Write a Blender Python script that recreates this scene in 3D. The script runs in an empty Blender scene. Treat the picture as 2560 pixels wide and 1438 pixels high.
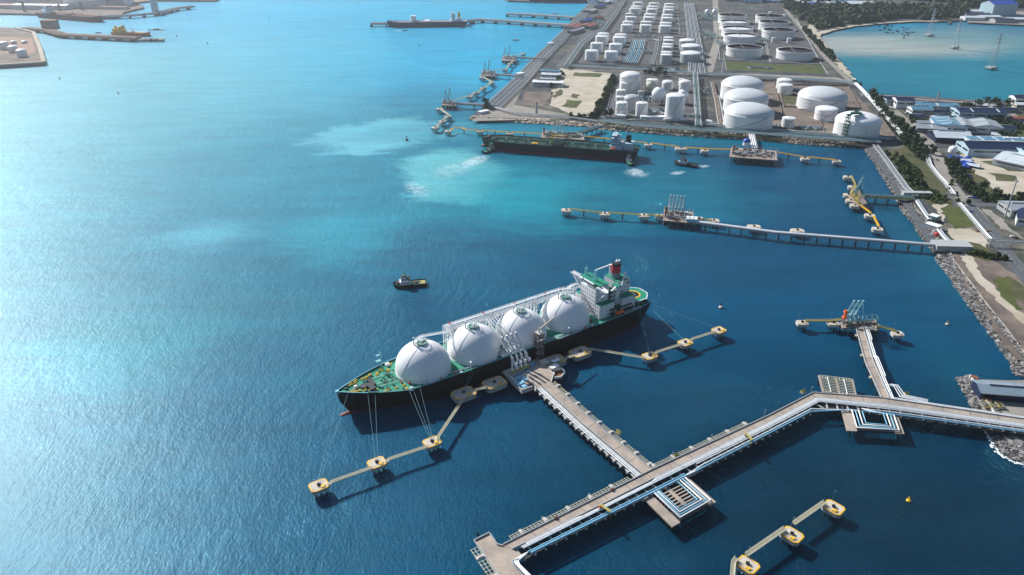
import bpy, bmesh, math, random
import numpy as np
from mathutils import Vector, Matrix, noise
from mathutils.geometry import tessellate_polygon
R = math.radians
random.seed(7)
scene = bpy.context.scene
COL = scene.collection
# ---------------------------------------------------------------- camera: 320 m up, looking down over the harbour
FPX, HORIZON, CAM_H = 1850.0, -230.0, 320.0
TILT = math.atan((719 - HORIZON) / FPX)
CT, ST = math.cos(TILT), math.sin(TILT)
cam_d = bpy.data.cameras.new('camera'); cam = bpy.data.objects.new('camera', cam_d); COL.objects.link(cam)
cam.location = (0, 0, CAM_H); cam.rotation_euler = (math.pi / 2 - TILT, 0, 0)
cam_d.sensor_width = 36; cam_d.lens = 36 * FPX / 2560; cam_d.clip_start = 1; cam_d.clip_end = 60000
scene.camera = cam

def P(u, v, z=0.0):
    """survey point: where the photo's pixel (u, v) meets the level plane at height z"""
    x = (u - 1280) / FPX; y = (719 - v) / FPX
    dy = CT + y * ST; dz = -ST + y * CT
    t = (CAM_H - z) / -dz
    return Vector((x * t, dy * t, z))

def mpp(u, v, z=0.0):
    return (P(u + 1, v, z) - P(u, v, z)).length      # metres across one photo pixel there

# ---------------------------------------------------------------- materials
def nodes_of(name):
    m = bpy.data.materials.new(name); m.use_nodes = True
    nt = m.node_tree; b = nt.nodes['Principled BSDF']
    return m, nt, b

def mat(name, col, rough=.6, metal=0., var=.18, scale=.25, col2=None, streak=0., island=0., bump=0., spec=.4):
    m, nt, b = nodes_of(name); N = nt.nodes.new; L = nt.links.new
    g = N('ShaderNodeNewGeometry')
    n = N('ShaderNodeTexNoise'); n.inputs['Scale'].default_value = scale; n.inputs['Detail'].default_value = 9
    n.inputs['Roughness'].default_value = .72
    L(g.outputs['Position'], n.inputs['Vector'])
    r = N('ShaderNodeValToRGB'); r.color_ramp.elements[0].position = .32; r.color_ramp.elements[1].position = .68
    c = Vector(col); d = Vector(col2) if col2 else c * (1 + var)
    a = c if col2 else c * (1 - var)
    r.color_ramp.elements[0].color = (*a, 1); r.color_ramp.elements[1].color = (*d, 1)
    L(n.outputs['Fac'], r.inputs['Fac']); out = r.outputs['Color']
    if streak:                                          # rain streaks and grime running down
        mp = N('ShaderNodeMapping'); mp.inputs['Scale'].default_value = (1, 1, .06)
        L(g.outputs['Position'], mp.inputs['Vector'])
        n2 = N('ShaderNodeTexNoise'); n2.inputs['Scale'].default_value = .7; n2.inputs['Detail'].default_value = 3
        L(mp.outputs['Vector'], n2.inputs['Vector'])
        mr = N('ShaderNodeMapRange'); mr.inputs[1].default_value = .5; mr.inputs[2].default_value = .75
        mr.inputs[3].default_value = 0; mr.inputs[4].default_value = streak
        L(n2.outputs['Fac'], mr.inputs[0])
        mx = N('ShaderNodeMix'); mx.data_type = 'RGBA'; mx.inputs[7].default_value = (.30, .24, .17, 1)
        L(mr.outputs[0], mx.inputs[0]); L(out, mx.inputs[6]); out = mx.outputs[2]
    if island:
        mr = N('ShaderNodeMapRange'); mr.inputs[3].default_value = 1 - island; mr.inputs[4].default_value = 1 + island
        L(g.outputs['Random Per Island'], mr.inputs[0])
        mx = N('ShaderNodeVectorMath'); mx.operation = 'SCALE'; L(out, mx.inputs[0]); L(mr.outputs[0], mx.inputs['Scale']); out = mx.outputs[0]
    L(out, b.inputs['Base Color'])
    b.inputs['Roughness'].default_value = rough; b.inputs['Metallic'].default_value = metal
    b.inputs['Specular IOR Level'].default_value = spec
    if bump:
        bp = N('ShaderNodeBump'); bp.inputs['Strength'].default_value = bump; bp.inputs['Distance'].default_value = .3
        L(n.outputs['Fac'], bp.inputs['Height']); L(bp.outputs['Normal'], b.inputs['Normal'])
    return m

M = {}
def dm(k, *a, **kw): M[k] = mat(k, *a, **kw)
dm('white_paint', (.82, .83, .83), .45, streak=.30, var=.05)
dm('clean_white', (.87, .88, .89), .34, var=.03, scale=.1)
dm('cover_white', (.88, .89, .90), .30, var=.025, scale=.05, streak=.07)
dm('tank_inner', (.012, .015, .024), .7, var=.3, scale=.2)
dm('tank_grey', (.42, .45, .47), .5, streak=.25, var=.08)
dm('dome_grey', (.62, .65, .67), .42, var=.07, scale=.12, streak=.1)
dm('steel', (.30, .34, .37), .45, .2, var=.12, scale=.8)
dm('pipe_white', (.82, .85, .86), .35, 0., var=.07, scale=.5, streak=.15)
dm('pipe_blue', (.25, .52, .70), .32, 0., var=.08, scale=.5)
dm('pipe_teal', (.13, .235, .25), .4, .1, var=.15, scale=.3)
dm('silver', (.72, .74, .76), .25, .75, var=.06, scale=.4)
dm('concrete', (.48, .395, .325), .85, scale=.09, col2=(.26, .225, .195))
dm('concrete_pale', (.58, .55, .51), .85, var=.15, scale=.3, streak=.2)
dm('concrete_side', (.40, .42, .43), .85, var=.16, scale=.4, streak=.3)
dm('cap_tan', (.56, .50, .42), .85, var=.16, scale=.35)
dm('yellow', (.78, .46, .02), .5, var=.12, scale=.6)
dm('olive_yellow', (.42, .36, .10), .55, var=.2, scale=.4)
dm('orange', (.80, .14, .02), .45, var=.1)
dm('dark_steel', (.03, .035, .04), .6, var=.3, scale=.6)
dm('pile_dark', (.035, .035, .035), .7, var=.4, scale=.5)
dm('frame_tan', (.52, .49, .36), .6, var=.12, scale=.6)
dm('hull_black', (.004, .0045, .006), .5, var=.25, scale=.12)
dm('hull_navy', (.012, .02, .06), .45, var=.2, scale=.1)
dm('arm_teal', (.30, .55, .60), .4, var=.1)
dm('arm_pale', (.52, .60, .62), .4, var=.1)
dm('roof_slate', (.20, .27, .33), .55, var=.15, scale=.2, streak=.15)
dm('hull_red', (.14, .022, .024), .55, var=.2, scale=.2)
dm('deck_green', (.008, .21, .12), .6, scale=.35, col2=(.018, .30, .19))
dm('deck_dark_green', (.009, .075, .062), .6, var=.35, scale=.2)
dm('helideck_green', (.01, .24, .15), .6, var=.08)
dm('bow_turquoise', (.20, .52, .60), .5, var=.1)
dm('funnel_red', (.60, .03, .05), .4, var=.08)
dm('funnel_grey', (.34, .37, .40), .5, var=.08)
dm('glass_dark', (.02, .025, .035), .15, var=.2, spec=.6)
dm('black', (.012, .012, .014), .5, var=.2)
dm('rope', (.20, .36, .38), .8, var=.1)
dm('rust', (.20, .085, .045), .8, var=.35, scale=.5)
dm('brown_struct', (.27, .19, .15), .8, var=.35, scale=.4)
dm('red', (.55, .03, .03), .5, var=.1)
dm('blue_paint', (.02, .08, .42), .45, var=.15)
dm('blue_tarp', (.015, .06, .38), .55, var=.25, scale=.5)
dm('roof_blue', (.10, .25, .36), .45, var=.15, scale=.15)
dm('roof_navy', (.010, .02, .06), .40, var=.3, scale=.12)
dm('roof_grey', (.30, .34, .38), .55, var=.2, scale=.12, streak=.15)
dm('roof_pale', (.58, .64, .68), .5, var=.1, scale=.15)
dm('roof_red', (.26, .07, .06), .7, var=.25, scale=.2)
dm('roof_skylight', (.55, .62, .64), .4, var=.1)
dm('wall_white', (.70, .73, .75), .6, var=.1, scale=.2, streak=.2)
dm('wall_blue', (.38, .52, .60), .6, var=.12, scale=.2, streak=.15)
dm('wall_grey', (.34, .36, .37), .7, var=.15, scale=.2, streak=.2)
dm('wall_cream', (.56, .52, .44), .7, var=.15, scale=.2)
dm('asphalt', (.10, .11, .12), .9, var=.2, scale=.08)
dm('road_pale', (.34, .31, .27), .9, scale=.03, col2=(.20, .19, .175))
dm('sand', (.56, .51, .43), .95, scale=.03, col2=(.36, .31, .22))
dm('soil', (.07, .062, .058), .95, scale=.03, col2=(.26, .20, .16))
dm('bund_floor', (.038, .044, .052), .95, scale=.05, col2=(.135, .13, .125))
dm('grass_green', (.030, .055, .010), .95, scale=.035, col2=(.10, .11, .025))
dm('scrub', (.026, .045, .012), .95, scale=.05, col2=(.115, .105, .045))
dm('leaf_dark', (.016, .034, .012), .8, scale=.22, col2=(.040, .072, .020), island=.35)
dm('leaf_mid', (.035, .065, .016), .8, scale=.22, col2=(.075, .11, .025), island=.35)
dm('bark', (.10, .075, .05), .9, var=.3)
dm('rock', (.20, .195, .19), .9, var=.3, scale=.5, island=.7)
dm('rock_pale', (.48, .40, .33), .9, var=.2, scale=.4, island=.45)
dm('line_white', (.80, .80, .80), .7, var=.1)
dm('sea_wall', (.42, .38, .33), .9, var=.2, scale=.2)
dm('wave_foam', (.75, .85, .87), .9, var=.1)

# ---------------------------------------------------------------- mesh builder
class MB:
    def __init__(s): s.v = []; s.f = []; s.mi = []; s.sm = []; s.k = 0; s.smooth = False
    def add(s, vs, fs):
        o = len(s.v); s.v.extend([tuple(p) for p in vs])
        for f in fs: s.f.append([i + o for i in f]); s.mi.append(s.k); s.sm.append(s.smooth)
        return s
    def box(s, c, d, rz=0., taper=1.):
        cx, cy, cz = c; a, b, h = d[0] / 2, d[1] / 2, d[2] / 2; co, si = math.cos(rz), math.sin(rz); vs = []
        for z, k in ((-h, 1), (h, taper)):
            for x, y in ((-a, -b), (a, -b), (a, b), (-a, b)):
                x *= k; y *= k; vs.append((cx + x * co - y * si, cy + x * si + y * co, cz + z))
        return s.add(vs, [(3, 2, 1, 0), (4, 5, 6, 7), (0, 1, 5, 4), (1, 2, 6, 5), (2, 3, 7, 6), (3, 0, 4, 7)])
    def bar(s, p, q, w, h=None):
        p = Vector(p); q = Vector(q); h = h or w; d = q - p
        if d.length < 1e-6: return s
        d.normalize(); up = Vector((0, 0, 1)) if abs(d.z) < .98 else Vector((1, 0, 0))
        x = d.cross(up).normalized() * w / 2; y = x.cross(d).normalized() * h / 2
        vs = [p - x - y, p + x - y, p + x + y, p - x + y, q - x - y, q + x - y, q + x + y, q - x + y]
        return s.add(vs, [(0, 1, 2, 3), (7, 6, 5, 4), (0, 4, 5, 1), (1, 5, 6, 2), (2, 6, 7, 3), (3, 7, 4, 0)])
    def tube(s, pts, r, n=6, cap=True):
        pts = [Vector(p) for p in pts]; rs = r if isinstance(r, (list, tuple)) else [r] * len(pts); rings = []; prev = None
        for i, p in enumerate(pts):
            a = (pts[i] - pts[i - 1]).normalized() if i else (pts[1] - pts[0]).normalized()
            b = (pts[i + 1] - pts[i]).normalized() if i < len(pts) - 1 else a
            t = (a + b); t = t.normalized() if t.length > 1e-4 else a
            k = 1 / max(.45, math.sqrt(max(.05, (1 + a.dot(b)) / 2)))
            up = Vector((0, 0, 1)) if abs(t.z) < .95 else Vector((1, 0, 0))
            x = t.cross(up).normalized(); y = x.cross(t).normalized()
            rings.append([p + (x * math.cos(2 * math.pi * j / n) * k + y * math.sin(2 * math.pi * j / n)) * rs[i] for j in range(n)])
        vs = [q for ring in rings for q in ring]; fs = []
        for i in range(len(pts) - 1):
            for j in range(n): fs.append((i * n + j, i * n + (j + 1) % n, (i + 1) * n + (j + 1) % n, (i + 1) * n + j))
        sm = s.smooth; s.smooth = n > 4; s.add(vs, fs); s.smooth = False
        if cap: s.add(rings[0], [tuple(range(n))]); s.add(rings[-1], [tuple(reversed(range(n)))])
        s.smooth = sm; return s
    def cyl(s, c, r, h, n=16, r2=None, cap=True):
        return s.lathe([(r, 0), (r2 if r2 is not None else r, h)], n, c, captop=cap)
    def lathe(s, prof, n, c=(0, 0, 0), captop=True, smooth=True, ph=0.):
        cx, cy, cz = c; vs = []; fs = []
        for r, z in prof:
            for j in range(n): a = ph + 2 * math.pi * j / n; vs.append((cx + r * math.cos(a), cy + r * math.sin(a), cz + z))
        for i in range(len(prof) - 1):
            for j in range(n): fs.append((i * n + j, i * n + (j + 1) % n, (i + 1) * n + (j + 1) % n, (i + 1) * n + j))
        sm = s.smooth; s.smooth = smooth; s.add(vs, fs); s.smooth = False
        if captop and prof[-1][0] > 1e-3: s.add(vs[-n:], [tuple(range(n))])
        s.smooth = sm; return s
    def prism(s, poly, z0, z1):
        n = len(poly); A = sum(poly[i][0] * poly[(i + 1) % n][1] - poly[(i + 1) % n][0] * poly[i][1] for i in range(n))
        if A < 0: poly = poly[::-1]
        lo = [(p[0], p[1], z0) for p in poly]; hi = [(p[0], p[1], z1) for p in poly]
        tri = tessellate_polygon([[Vector(p) for p in hi]]); fs = []
        for t in tri:
            a, b, c = (Vector(hi[i]) for i in t)
            t = t if (b - a).cross(c - a).z > 0 else t[::-1]
            fs.append(tuple(n + i for i in t)); fs.append(tuple(t[::-1]))
        for i in range(n): j = (i + 1) % n; fs.append((i, j, n + j, n + i))
        return s.add(lo + hi, fs)
    def sheet(s, poly, z):
        n = len(poly); vs = [(p[0], p[1], z) for p in poly]; fs = []
        for t in tessellate_polygon([[Vector(p) for p in vs]]):
            a, b, c = (Vector(vs[i]) for i in t); fs.append(tuple(t) if (b - a).cross(c - a).z > 0 else tuple(t[::-1]))
        return s.add(vs, fs)
    def strip(s, A, B):
        n = len(A); vs = list(A) + list(B)
        return s.add(vs, [(i, i + 1, n + i + 1, n + i) for i in range(n - 1)])
    def build(s, name, mats, parent=None, world=False):
        me = bpy.data.meshes.new(name); vs = s.v
        if world and parent is not None:
            root = parent
            while root.parent: root = root.parent
            ox, oy, oz = root.location; c, si = math.cos(-root.rotation_euler.z), math.sin(-root.rotation_euler.z)
            vs = [((x - ox) * c - (y - oy) * si, (x - ox) * si + (y - oy) * c, z - oz) for x, y, z in vs]
        me.from_pydata(vs, [], s.f)
        if not isinstance(mats, (list, tuple)): mats = [mats]
        for m in mats: me.materials.append(M[m] if isinstance(m, str) else m)
        me.polygons.foreach_set('material_index', s.mi); me.polygons.foreach_set('use_smooth', s.sm); me.update()
        o = bpy.data.objects.new(name, me); COL.objects.link(o)
        if parent is not None: o.parent = parent
        return o

def tag(o, label=None, cat=None, group=None, kind=None):
    if label: o['label'] = label
    if cat: o['category'] = cat
    if group: o['group'] = group
    if kind: o['kind'] = kind
    return o
def thing(name, label, cat, loc=(0, 0, 0), rz=0., group=None):
    o = bpy.data.objects.new(name, None); COL.objects.link(o); o.empty_display_size = .5
    o.location = loc; o.rotation_euler = (0, 0, rz); return tag(o, label, cat, group)
KIDS = {}
def dup(root, loc, rz, label, group=None, scale=None):
    r = root.copy(); COL.objects.link(r); r.location = loc; r.rotation_euler = (0, 0, rz); r['label'] = label
    if group: r['group'] = group
    if scale: r.scale = scale
    if root.name not in KIDS: KIDS[root.name] = [(c, list(c.children)) for c in root.children]
    for c, gs in KIDS[root.name]:
        k = c.copy(); COL.objects.link(k); k.parent = r
        for g in gs: q = g.copy(); COL.objects.link(q); q.parent = k
    return r
def struct(o): o['kind'] = 'structure'; return o
def lerp(a, b, t): return a + (b - a) * t
def along(pts, step):
    """points and headings every `step` metres along a polyline"""
    out = []; carry = 0.
    for a, b in zip(pts[:-1], pts[1:]):
        d = (b - a); L = d.length
        if L < 1e-6: continue
        h = math.atan2(d.y, d.x); t = carry
        while t < L: out.append((a + d * (t / L), h)); t += step
        carry = t - L
    return out
def offset(pts, d):
    """level polyline moved sideways by d metres (left of travel positive)"""
    out = []
    for i, p in enumerate(pts):
        a = (pts[i] - pts[i - 1]) if i else (pts[1] - pts[0]); b = (pts[i + 1] - pts[i]) if i < len(pts) - 1 else a
        a = Vector((a.x, a.y, 0)).normalized(); b = Vector((b.x, b.y, 0)).normalized()
        na = Vector((-a.y, a.x, 0)); nb = Vector((-b.y, b.x, 0)); n = (na + nb).normalized(); k = 1 / max(.5, n.dot(na))
        out.append(p + n * d * k)
    return out
# ================================================================ daylight: sun from the far left, behind the view's left edge
SUN_AZ, SUN_EL = R(-44), R(36)
w = bpy.data.worlds.new('World'); scene.world = w; w.use_nodes = True
sky = w.node_tree.nodes.new('ShaderNodeTexSky'); sky.sky_type = 'NISHITA'; sky.sun_disc = False
sky.sun_elevation = SUN_EL; sky.sun_rotation = SUN_AZ; sky.air_density = 1.2; sky.dust_density = 1.2; sky.ozone_density = 4.
w.node_tree.links.new(sky.outputs[0], w.node_tree.nodes['Background'].inputs[0])
w.node_tree.nodes['Background'].inputs[1].default_value = .066
sd = bpy.data.lights.new('sun', 'SUN'); sun = bpy.data.objects.new('sun', sd); COL.objects.link(sun)
sd.energy = 5.0; sd.angle = R(.5); sd.color = (1., .975, .94)
sv = Vector((math.sin(SUN_AZ) * math.cos(SUN_EL), math.cos(SUN_AZ) * math.cos(SUN_EL), math.sin(SUN_EL)))
sun.rotation_euler = sv.to_track_quat('Z', 'Y').to_euler()
scene.view_settings.view_transform = 'Standard'; scene.view_settings.look = 'None'; scene.view_settings.exposure = .38; scene.view_settings.gamma = 1
scene.cycles.max_bounces = 6; scene.cycles.diffuse_bounces = 2; scene.cycles.glossy_bounces = 3; scene.cycles.caustics_reflective = False
scene.cycles.sample_clamp_direct = 0; scene.cycles.sample_clamp_indirect = 4

# ================================================================ sea
def sea_material():
    m, nt, b = nodes_of('sea_water'); N = nt.nodes.new; L = nt.links.new
    g = N('ShaderNodeNewGeometry'); pos = g.outputs['Position']
    wn = N('ShaderNodeTexNoise'); wn.inputs['Scale'].default_value = .0035; wn.inputs['Detail'].default_value = 7; wn.inputs['Roughness'].default_value = .62
    L(pos, wn.inputs['Vector'])
    sb = N('ShaderNodeVectorMath'); sb.operation = 'SUBTRACT'; sb.inputs[1].default_value = (.5, .5, .5); L(wn.outputs['Color'], sb.inputs[0])
    sc = N('ShaderNodeVectorMath'); sc.operation = 'SCALE'; sc.inputs['Scale'].default_value = 1.; L(sb.outputs[0], sc.inputs[0])
    rg = N('ShaderNodeTexNoise'); rg.inputs['Scale'].default_value = .016; rg.inputs['Detail'].default_value = 9; rg.inputs['Roughness'].default_value = .68; rg.inputs['Distortion'].default_value = .8
    rmp = N('ShaderNodeMapping'); rmp.inputs['Scale'].default_value = (.42, 1, 1); rmp.inputs['Rotation'].default_value = (0, 0, R(-14)); L(pos, rmp.inputs['Vector']); L(rmp.outputs[0], rg.inputs['Vector'])
    def blob(u, v, du, dv, soft=.8, warp=1.0, rot=0., rag=0., world=None):
        c = P(u, v); ex = du * mpp(u, v); ey = max(8., (P(u, v - dv) - P(u, v + dv)).length / 2)
        if world: c = Vector((world[0], world[1], 0)); ex, ey = world[2:]
        wv = N('ShaderNodeVectorMath'); wv.operation = 'MULTIPLY'; wv.inputs[1].default_value = (ex * warp * 2.2, ey * warp * 2.2, 0)
        L(sb.outputs[0], wv.inputs[0])
        ad = N('ShaderNodeVectorMath'); ad.operation = 'ADD'; L(pos, ad.inputs[0]); L(wv.outputs[0], ad.inputs[1])
        mp = N('ShaderNodeMapping'); mp.vector_type = 'TEXTURE'; mp.inputs['Location'].default_value = (c.x, c.y, 0)
        mp.inputs['Rotation'].default_value = (0, 0, rot); mp.inputs['Scale'].default_value = (ex, ey, 1)
        L(ad.outputs[0], mp.inputs['Vector'])
        ml = N('ShaderNodeVectorMath'); ml.operation = 'MULTIPLY'; ml.inputs[1].default_value = (1, 1, 0); L(mp.outputs[0], ml.inputs[0])
        ln = N('ShaderNodeVectorMath'); ln.operation = 'LENGTH'; L(ml.outputs[0], ln.inputs[0])
        mr = N('ShaderNodeMapRange'); mr.interpolation_type = 'SMOOTHSTEP'
        mr.inputs[1].default_value = 1 + soft; mr.inputs[2].default_value = max(0, 1 - soft)
        dist = ln.outputs['Value']
        if rag:
            ma = N('ShaderNodeMath'); ma.operation = 'MULTIPLY_ADD'; ma.inputs[1].default_value = rag; ma.inputs[2].default_value = -rag * .5; L(rg.outputs['Fac'], ma.inputs[0])
            mb_ = N('ShaderNodeMath'); mb_.operation = 'ADD'; L(dist, mb_.inputs[0]); L(ma.outputs[0], mb_.inputs[1]); dist = mb_.outputs[0]
        L(dist, mr.inputs[0]); return mr.outputs[0]
    col = None
    def layer(fac, c, k=1.):
        nonlocal col
        mx = N('ShaderNodeMix'); mx.data_type = 'RGBA'; mx.inputs[7].default_value = (*c, 1)
        if col is None: mx.inputs[6].default_value = (*c, 1)
        else: L(col, mx.inputs[6])
        q = N('ShaderNodeMath'); q.operation = 'MULTIPLY'; q.inputs[1].default_value = k; L(fac, q.inputs[0]); L(q.outputs[0], mx.inputs[0]); col = mx.outputs[2]
    DEEP = (.0001, .062, .132)
    layer(wn.outputs['Fac'], DEEP)
    # depth and sediment of the water; some colours also hold reflection, glow and vignette
    layer(blob(900, 20, 1200, 70, .9, .5, 0, .5), (.002, .40, .66), 1.)  # far cyan shallows, sky reflection put into the colour of both layers
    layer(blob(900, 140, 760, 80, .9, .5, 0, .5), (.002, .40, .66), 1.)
    layer(blob(120, 430, 620, 260, 1., .5, 0, .9), (.015, .23, .31), .85)     # shelf off the west side
    layer(blob(60, 220, 620, 130, 1., .5, 0, .8), (.10, .40, .48), .95)      # open water with the far left glow put into its colour
    layer(blob(2250, 1330, 900, 420, 1., .4), (.0001, .013, .029), .96)       # dredged basin behind the jetties, dark vignette put into its colour
    layer(blob(1900, 640, 420, 110, 1., .6), (.0001, .050, .115), .8)
    layer(blob(330, 850, 190, 100, .7, .9, 0, 2.2), (.004, .22, .29), .85)
    layer(blob(560, 770, 200, 110, 1., .9, 0, 2.), (.004, .12, .18), .6)
    layer(blob(1000, 390, 420, 130, 1., .9, 0, 1.6), (.004, .20, .29), .8)
    layer(blob(960, 338, 170, 36, .3, .9, R(8), 2.2), (.16, .52, .62), .8)
    layer(blob(1125, 430, 125, 52, .3, .9, R(20), 2.2), (.13, .48, .52), .9)
    layer(blob(1320, 485, 190, 64, .8, .9, 0, 2.), (.004, .27, .34), .9)
    layer(blob(860, 580, 120, 60, .8, .9, 0, 2.2), (.010, .25, .34), .85)
    layer(blob(530, 592, 90, 28, .7, .9, 0, 2.), (.06, .32, .42), .75)
    layer(blob(1640, 330, 620, 30, .8, .5), (.002, .20, .29), .85)
    layer(blob(1660, 470, 200, 66, .7, 1., 0, 1.5), (.003, .15, .22), .75)
    layer(blob(2370, 640, 90, 120, .9, .8), (.003, .10, .16), .7)
    layer(blob(2420, 950, 70, 90, .9, .8), (.002, .07, .12), .7)
    layer(blob(2380, 160, 420, 84, .35, .2), (.003, .19, .26), 1.)       # lagoon
    layer(blob(2220, 112, 250, 26, .45, .5, 0, .6), (.40, .44, .40), 1.)         # sand bar under the lagoon
    layer(blob(2440, 95, 190, 26, .8, .6, 0, .6), (.20, .34, .34), .8)
    st = N('ShaderNodeTexNoise'); st.inputs['Scale'].default_value = .03; st.inputs['Detail'].default_value = 7; st.inputs['Roughness'].default_value = .7
    smp = N('ShaderNodeMapping'); smp.inputs['Scale'].default_value = (.22, 1, 1); smp.inputs['Rotation'].default_value = (0, 0, R(-8)); L(pos, smp.inputs['Vector']); L(smp.outputs[0], st.inputs['Vector'])
    smr = N('ShaderNodeMapRange'); smr.inputs[1].default_value = .3; smr.inputs[2].default_value = .7; smr.inputs[3].default_value = .80; smr.inputs[4].default_value = 1.22; L(st.outputs['Fac'], smr.inputs[0])
    ssc = N('ShaderNodeVectorMath'); ssc.operation = 'SCALE'; L(col, ssc.inputs[0]); L(smr.outputs[0], ssc.inputs['Scale']); col = ssc.outputs[0]
    # wash and foam of the tugs
    fn = N('ShaderNodeTexNoise'); fn.inputs['Scale'].default_value = .10; fn.inputs['Detail'].default_value = 8; fn.inputs['Roughness'].default_value = .72
    fn.inputs['Distortion'].default_value = 2.2
    fmp = N('ShaderNodeMapping'); fmp.inputs['Scale'].default_value = (.6, 1, 1); fmp.inputs['Rotation'].default_value = (0, 0, R(-20)); L(pos, fmp.inputs['Vector']); L(fmp.outputs[0], fn.inputs['Vector'])
    rd = N('ShaderNodeMath'); rd.operation = 'SUBTRACT'; rd.inputs[1].default_value = .5; L(fn.outputs['Fac'], rd.inputs[0])
    ab = N('ShaderNodeMath'); ab.operation = 'ABSOLUTE'; L(rd.outputs[0], ab.inputs[0])       # foam lies in thin curling ridges
    rdg = N('ShaderNodeMapRange'); rdg.inputs[1].default_value = .11; rdg.inputs[2].default_value = 0.; L(ab.outputs[0], rdg.inputs[0])
    def foam(p0, p1, w_, lo, k, soft=.8):
        a, e = P(*p0), P(*p1); c = (a + e) / 2; d = e - a
        bl = blob(0, 0, 0, 0, soft, .5, math.atan2(d.y, d.x), .9, (c.x, c.y, d.length / 2, w_))
        ad = N('ShaderNodeMath'); ad.operation = 'MULTIPLY_ADD'; ad.inputs[1].default_value = 1.; L(bl, ad.inputs[0]); L(rdg.outputs[0], ad.inputs[2])
        mr = N('ShaderNodeMapRange'); mr.inputs[1].default_value = lo; mr.inputs[2].default_value = lo + .5; L(ad.outputs[0], mr.inputs[0])
        layer(mr.outputs[0], (.74, .86, .88), k)
    foam((1222, 388), (1155, 420), 15, 1.38, 1.)
    foam((1195, 395), (1075, 455), 34, 1.62, .9)
    foam((1008, 450), (1062, 492), 18, 1.45, .8)
    foam((1550, 438), (1632, 432), 24, 1.5, 1.)
    foam((1576, 418), (1602, 442), 14, 1.42, 1.)
    foam((1668, 438), (1716, 428), 9, 1.45, .95)
    foam((1738, 420), (1778, 412), 8, 1.45, .95)
    foam((985, 77), (1006, 77), 8, 1.1, .9)
    L(col, b.inputs['Base Color'])
    b.inputs['IOR'].default_value = 1.33; b.inputs['Roughness'].default_value = .42; b.inputs['Specular IOR Level'].default_value = .32; b.inputs['Specular Tint'].default_value = (.06, .68, 1., 1)
    pass
    # ripples, chop and swell
    def nz(scale, sx, sy, det, rot):
        mp = N('ShaderNodeMapping'); mp.inputs['Scale'].default_value = (sx, sy, 1); mp.inputs['Rotation'].default_value = (0, 0, rot)
        L(pos, mp.inputs['Vector']); n = N('ShaderNodeTexNoise'); n.inputs['Scale'].default_value = scale; n.inputs['Detail'].default_value = det
        n.inputs['Roughness'].default_value = .6; L(mp.outputs[0], n.inputs['Vector']); return n.outputs['Fac']
    h1 = nz(.62, 1., .5, 3, R(28)); h2 = nz(.14, 1., .5, 2, R(-12)); h3 = nz(.022, 1, .5, 3, R(15))
    m1 = N('ShaderNodeMath'); m1.operation = 'MULTIPLY_ADD'; m1.inputs[1].default_value = 1.4; L(h2, m1.inputs[0]); L(h1, m1.inputs[2])
    m2 = N('ShaderNodeMath'); m2.operation = 'MULTIPLY_ADD'; m2.inputs[1].default_value = 2.5; L(h3, m2.inputs[0]); L(m1.outputs[0], m2.inputs[2])
    bp = N('ShaderNodeBump'); bp.inputs['Strength'].default_value = .95; bp.inputs['Distance'].default_value = 1.0
    pn = N('ShaderNodeTexNoise'); pn.inputs['Scale'].default_value = .008; pn.inputs['Detail'].default_value = 5; pn.inputs['Roughness'].default_value = .6
    pmp = N('ShaderNodeMapping'); pmp.inputs['Scale'].default_value = (.35, 1, 1); pmp.inputs['Rotation'].default_value = (0, 0, R(-25)); L(pos, pmp.inputs['Vector']); L(pmp.outputs[0], pn.inputs['Vector'])
    pr_ = N('ShaderNodeMapRange'); pr_.inputs[1].default_value = .36; pr_.inputs[2].default_value = .64; pr_.inputs[3].default_value = .5; pr_.inputs[4].default_value = 3.0; L(pn.outputs['Fac'], pr_.inputs[0])
    L(pr_.outputs[0], bp.inputs['Strength'])
    L(m2.outputs[0], bp.inputs['Height']); gl_ = N('ShaderNodeBsdfGlossy'); gl_.inputs['Color'].default_value = (.28, .78, 1., 1); gl_.inputs['Roughness'].default_value = .06; L(bp.outputs['Normal'], gl_.inputs['Normal'])
    fr = N('ShaderNodeFresnel'); fr.inputs['IOR'].default_value = 1.33; L(bp.outputs['Normal'], fr.inputs['Normal'])
    fk = N('ShaderNodeMath'); fk.operation = 'MULTIPLY'; fk.inputs[1].default_value = .5; L(fr.outputs[0], fk.inputs[0])
    ms = N('ShaderNodeMixShader'); L(fk.outputs[0], ms.inputs[0]); L(b.outputs[0], ms.inputs[1]); L(gl_.outputs[0], ms.inputs[2]); L(ms.outputs[0], nt.nodes['Material Output'].inputs['Surface'])
    bp2 = N('ShaderNodeBump'); bp2.inputs['Strength'].default_value = .22; bp2.inputs['Distance'].default_value = 1.0
    L(m2.outputs[0], bp2.inputs['Height']); L(bp2.outputs['Normal'], b.inputs['Normal'])
    return m
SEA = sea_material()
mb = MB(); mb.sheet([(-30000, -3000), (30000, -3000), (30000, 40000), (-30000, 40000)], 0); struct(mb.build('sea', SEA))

# ================================================================ air: a closed box of thin even haze, added for the far left glow
hz_m = bpy.data.materials.new('haze_air'); hz_m.use_nodes = True; nt = hz_m.node_tree; nt.nodes.remove(nt.nodes['Principled BSDF'])
pv = nt.nodes.new('ShaderNodeVolumePrincipled'); pv.inputs['Color'].default_value = (.86, .94, 1., 1); HAZE = .00006; pv.inputs['Density'].default_value = HAZE; pv.inputs['Anisotropy'].default_value = .60
nt.links.new(pv.outputs[0], nt.nodes['Material Output'].inputs['Volume'])
mb = MB(); mb.box((0, 7000, 170), (15000, 18000, 350)); o = mb.build('haze', hz_m); tag(o, 'thin even haze added over the bay for the glow at the far left', 'haze', kind='stuff')
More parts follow.
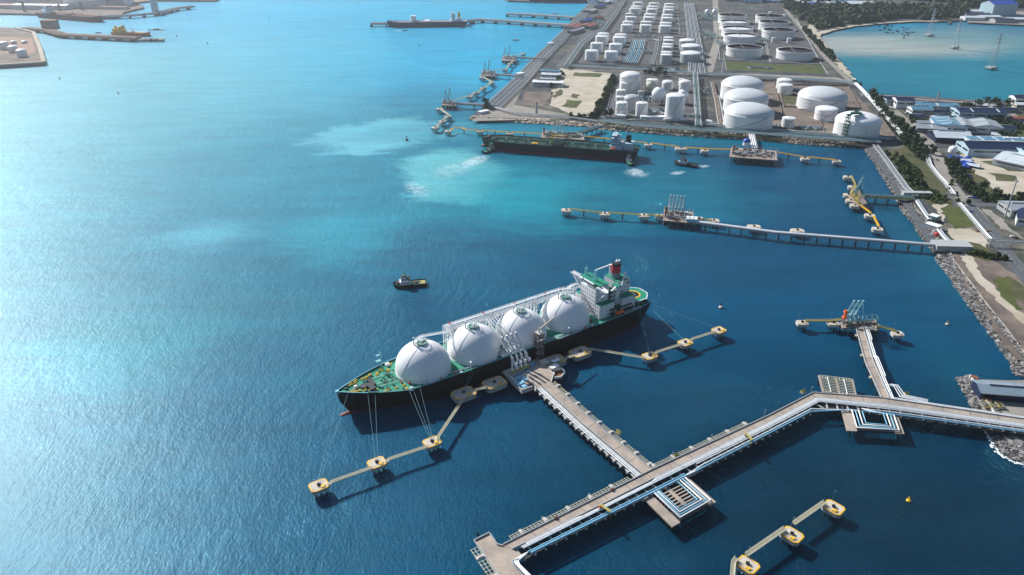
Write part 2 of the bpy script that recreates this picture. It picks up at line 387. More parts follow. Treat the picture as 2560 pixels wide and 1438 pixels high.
# ================================================================ land
LZ = 4.0
def ground_material():
    m, nt, b = nodes_of('ground_earth'); N = nt.nodes.new; L = nt.links.new
    g = N('ShaderNodeNewGeometry'); pos = g.outputs['Position']
    def nz(s, d, r=.6):
        n = N('ShaderNodeTexNoise'); n.inputs['Scale'].default_value = s; n.inputs['Detail'].default_value = d; n.inputs['Roughness'].default_value = r; L(pos, n.inputs['Vector']); return n.outputs['Fac']
    r1 = N('ShaderNodeValToRGB'); e = r1.color_ramp.elements
    e[0].position = .30; e[0].color = (.024, .032, .042, 1); e[1].position = .74; e[1].color = (.21, .20, .185, 1)
    k = r1.color_ramp.elements.new(.5); k.color = (.065, .072, .08, 1)
    L(nz(.018, 8, .72), r1.inputs[0])
    r2 = N('ShaderNodeValToRGB'); r2.color_ramp.elements[0].position = .46; r2.color_ramp.elements[1].position = .60; L(nz(.006, 6, .6), r2.inputs[0])
    mx = N('ShaderNodeMix'); mx.data_type = 'RGBA'; L(r2.outputs[0], mx.inputs[0]); L(r1.outputs[0], mx.inputs[6])
    r3 = N('ShaderNodeValToRGB'); r3.color_ramp.elements[0].position = .4; r3.color_ramp.elements[1].position = .62
    r3.color_ramp.elements[0].color = (.035, .05, .018, 1); r3.color_ramp.elements[1].color = (.22, .19, .14, 1); L(nz(.05, 5), r3.inputs[0])
    q = N('ShaderNodeMath'); q.operation = 'MULTIPLY'; q.inputs[1].default_value = .55; L(r2.outputs[0], q.inputs[0]); L(q.outputs[0], mx.inputs[0]); L(r3.outputs[0], mx.inputs[7])
    L(mx.outputs[2], b.inputs['Base Color']); b.inputs['Roughness'].default_value = .95; b.inputs['Specular IOR Level'].default_value = .2
    return m
GROUND = ground_material()
S_EDGE = [(1172, 301), (1215, 304), (1280, 307), (1380, 312), (1462, 318), (1505, 325), (1600, 332), (1680, 338), (1780, 344), (1872, 350), (2007, 362), (2145, 370)]
E_EDGE = [(2160, 374), (2187, 408), (2220, 465), (2247, 508), (2257, 528), (2290, 570), (2310, 603), (2335, 632), (2345, 655), (2392, 721), (2430, 775), (2473, 832), (2503, 875), (2527, 908), (2537, 938)]
LAGOON = [(2700, 264), (2560, 253), (2420, 249), (2295, 241), (2170, 235), (2137, 207), (2083, 151), (2055, 117), (2040, 98), (2053, 86), (2083, 76), (2133, 66), (2190, 60), (2278, 54), (2345, 54), (2408, 51), (2495, 60), (2560, 62), (2750, 68)]
W_EDGE = [(1500, -25), (1475, 8), (1440, 38), (1420, 65), (1380, 103), (1340, 140), (1297, 185), (1222, 258)]
poly = [Vector((p.x, p.y, LZ)) for p in offset([P(u, v) for u, v in S_EDGE], 12)[:-1] + offset([P(u, v) for u, v in E_EDGE], 11)]
poly += [P(u, v, LZ) for u, v in [(2575, 920), (2700, 930)] + LAGOON + [(2900, -120), (1500, -120)] + W_EDGE]
mb = MB(); mb.prism(poly, -3, LZ); struct(mb.build('ground', GROUND))
prn = random.Random(21)
def ragged(c, amp, step):
    out = []
    for a, b in zip(c, c[1:] + c[:1]):
        n = max(1, int((b - a).length / step)); d = (b - a).normalized(); q = Vector((-d.y, d.x, 0))
        for i in range(n): out.append(a.lerp(b, i / n) + q * (prn.uniform(-amp, amp) if i else 0) + d * (prn.uniform(-.3, .3) * step if i else 0))
    return out
def patch(name, pts, m, lift, z=LZ):
    c = [P(u, v, z) for u, v in pts]
    if name in ('grass_field', 'sand_yard', 'sand_track', 'soil_yard', 'beach', 'sand_spit'): c = ragged(c, 2.2 if c[0].y < 900 else 5., 6. if c[0].y < 900 else 14.)
    mb = MB(); mb.sheet(c, z + lift); return struct(mb.build(name, m))
def road(name, pts, width, m, lift, z=LZ):
    c = [P(u, v, z + lift) for u, v in pts]; mb = MB()
    mb.strip(offset(c, -width / 2), offset(c, width / 2)); return struct(mb.build(name, m))
# peninsula beside the long trestle, bottom right
PEN = [(2393, 943), (2400, 960), (2418, 990), (2430, 1015), (2450, 1040), (2470, 1070), (2485, 1098), (2497, 1126), (2522, 1143), (2560, 1160), (2700, 1190), (2720, 960), (2590, 950), (2520, 949), (2440, 938)]
mb = MB(); mb.prism([P(u, v, 3) for u, v in [(2425, 948), (2440, 985), (2462, 1028), (2505, 1085), (2530, 1110), (2580, 1128), (2700, 1150), (2720, 962), (2590, 950), (2520, 951)]], -3, 3); struct(mb.build('breakwater_ground', 'road_pale'))
# lots, lawns and yards of the terminal and of the shore beside it
patch('sand_yard', [(1400, 170), (1530, 184), (1500, 250), (1478, 293), (1440, 290), (1372, 262)], 'sand', .05)
patch('grass_field', [(1438, 181), (1508, 185), (1500, 193), (1432, 190)], 'grass_green', .10)
patch('grass_field', [(1415, 249), (1455, 252), (1442, 270), (1402, 266)], 'grass_green', .10)
patch('grass_field', [(1432, 234), (1452, 238), (1444, 247), (1428, 243)], 'scrub', .15)
patch('grass_field', [(1408, 292), (1480, 294), (1500, 250), (1530, 190), (1545, 192), (1510, 262), (1494, 300)], 'scrub', .15)
patch('grass_field', [(1380, 240), (1400, 222), (1408, 228), (1386, 252)], 'scrub', .10)
patch('soil_yard', [(1318, 229), (1385, 231), (1362, 268), (1295, 262)], 'soil', .05)
patch('soil_yard', [(1810, 196), (1825, 197), (1860, 310), (1812, 315)], 'bund_floor', .05)
patch('grass_field', [(1812, 151), (1935, 161), (2052, 162), (2066, 186), (1990, 181), (1816, 175)], 'grass_green', .05)
patch('tank_yard', [(1830, 60), (1990, 62), (2060, 160), (1815, 150)], 'bund_floor', .04)
patch('tank_yard', [(1470, 5), (1700, 5), (1705, 160), (1430, 160)], 'bund_floor', .02)
patch('grass_field', [(1498, 150), (1535, 108), (1540, 110), (1506, 153)], 'scrub', .06)
patch('grass_field', [(1417, 166), (1460, 106), (1466, 108), (1424, 167)], 'grass_green', .06)
patch('tank_yard', [(1500, 180), (1740, 195), (1745, 310), (1500, 305)], 'bund_floor', .02)
patch('grass_field', [(1506, 303), (1700, 322), (1900, 336), (2190, 353), (2170, 362), (1900, 345), (1700, 332), (1506, 316)], 'scrub', .14)  # dark green strip laid under the shore rack
patch('grass_field', [(2230, 382), (2262, 392), (2300, 425), (2330, 470), (2352, 500), (2310, 500), (2290, 478), (2255, 430)], 'grass_green', .09)
patch('tank_yard', [(1800, 200), (2120, 215), (2240, 345), (1800, 320)], 'soil', .02)
patch('grass_field', [(1840, 270), (1856, 272), (1850, 305), (1838, 305)], 'grass_green', .08)
patch('grass_field', [(1960, 232), (1990, 246), (1985, 262), (1956, 256)], 'scrub', .08)
patch('quay_apron', [(1180, 303), (1226, 266), (1300, 190), (1384, 110), (1392, 116), (1305, 225), (1285, 262), (1400, 283), (1440, 296)], 'road_pale', .03)
patch('beach', [(2040, 98), (2053, 86), (2083, 76), (2133, 66), (2190, 60), (2278, 54), (2345, 54), (2345, 52), (2278, 52), (2190, 57), (2133, 62), (2083, 71), (2050, 78), (2020, 90)], 'sand', .05)
patch('sand_spit', [(2018, 60), (2034, 64), (2062, 108), (2140, 200), (2128, 198), (2030, 100)], 'sand', .04)
patch('grass_field', [(2225, 378), (2300, 352), (2330, 395), (2345, 450), (2380, 520), (2330, 520), (2290, 485)], 'scrub', .04)
patch('grass_field', [(2350, 523), (2400, 515), (2440, 565), (2385, 573)], 'grass_green', .09)
patch('sand_yard', [(2368, 572), (2425, 571), (2460, 585), (2475, 610), (2450, 622), (2425, 612), (2418, 640), (2395, 620)], 'sand', .06)
patch('sand_track', [(2330, 512), (2372, 510), (2352, 524), (2366, 560), (2362, 562), (2338, 522)], 'sand', .10)
patch('grass_field', [(2418, 604), (2450, 610), (2490, 640), (2470, 655), (2420, 640)], 'scrub', .12)
patch('soil_yard', [(2372, 634), (2478, 648), (2600, 730), (2600, 900), (2540, 900), (2400, 690)], 'soil', .05)
patch('grass_field', [(2480, 700), (2560, 760), (2600, 800), (2600, 740), (2520, 690)], 'scrub', .10)
patch('sand_track', [(2400, 640), (2428, 640), (2455, 690), (2510, 740), (2600, 830), (2600, 862), (2545, 800), (2450, 712)], 'sand', .14)
patch('grass_field', [(2490, 690), (2530, 705), (2525, 730), (2560, 775), (2540, 775), (2490, 725)], 'grass_green', .18)
patch('sand_yard', [(2330, 330), (2420, 360), (2400, 395), (2470, 420), (2600, 470), (2600, 400), (2430, 355), (2400, 340)], 'sand', .05)
patch('sand_yard', [(2410, 398), (2600, 395), (2600, 500), (2500, 492), (2450, 450)], 'sand', .08)
patch('grass_field', [(2450, 403), (2530, 405), (2560, 430), (2520, 428)], 'scrub', .12)
patch('grass_field', [(2470, 432), (2540, 440), (2545, 455), (2490, 452)], 'scrub', .12)
patch('grass_field', [(2330, 385), (2420, 410), (2490, 480), (2560, 500), (2560, 512), (2460, 505), (2400, 440)], 'scrub', .10)
patch('sand_yard', [(2455, 522), (2480, 526), (2560, 600), (2530, 582), (2500, 572)], 'road_pale', .07)
patch('grass_field', [(2530, 285), (2590, 290), (2590, 330), (2500, 350), (2480, 335)], 'grass_green', .06)
patch('sand_yard', [(2415, 56), (2560, 63), (2620, 66), (2620, 30), (2520, 28), (2430, 40)], 'road_pale', .05)
patch('sand_yard', [(2370, 60), (2410, 32), (2400, 28), (2360, 40)], 'scrub', .05)
road('road', [(2178, 238), (2215, 258), (2250, 290), (2290, 330), (2320, 352), (2345, 395), (2362, 440), (2400, 490), (2440, 530), (2490, 600), (2535, 655), (2620, 760)], 15, 'road_pale', .16)
road('road', [(2412, 503), (2470, 570), (2490, 600), (2535, 655), (2620, 760)], 15.5, 'asphalt', .22)
road('road', [(2430, 512), (2470, 512), (2530, 517), (2620, 522)], 12, 'asphalt', .24)
road('road', [(2150, 236), (2300, 247), (2430, 256), (2640, 272)], 18, 'road_pale', .12)
road('coast_road', [(2172, 372), (2225, 440), (2263, 505), (2300, 560), (2336, 612)], 9, 'asphalt', .2)
road('road', [(1500, 305), (1530, 262), (1560, 205), (1572, 180)], 14, 'asphalt', .10)
road('road', [(1415, 172), (1560, 178), (1720, 186), (1860, 186), (2090, 196), (2140, 212)], 18, 'road_pale', .12)
road('road', [(1400, 168), (1450, 110), (1480, 70), (1520, 25), (1550, -20)], 22, 'asphalt', .10)
road('road', [(1770, 180), (1795, 100), (1790, 40), (1788, 0)], 20, 'road_pale', .14)
road('road', [(2125, 203), (2065, 145), (2020, 90), (1985, 50), (1960, 20)], 12, 'road_pale', .2)
road('road', [(2440, 385), (2500, 392), (2560, 415), (2620, 440)], 8, 'sand', .2)
road('road', [(2545, 268), (2530, 285), (2560, 308), (2600, 330)], 10, 'road_pale', .2)
# painted lane marks on the shore road
c = [P(u, v, LZ) for u, v in [(2412, 503), (2470, 570), (2490, 600), (2535, 655), (2620, 760)]]
mb = MB()
for p, h in along(c, 9):
    d = Vector((math.cos(h), math.sin(h), 0)); n = Vector((-d.y, d.x, 0)) * .12
    a = p + Vector((0, 0, .23)); e = a + d * 3
    mb.add([a - n, e - n, e + n, a + n], [(0, 1, 2, 3)])
struct(mb.build('road_lane_marks', 'line_white'))

# ================================================================ rock revetments
def rocks(name, outer, width, n_m, size, m, zt, seed):
    rnd = np.random.RandomState(seed); line = [P(u, v, 0) for u, v in outer]
    inner = offset(line, width); seg = [(b - a).length for a, b in zip(line[:-1], line[1:])]; tot = sum(seg); n = int(tot * n_m)
    base = np.array([(-1, -1, -1), (1, -1, -1), (1, 1, -1), (-1, 1, -1), (-1, -1, 1), (1, -1, 1), (1, 1, 1), (-1, 1, 1)], float)
    fq = np.array([(3, 2, 1, 0), (4, 5, 6, 7), (0, 1, 5, 4), (1, 2, 6, 5), (2, 3, 7, 6), (3, 0, 4, 7)])
    V = np.zeros((n, 8, 3)); cs = np.cumsum([0] + seg)
    for i in range(n):
        t = rnd.rand() * tot; k = min(len(seg) - 1, int(np.searchsorted(cs, t) - 1)); k = max(k, 0); f = (t - cs[k]) / seg[k]
        q = rnd.rand(); a = line[k].lerp(line[k + 1], f); b2 = inner[k].lerp(inner[k + 1], f); p = a.lerp(b2, q * 1.06 - .06)
        z = q * zt - .25 + rnd.rand() * .5; s = size * (.5 + rnd.rand() ** 2 * .9)
        v = base * (1 + (rnd.rand(8, 3) - .5) * .8) * .5 * s * np.array([1, .8, .62])
        an = rnd.rand() * 6.283; tl = (rnd.rand() - .5) * 1.2
        ca, sa, cb, sb_ = math.cos(an), math.sin(an), math.cos(tl), math.sin(tl)
        v = v @ np.array([[1, 0, 0], [0, cb, sb_], [0, -sb_, cb]]) @ np.array([[ca, sa, 0], [-sa, ca, 0], [0, 0, 1]])
        V[i] = v + np.array([p.x, p.y, z])
    me = bpy.data.meshes.new(name); fs = (fq[None] + (np.arange(n) * 8)[:, None, None]).reshape(-1, 4)
    me.from_pydata(V.reshape(-1, 3).tolist(), [], fs.tolist()); me.materials.append(M[m])
    o = bpy.data.objects.new(name, me); COL.objects.link(o); o['kind'] = 'stuff'
    # the slope the stones lie on
    mb = MB(); mb.strip([Vector((p.x, p.y, -1)) for p in offset(line, -2.5)], [Vector((p.x, p.y, zt - .2)) for p in inner]); struct(mb.build('revetment_slope', 'rock'))
    return o
tag(rocks('rock_revetment', E_EDGE[:9], 13, 6.0, 2.6, 'rock', 4.2, 1), 'grey boulders piled along the harbour shore under the coast pipeline', 'rocks')
tag(rocks('rock_revetment', E_EDGE[8:] + [(2590, 950)], 12, 10., 2.2, 'rock', 4.2, 2), 'grey boulders of the shore between white trestle landing and shed peninsula', 'rocks')
tag(rocks('rock_revetment', S_EDGE, 14, 3.0, 3.4, 'rock_pale', 4.2, 3), 'pale boulders along the terminal edge behind the moored tanker', 'rocks')
tag(rocks('rock_revetment', PEN[:7], 12, 13, 2.2, 'rock', 3.2, 4), 'boulders around the tip of the shed peninsula', 'rocks')
tag(rocks('rock_revetment', PEN[5:11], 14, 14, 2.2, 'rock', 3.2, 5), 'boulders with breaking foam under the trestle at the right edge', 'rocks')
mb = MB(); A = [P(u, v, 0) for u, v in PEN[5:11]]
rn = random.Random(5)
for p, h in along(A, .8):
    for k in range(3):
        q = p + Vector((math.sin(h), -math.cos(h), 0)) * rn.uniform(-.5, 3.6); r0 = rn.uniform(.3, 1.1)
        mb.lathe([(r0, 0), (r0 * .8, .12), (r0 * .3, .2)], 7, (q.x, q.y, .02), ph=rn.random())
tag(mb.build('surf_foam', 'wave_foam'), 'white surf breaking on the boulders at the right edge', 'foam', kind='stuff')
# concrete crest wall along the shore
def wall(pts, h, t, label, m='sea_wall', z=LZ, name='sea_wall'):
    c = [P(u, v, z) for u, v in pts] if not isinstance(pts[0], Vector) else pts; r = thing(name, label, 'wall', c[0]); mb = MB()
    for a, b in zip(c[:-1], c[1:]): mb.bar(a + Vector((0, 0, h / 2 - .2)), b + Vector((0, 0, h / 2 - .2)), t, h)
    mb.build('wall_body', m, r, world=True); return r
wall([Vector((p.x, p.y, LZ)) for p in offset([P(u, v) for u, v in E_EDGE[8:]], 12.6)], 1.4, .8, 'long low concrete crest wall above the boulders on the harbour shore')
wall([Vector((p.x, p.y, LZ)) for p in offset([P(u, v) for u, v in E_EDGE[:9]], 13.4)], 1.2, .8, 'low concrete kerb wall between coast road and boulders')
wall([(2180, 240), (2295, 246), (2420, 254), (2600, 268)], 2.2, .7, 'pale concrete wall along the lagoon shore', 'concrete_pale')
# ================================================================ ships
def hull(L, B, zd, rake=(9., 0.), sheer=4., wl_full=75., dk_full=55., stern_wl=.35, stern_dk=.72, split=1.1, bulwark=1.0, nose=1.2):
    """half-breadths along the length; bow at x=0, stern at x=L, +y far side; returns (hull builder, deck builder)"""
    lev = [-2.5, 0., split, split + .02, zd * .55, zd]
    def top(s): return zd + sheer * max(0., (L * .17 - s) / (L * .17)) ** 1.4
    def hb(s, q, full, st):
        b = B / 2 * (1 - max(0., 1 - s / full) ** nose * 1.) if s < full else B / 2
        a = (s - L * .86) / (L * .14)
        if a > 0: b *= 1 - (1 - st) * a ** 1.8
        return b
    us = [0, .008, .02, .04, .07, .11, .16, .22, .3, .45, .6, .74, .86, .91, .95, .98, 1.0]
    rows = []
    for z in range(len(lev)):
        q = max(0., lev[z]) / zd; s0 = rake[0] * (1 - q) ** 1.6 if z < 5 else 0.; s1 = L - 12 * (1 - q) ** 2 * (L / 280)
        row = []
        for u in us:
            s = s0 + u * (s1 - s0); full = lerp(wl_full, dk_full, q ** .8); st = lerp(stern_wl, stern_dk, q ** .5)
            b = hb(s - s0, q, full, st); zz = lev[z] if z < 4 else (top(s) + bulwark if z == 5 else lev[4] / zd * top(s))
            row.append((s, max(b, .02 if u == 0 else b), zz))
        rows.append(row)
    h = MB(); h.smooth = True; n = len(us)
    for sgn in (-1, 1):
        for z in range(len(lev) - 1):
            h.k = 1 if z < 2 else 0
            vs = [(s, sgn * b, zz) for s, b, zz in rows[z]] + [(s, sgn * b, zz) for s, b, zz in rows[z + 1]]
            h.add(vs, [((i, i + 1, n + i + 1, n + i) if sgn < 0 else (n + i, n + i + 1, i + 1, i)) for i in range(n - 1)])
    h.smooth = False
    for z in range(len(lev) - 1):
        h.k = 1 if z < 2 else 0
        s, b, zz = rows[z][-1]; s2, b2, z2 = rows[z + 1][-1]; h.add([(s, -b, zz), (s, b, zz), (s2, b2, z2), (s2, -b2, z2)], [(0, 1, 2, 3)])
    d = MB(); tr = rows[-1]; vs = [(s, -b * .985, zz - bulwark) for s, b, zz in tr] + [(s, b * .985, zz - bulwark) for s, b, zz in tr]
    d.add(vs, [(i, i + 1, n + i + 1, n + i) for i in range(n - 1)])
    h.k = 0
    for sgn in (-1, 1):                                  # inside of the bulwark
        vs = [(s, sgn * b * .985, zz - bulwark) for s, b, zz in tr] + [(s, sgn * b * .985, zz) for s, b, zz in tr] + [(s, sgn * b, zz) for s, b, zz in tr]
        h.add(vs, [(i, i + 1, n + i + 1, n + i) for i in range(n - 1)] + [(n + i, n + i + 1, 2 * n + i + 1, 2 * n + i) for i in range(n - 1)])
    return h, d, rows[-1], top
def railing(mb, pts, h=1.1, step=3., w=.12):
    for k in (.55, 1.):
        for a, b in zip(pts[:-1], pts[1:]): mb.bar(Vector(a) + Vector((0, 0, h * k)), Vector(b) + Vector((0, 0, h * k)), w)
    for p, _ in along([Vector(q) for q in pts], step): mb.bar(p, p + Vector((0, 0, h)), w)

# ---------------------------------------------------------------- the gas carrier with four dome tanks
AFT = math.atan2(.552, .834); BOW = Vector((-122.6, 424.5, 0))
gc = thing('gas_carrier', 'black hulled gas carrier with green deck and four big white dome tanks', 'ship', BOW, AFT)
def SH(s, t, z): return Vector((BOW.x + math.cos(AFT) * s - math.sin(AFT) * t, BOW.y + math.sin(AFT) * s + math.cos(AFT) * t, z))
ZD = 15.5
h, d, edge, top = hull(279, 46, ZD, (9, 0), 4.5, 80, 58, .3, .80, 1.2, 1.0, 1.55)
hb = h.build('hull', ['hull_black', 'hull_red'], gc); d.build('deck', 'deck_green', gc)
mb = MB(); mb.smooth = True
prof = [(.2, -8.5), (1.3, -8.2), (2.2, -6.5), (2.6, -3), (2.6, 8)]     # bulbous bow, just breaking the surface
mb.lathe([(r, z) for r, z in prof], 14)
vs = [(z + 8.6, x, y * .8 - 1.0) for x, y, z in mb.v]; mb.v = vs; mb.build('bulbous_bow', 'hull_red', gc)
mb = MB()                                                 # pale turquoise rim at the stem and along the bulwark top
for sgn in (-1, 1):
    e = [Vector((s, sgn * b, z + .06)) for s, b, z in edge]
    for a, b in zip(e[:4], e[1:5]): mb.bar(a, b, .55, .3)
mb.box((1.2, 0, top(0) + .2), (2.6, 2.6, 2.2), taper=.8); mb.build('bow_cap', 'bow_turquoise', gc)
mb = MB()
for sgn in (-1, 1):
    e = [(s, sgn * b * .99, z - .2) for s, b, z in edge[4:]]; railing(mb, e, 1.2, 3.2, .16)
mb.build('railing', 'bow_turquoise', gc)
def tank_cover(s):
    m = MB(); R0 = 20.6; zc = ZD + 2.2; pr = [(20.9, ZD - .2), (20.9, ZD + .8), (20.6, ZD + 1.0), (20.6, zc)]
    for k in range(1, 15):
        a = k / 15 * math.pi / 2 * .985; pr.append((R0 * math.cos(a), zc + (R0 - .9) * math.sin(a)))
    pr.append((.3, zc + R0 - .9)); m.lathe(pr, 48, (s, 0, 0))
    o = m.build('tank_cover', 'cover_white', gc); zt = zc + R0 - .9
    p = MB(); p.cyl((s, 0, zt - 1.2), 3.9, 2., 20); p.build('dome_platform', 'deck_green', o)
    q = MB(); c = [(s + 4.4 * math.cos(i * math.pi / 8), 4.4 * math.sin(i * math.pi / 8), zt + .6) for i in range(17)]
    railing(q, c, 1.6, 2.0, .2)
    for i in range(12):
        a = random.random() * 6.28; r0 = random.random() * 3.6; q.box((s + r0 * math.cos(a), r0 * math.sin(a), zt + 1.6), (.9, .7, 1. + random.random() * 2))
    q.tube([(s - 5.4, 2.2, zt - 2.5), (s - 5.4, 2.2, zt + 5.5)], .6, 8); q.tube([(s - 5.4, -.5, zt - 2), (s - 5.4, -.5, zt + 3)], .3, 6)
    q.build('dome_valves', 'pipe_white', o)
    q = MB()                                              # stair climbing the cover on the bow side
    for k in range(13):
        a0, a1 = R(8 + k * 5.6), R(8 + (k + 1) * 5.6); az0, az1 = R(196 + k * 1.5), R(196 + k * 1.5 + 1.5); rr = R0 + .1
        q.bar((s + rr * math.cos(a0) * math.cos(az0), rr * math.cos(a0) * math.sin(az0), zc + (rr - .9) * math.sin(a0)),
              (s + rr * math.cos(a1) * math.cos(az1), rr * math.cos(a1) * math.sin(az1), zc + (rr - .9) * math.sin(a1)), .2, .16)
    q.build('cover_stair', 'dome_grey', o)
    q = MB(); q.lathe([(20.68, zc - .12), (20.74, zc), (20.68, zc + .12)], 48, (s, 0, 0), captop=False); q.build('cover_seam', 'dome_grey', o)
    return o, zt
for s in (68, 111.8, 155.5, 199.3): tc, ZTOP = tank_cover(s)
# raised pipe walkway on the far side over the domes
def flying(mbx, pts, w, h): 
    for a, b in zip(pts[:-1], pts[1:]): mbx.bar(a, b, w, h)
mb = MB(); wy = 9.5
path = [Vector(p) for p in [(66, 5, 38.2), (73, 8.5, 37.2), (96, 9, 33.5), (96, 15, 35.5), (206, 15, 36.), (212, 11, 36.5), (217, 15, 36.), (223, 15, 36.)]]
flying(mb, path, 2.0, .35); mb.build('walkway', 'pipe_white', gc)
mb = MB(); railing(mb, offset(path, 1.), 1.2, 2.8, .13); railing(mb, offset(path, -1.), 1.2, 2.8, .13); mb.build('walkway_rail', 'clean_white', gc)
for k, oy in enumerate((-2.6, -3.9, 2.6)):
    mb = MB(); mb.tube(offset([p + Vector((0, 0, -.9 - .3 * k)) for p in path[3:]], oy), .5, 7); mb.build('deck_pipe', 'pipe_white', gc)
for s in (98, 133.6, 177.4, 218):                         # trestle legs carrying the walkway between the domes
    mb = MB()
    for ds in (-3.2, 0, 3.2):
        for t in (13.6, 17.): mb.bar((s + ds, t, ZD), (s + ds, t, 35.6), .5)
    for z in (22, 28, 34): mb.bar((s - 3.2, 13.6, z), (s + 3.2, 13.6, z), .35); mb.bar((s - 3.2, 17, z), (s + 3.2, 17, z), .35)
    mb.bar((s - 3.2, 13.6, 16), (s + 3.2, 13.6, 28), .3); mb.bar((s + 3.2, 13.6, 28), (s - 3.2, 13.6, 35.6), .3)
    mb.build('walkway_trestle', 'clean_white', gc)
mb = MB(); mb.bar((96, 12.8, 32), (212, 12.8, 32), .35); mb.bar((96, 17.4, 32), (212, 17.4, 32), .35); mb.tube([(96, 11.5, 31.5), (212, 11.5, 31.5)], .4, 6)
for s in range(98, 212, 4): mb.bar((s, 12.8, 35.4), (s, 12.8, 26. if s % 8 else 30), .28); mb.bar((s, 17.4, 35.4), (s, 17.4, 32), .25); mb.bar((s, 11.5, 32), (s, 17.4, 32), .25); mb.bar((s, 12.8, 32), (s + 4, 12.8, 35.4), .2)
mb.build('walkway_hanger', 'clean_white', gc)
# cargo manifold between domes two and three
mb = MB()
for k, ds in enumerate((-4.2, -1.8, .6, 3.)):
    mb.tube([(133.6 + ds, 14, 35), (133.6 + ds, 3, 32.), (133.6 + ds, -12, 24.5), (133.6 + ds, -16, 20.5), (133.6 + ds, -22.2, 19.5)], .55, 7)
mb.build('manifold_pipe', 'pipe_white', gc)
mb = MB(); mb.box((133.6, -18, 17.6), (20, 8, .4)); mb.box((133.6, -8, 22), (6.5, 6, .4))
for s in range(124, 146, 4):
    for t in (-21.5, -14.5): mb.bar((s, t, ZD), (s, t, 17.6), .4)
for k in range(26): mb.tube([(125 + k * .7, -19 - random.random() * 2, 17.6), (125 + k * .7, -18, 19 + random.random() * 2), (125 + k * .7, -13, 18 + random.random() * 3)], .28, 5)
for s in (129, 138):
    for t in (-12, -3): mb.bar((s, t, ZD), (s, t, 27), .35)
    mb.bar((s, -12, 27), (s, 10, 36), .4); mb.bar((s, -12, 22), (s, 10, 28), .3)
mb.build('manifold_platform', 'pipe_white', gc)
# accommodation tower, bridge wings and engine casing
F0 = 223.
ac = MB(); ac.box((F0 + 7, 0, (ZD + 40) / 2), (14, 20, 40 - ZD)); ac.box((F0 + 8, -12.5, (ZD + 28) / 2), (15.8, 6.6, 28 - ZD)); ac.box((F0 + 8, 12.5, (ZD + 28) / 2), (15.8, 6.6, 28 - ZD))
ac.box((F0 + 7.3, 0, 41.6), (12.5, 19, 3.2)); ac.box((F0 + 4.4, 0, 44.1), (10, 13, 1.9)); acc = ac.build('accommodation', 'clean_white', gc)
for c_, d_ in (((F0 + 6, 0, 45.2), (10.4, 26, .3)), ((F0 + 7.5, 0, 43.3), (13, 20.5, .25)), ((F0 + 8.2, -12.6, 28.15), (16.2, 7, .3)), ((F0 + 8.2, 12.6, 28.15), (16.2, 7, .3))): mb = MB(); mb.box(c_, d_); mb.build('roof_deck', 'helideck_green', acc)
for sgn in (-1, 1):
    mb = MB(); mb.bar((F0 + 2, sgn * 9.5, 42.9), (F0 + .5, sgn * 23.2, 43.6), 3., .5)
    mb.bar((F0 + .2, sgn * 12, 44.2), (F0 - 1, sgn * 23.2, 44.6), .3, 1.3); mb.bar((F0 + 3.6, sgn * 12, 44.2), (F0 + 2, sgn * 23.2, 44.6), .3, 1.3)
    mb.bar((F0 + 1, sgn * 22.2, 43.2), (F0 + 2.5, sgn * 10, 30.), 1.1, 1.1); mb.bar((F0 + 1.4, sgn * 18, 43), (F0 + 2.5, sgn * 10.3, 37), .8, .8); mb.build('bridge_wing', 'clean_white', acc)
mb = MB()
mb.box((F0 + .95, 0, 42.4), (.3, 18.2, 1.3))
for t in (-6.6, 6.6): mb.bar((F0 + 1.5, t * .2, 43.9), (F0 - .75, t, 43.9), .25, 1.)
mb.box((F0 - .68, 0, 44.2), (.2, 12.2, 1.)); mb.build('bridge_window', 'glass_dark', acc)
for z in (19, 22.6, 26.2, 30, 33.6, 37.2):
    wmax = 14 if z < 27 else 9
    for t in range(-wmax, wmax + 1, 3): mb = MB(); mb.box((F0 - (.02 if abs(t) < 10 else -.08), t + .4, z), (.2, .8, .9)); mb.build('window', 'glass_dark', acc)
    for s in range(3, 14, 5): mb = MB(); mb.box((F0 + s, -(15.82 if z < 27 else 10.02), z), (.8, .2, .9)); mb.build('window', 'glass_dark', acc)
mb = MB()
for z in (21, 24.6, 28.4, 32, 35.6): mb.box((F0 + 17.6, -6, z), (6.5, 12, .3))
for z, t in ((18.5, -19), (22, -17.8)): mb.box((F0 + 22, t + 2, z), (24, 6, .3))
mb.build('stair_deck', 'deck_dark_green', acc)
mb = MB()
for z in (21, 24.6, 28.4, 32, 35.6):
    mb.bar((F0 + 14.4, -12, z + .9), (F0 + 21, -12, z + .9), .2, .9); mb.bar((F0 + 15, -11, z), (F0 + 20, -11.5, z + 3.6), .5, .4)
mb.build('stair_rail', 'clean_white', acc)
mb = MB(); mb.box((F0 + 31.6, 0, (ZD + 40.5) / 2), (14, 17, 40.5 - ZD)); mb.box((F0 + 31, -12, 22), (15, 9, 13)); mb.box((F0 + 22.5, -9, 29), (4, 6, 20)); mb.box((F0 + 31, 12, 20), (15, 8, 9)); cs = mb.build('engine_casing', 'wall_white', gc)
mb = MB(); mb.box((F0 + 31.6, 0, 40.6), (14.2, 17.2, .2)); mb.box((F0 + 31, -12.1, 28.6), (14.4, 8, .2)); mb.box((F0 + 22.5, -9, 39.1), (5, 7, .2)); mb.build('casing_roof', 'helideck_green', cs)
mb = MB()
for p in ((F0 + 28, -8.6, 36), (F0 + 36, -8.6, 37.5), (F0 + 30, -8.6, 30.4)): mb.box(p, (1.6, .2, 1.6))
for k in range(5): mb.box((F0 + 26 + k * 2.6, -16.6, 18.2), (1.7, .3, 2.2))
mb.build('vent', 'glass_dark', cs)
fn = MB(); fc = (F0 + 30.8, 1.2)
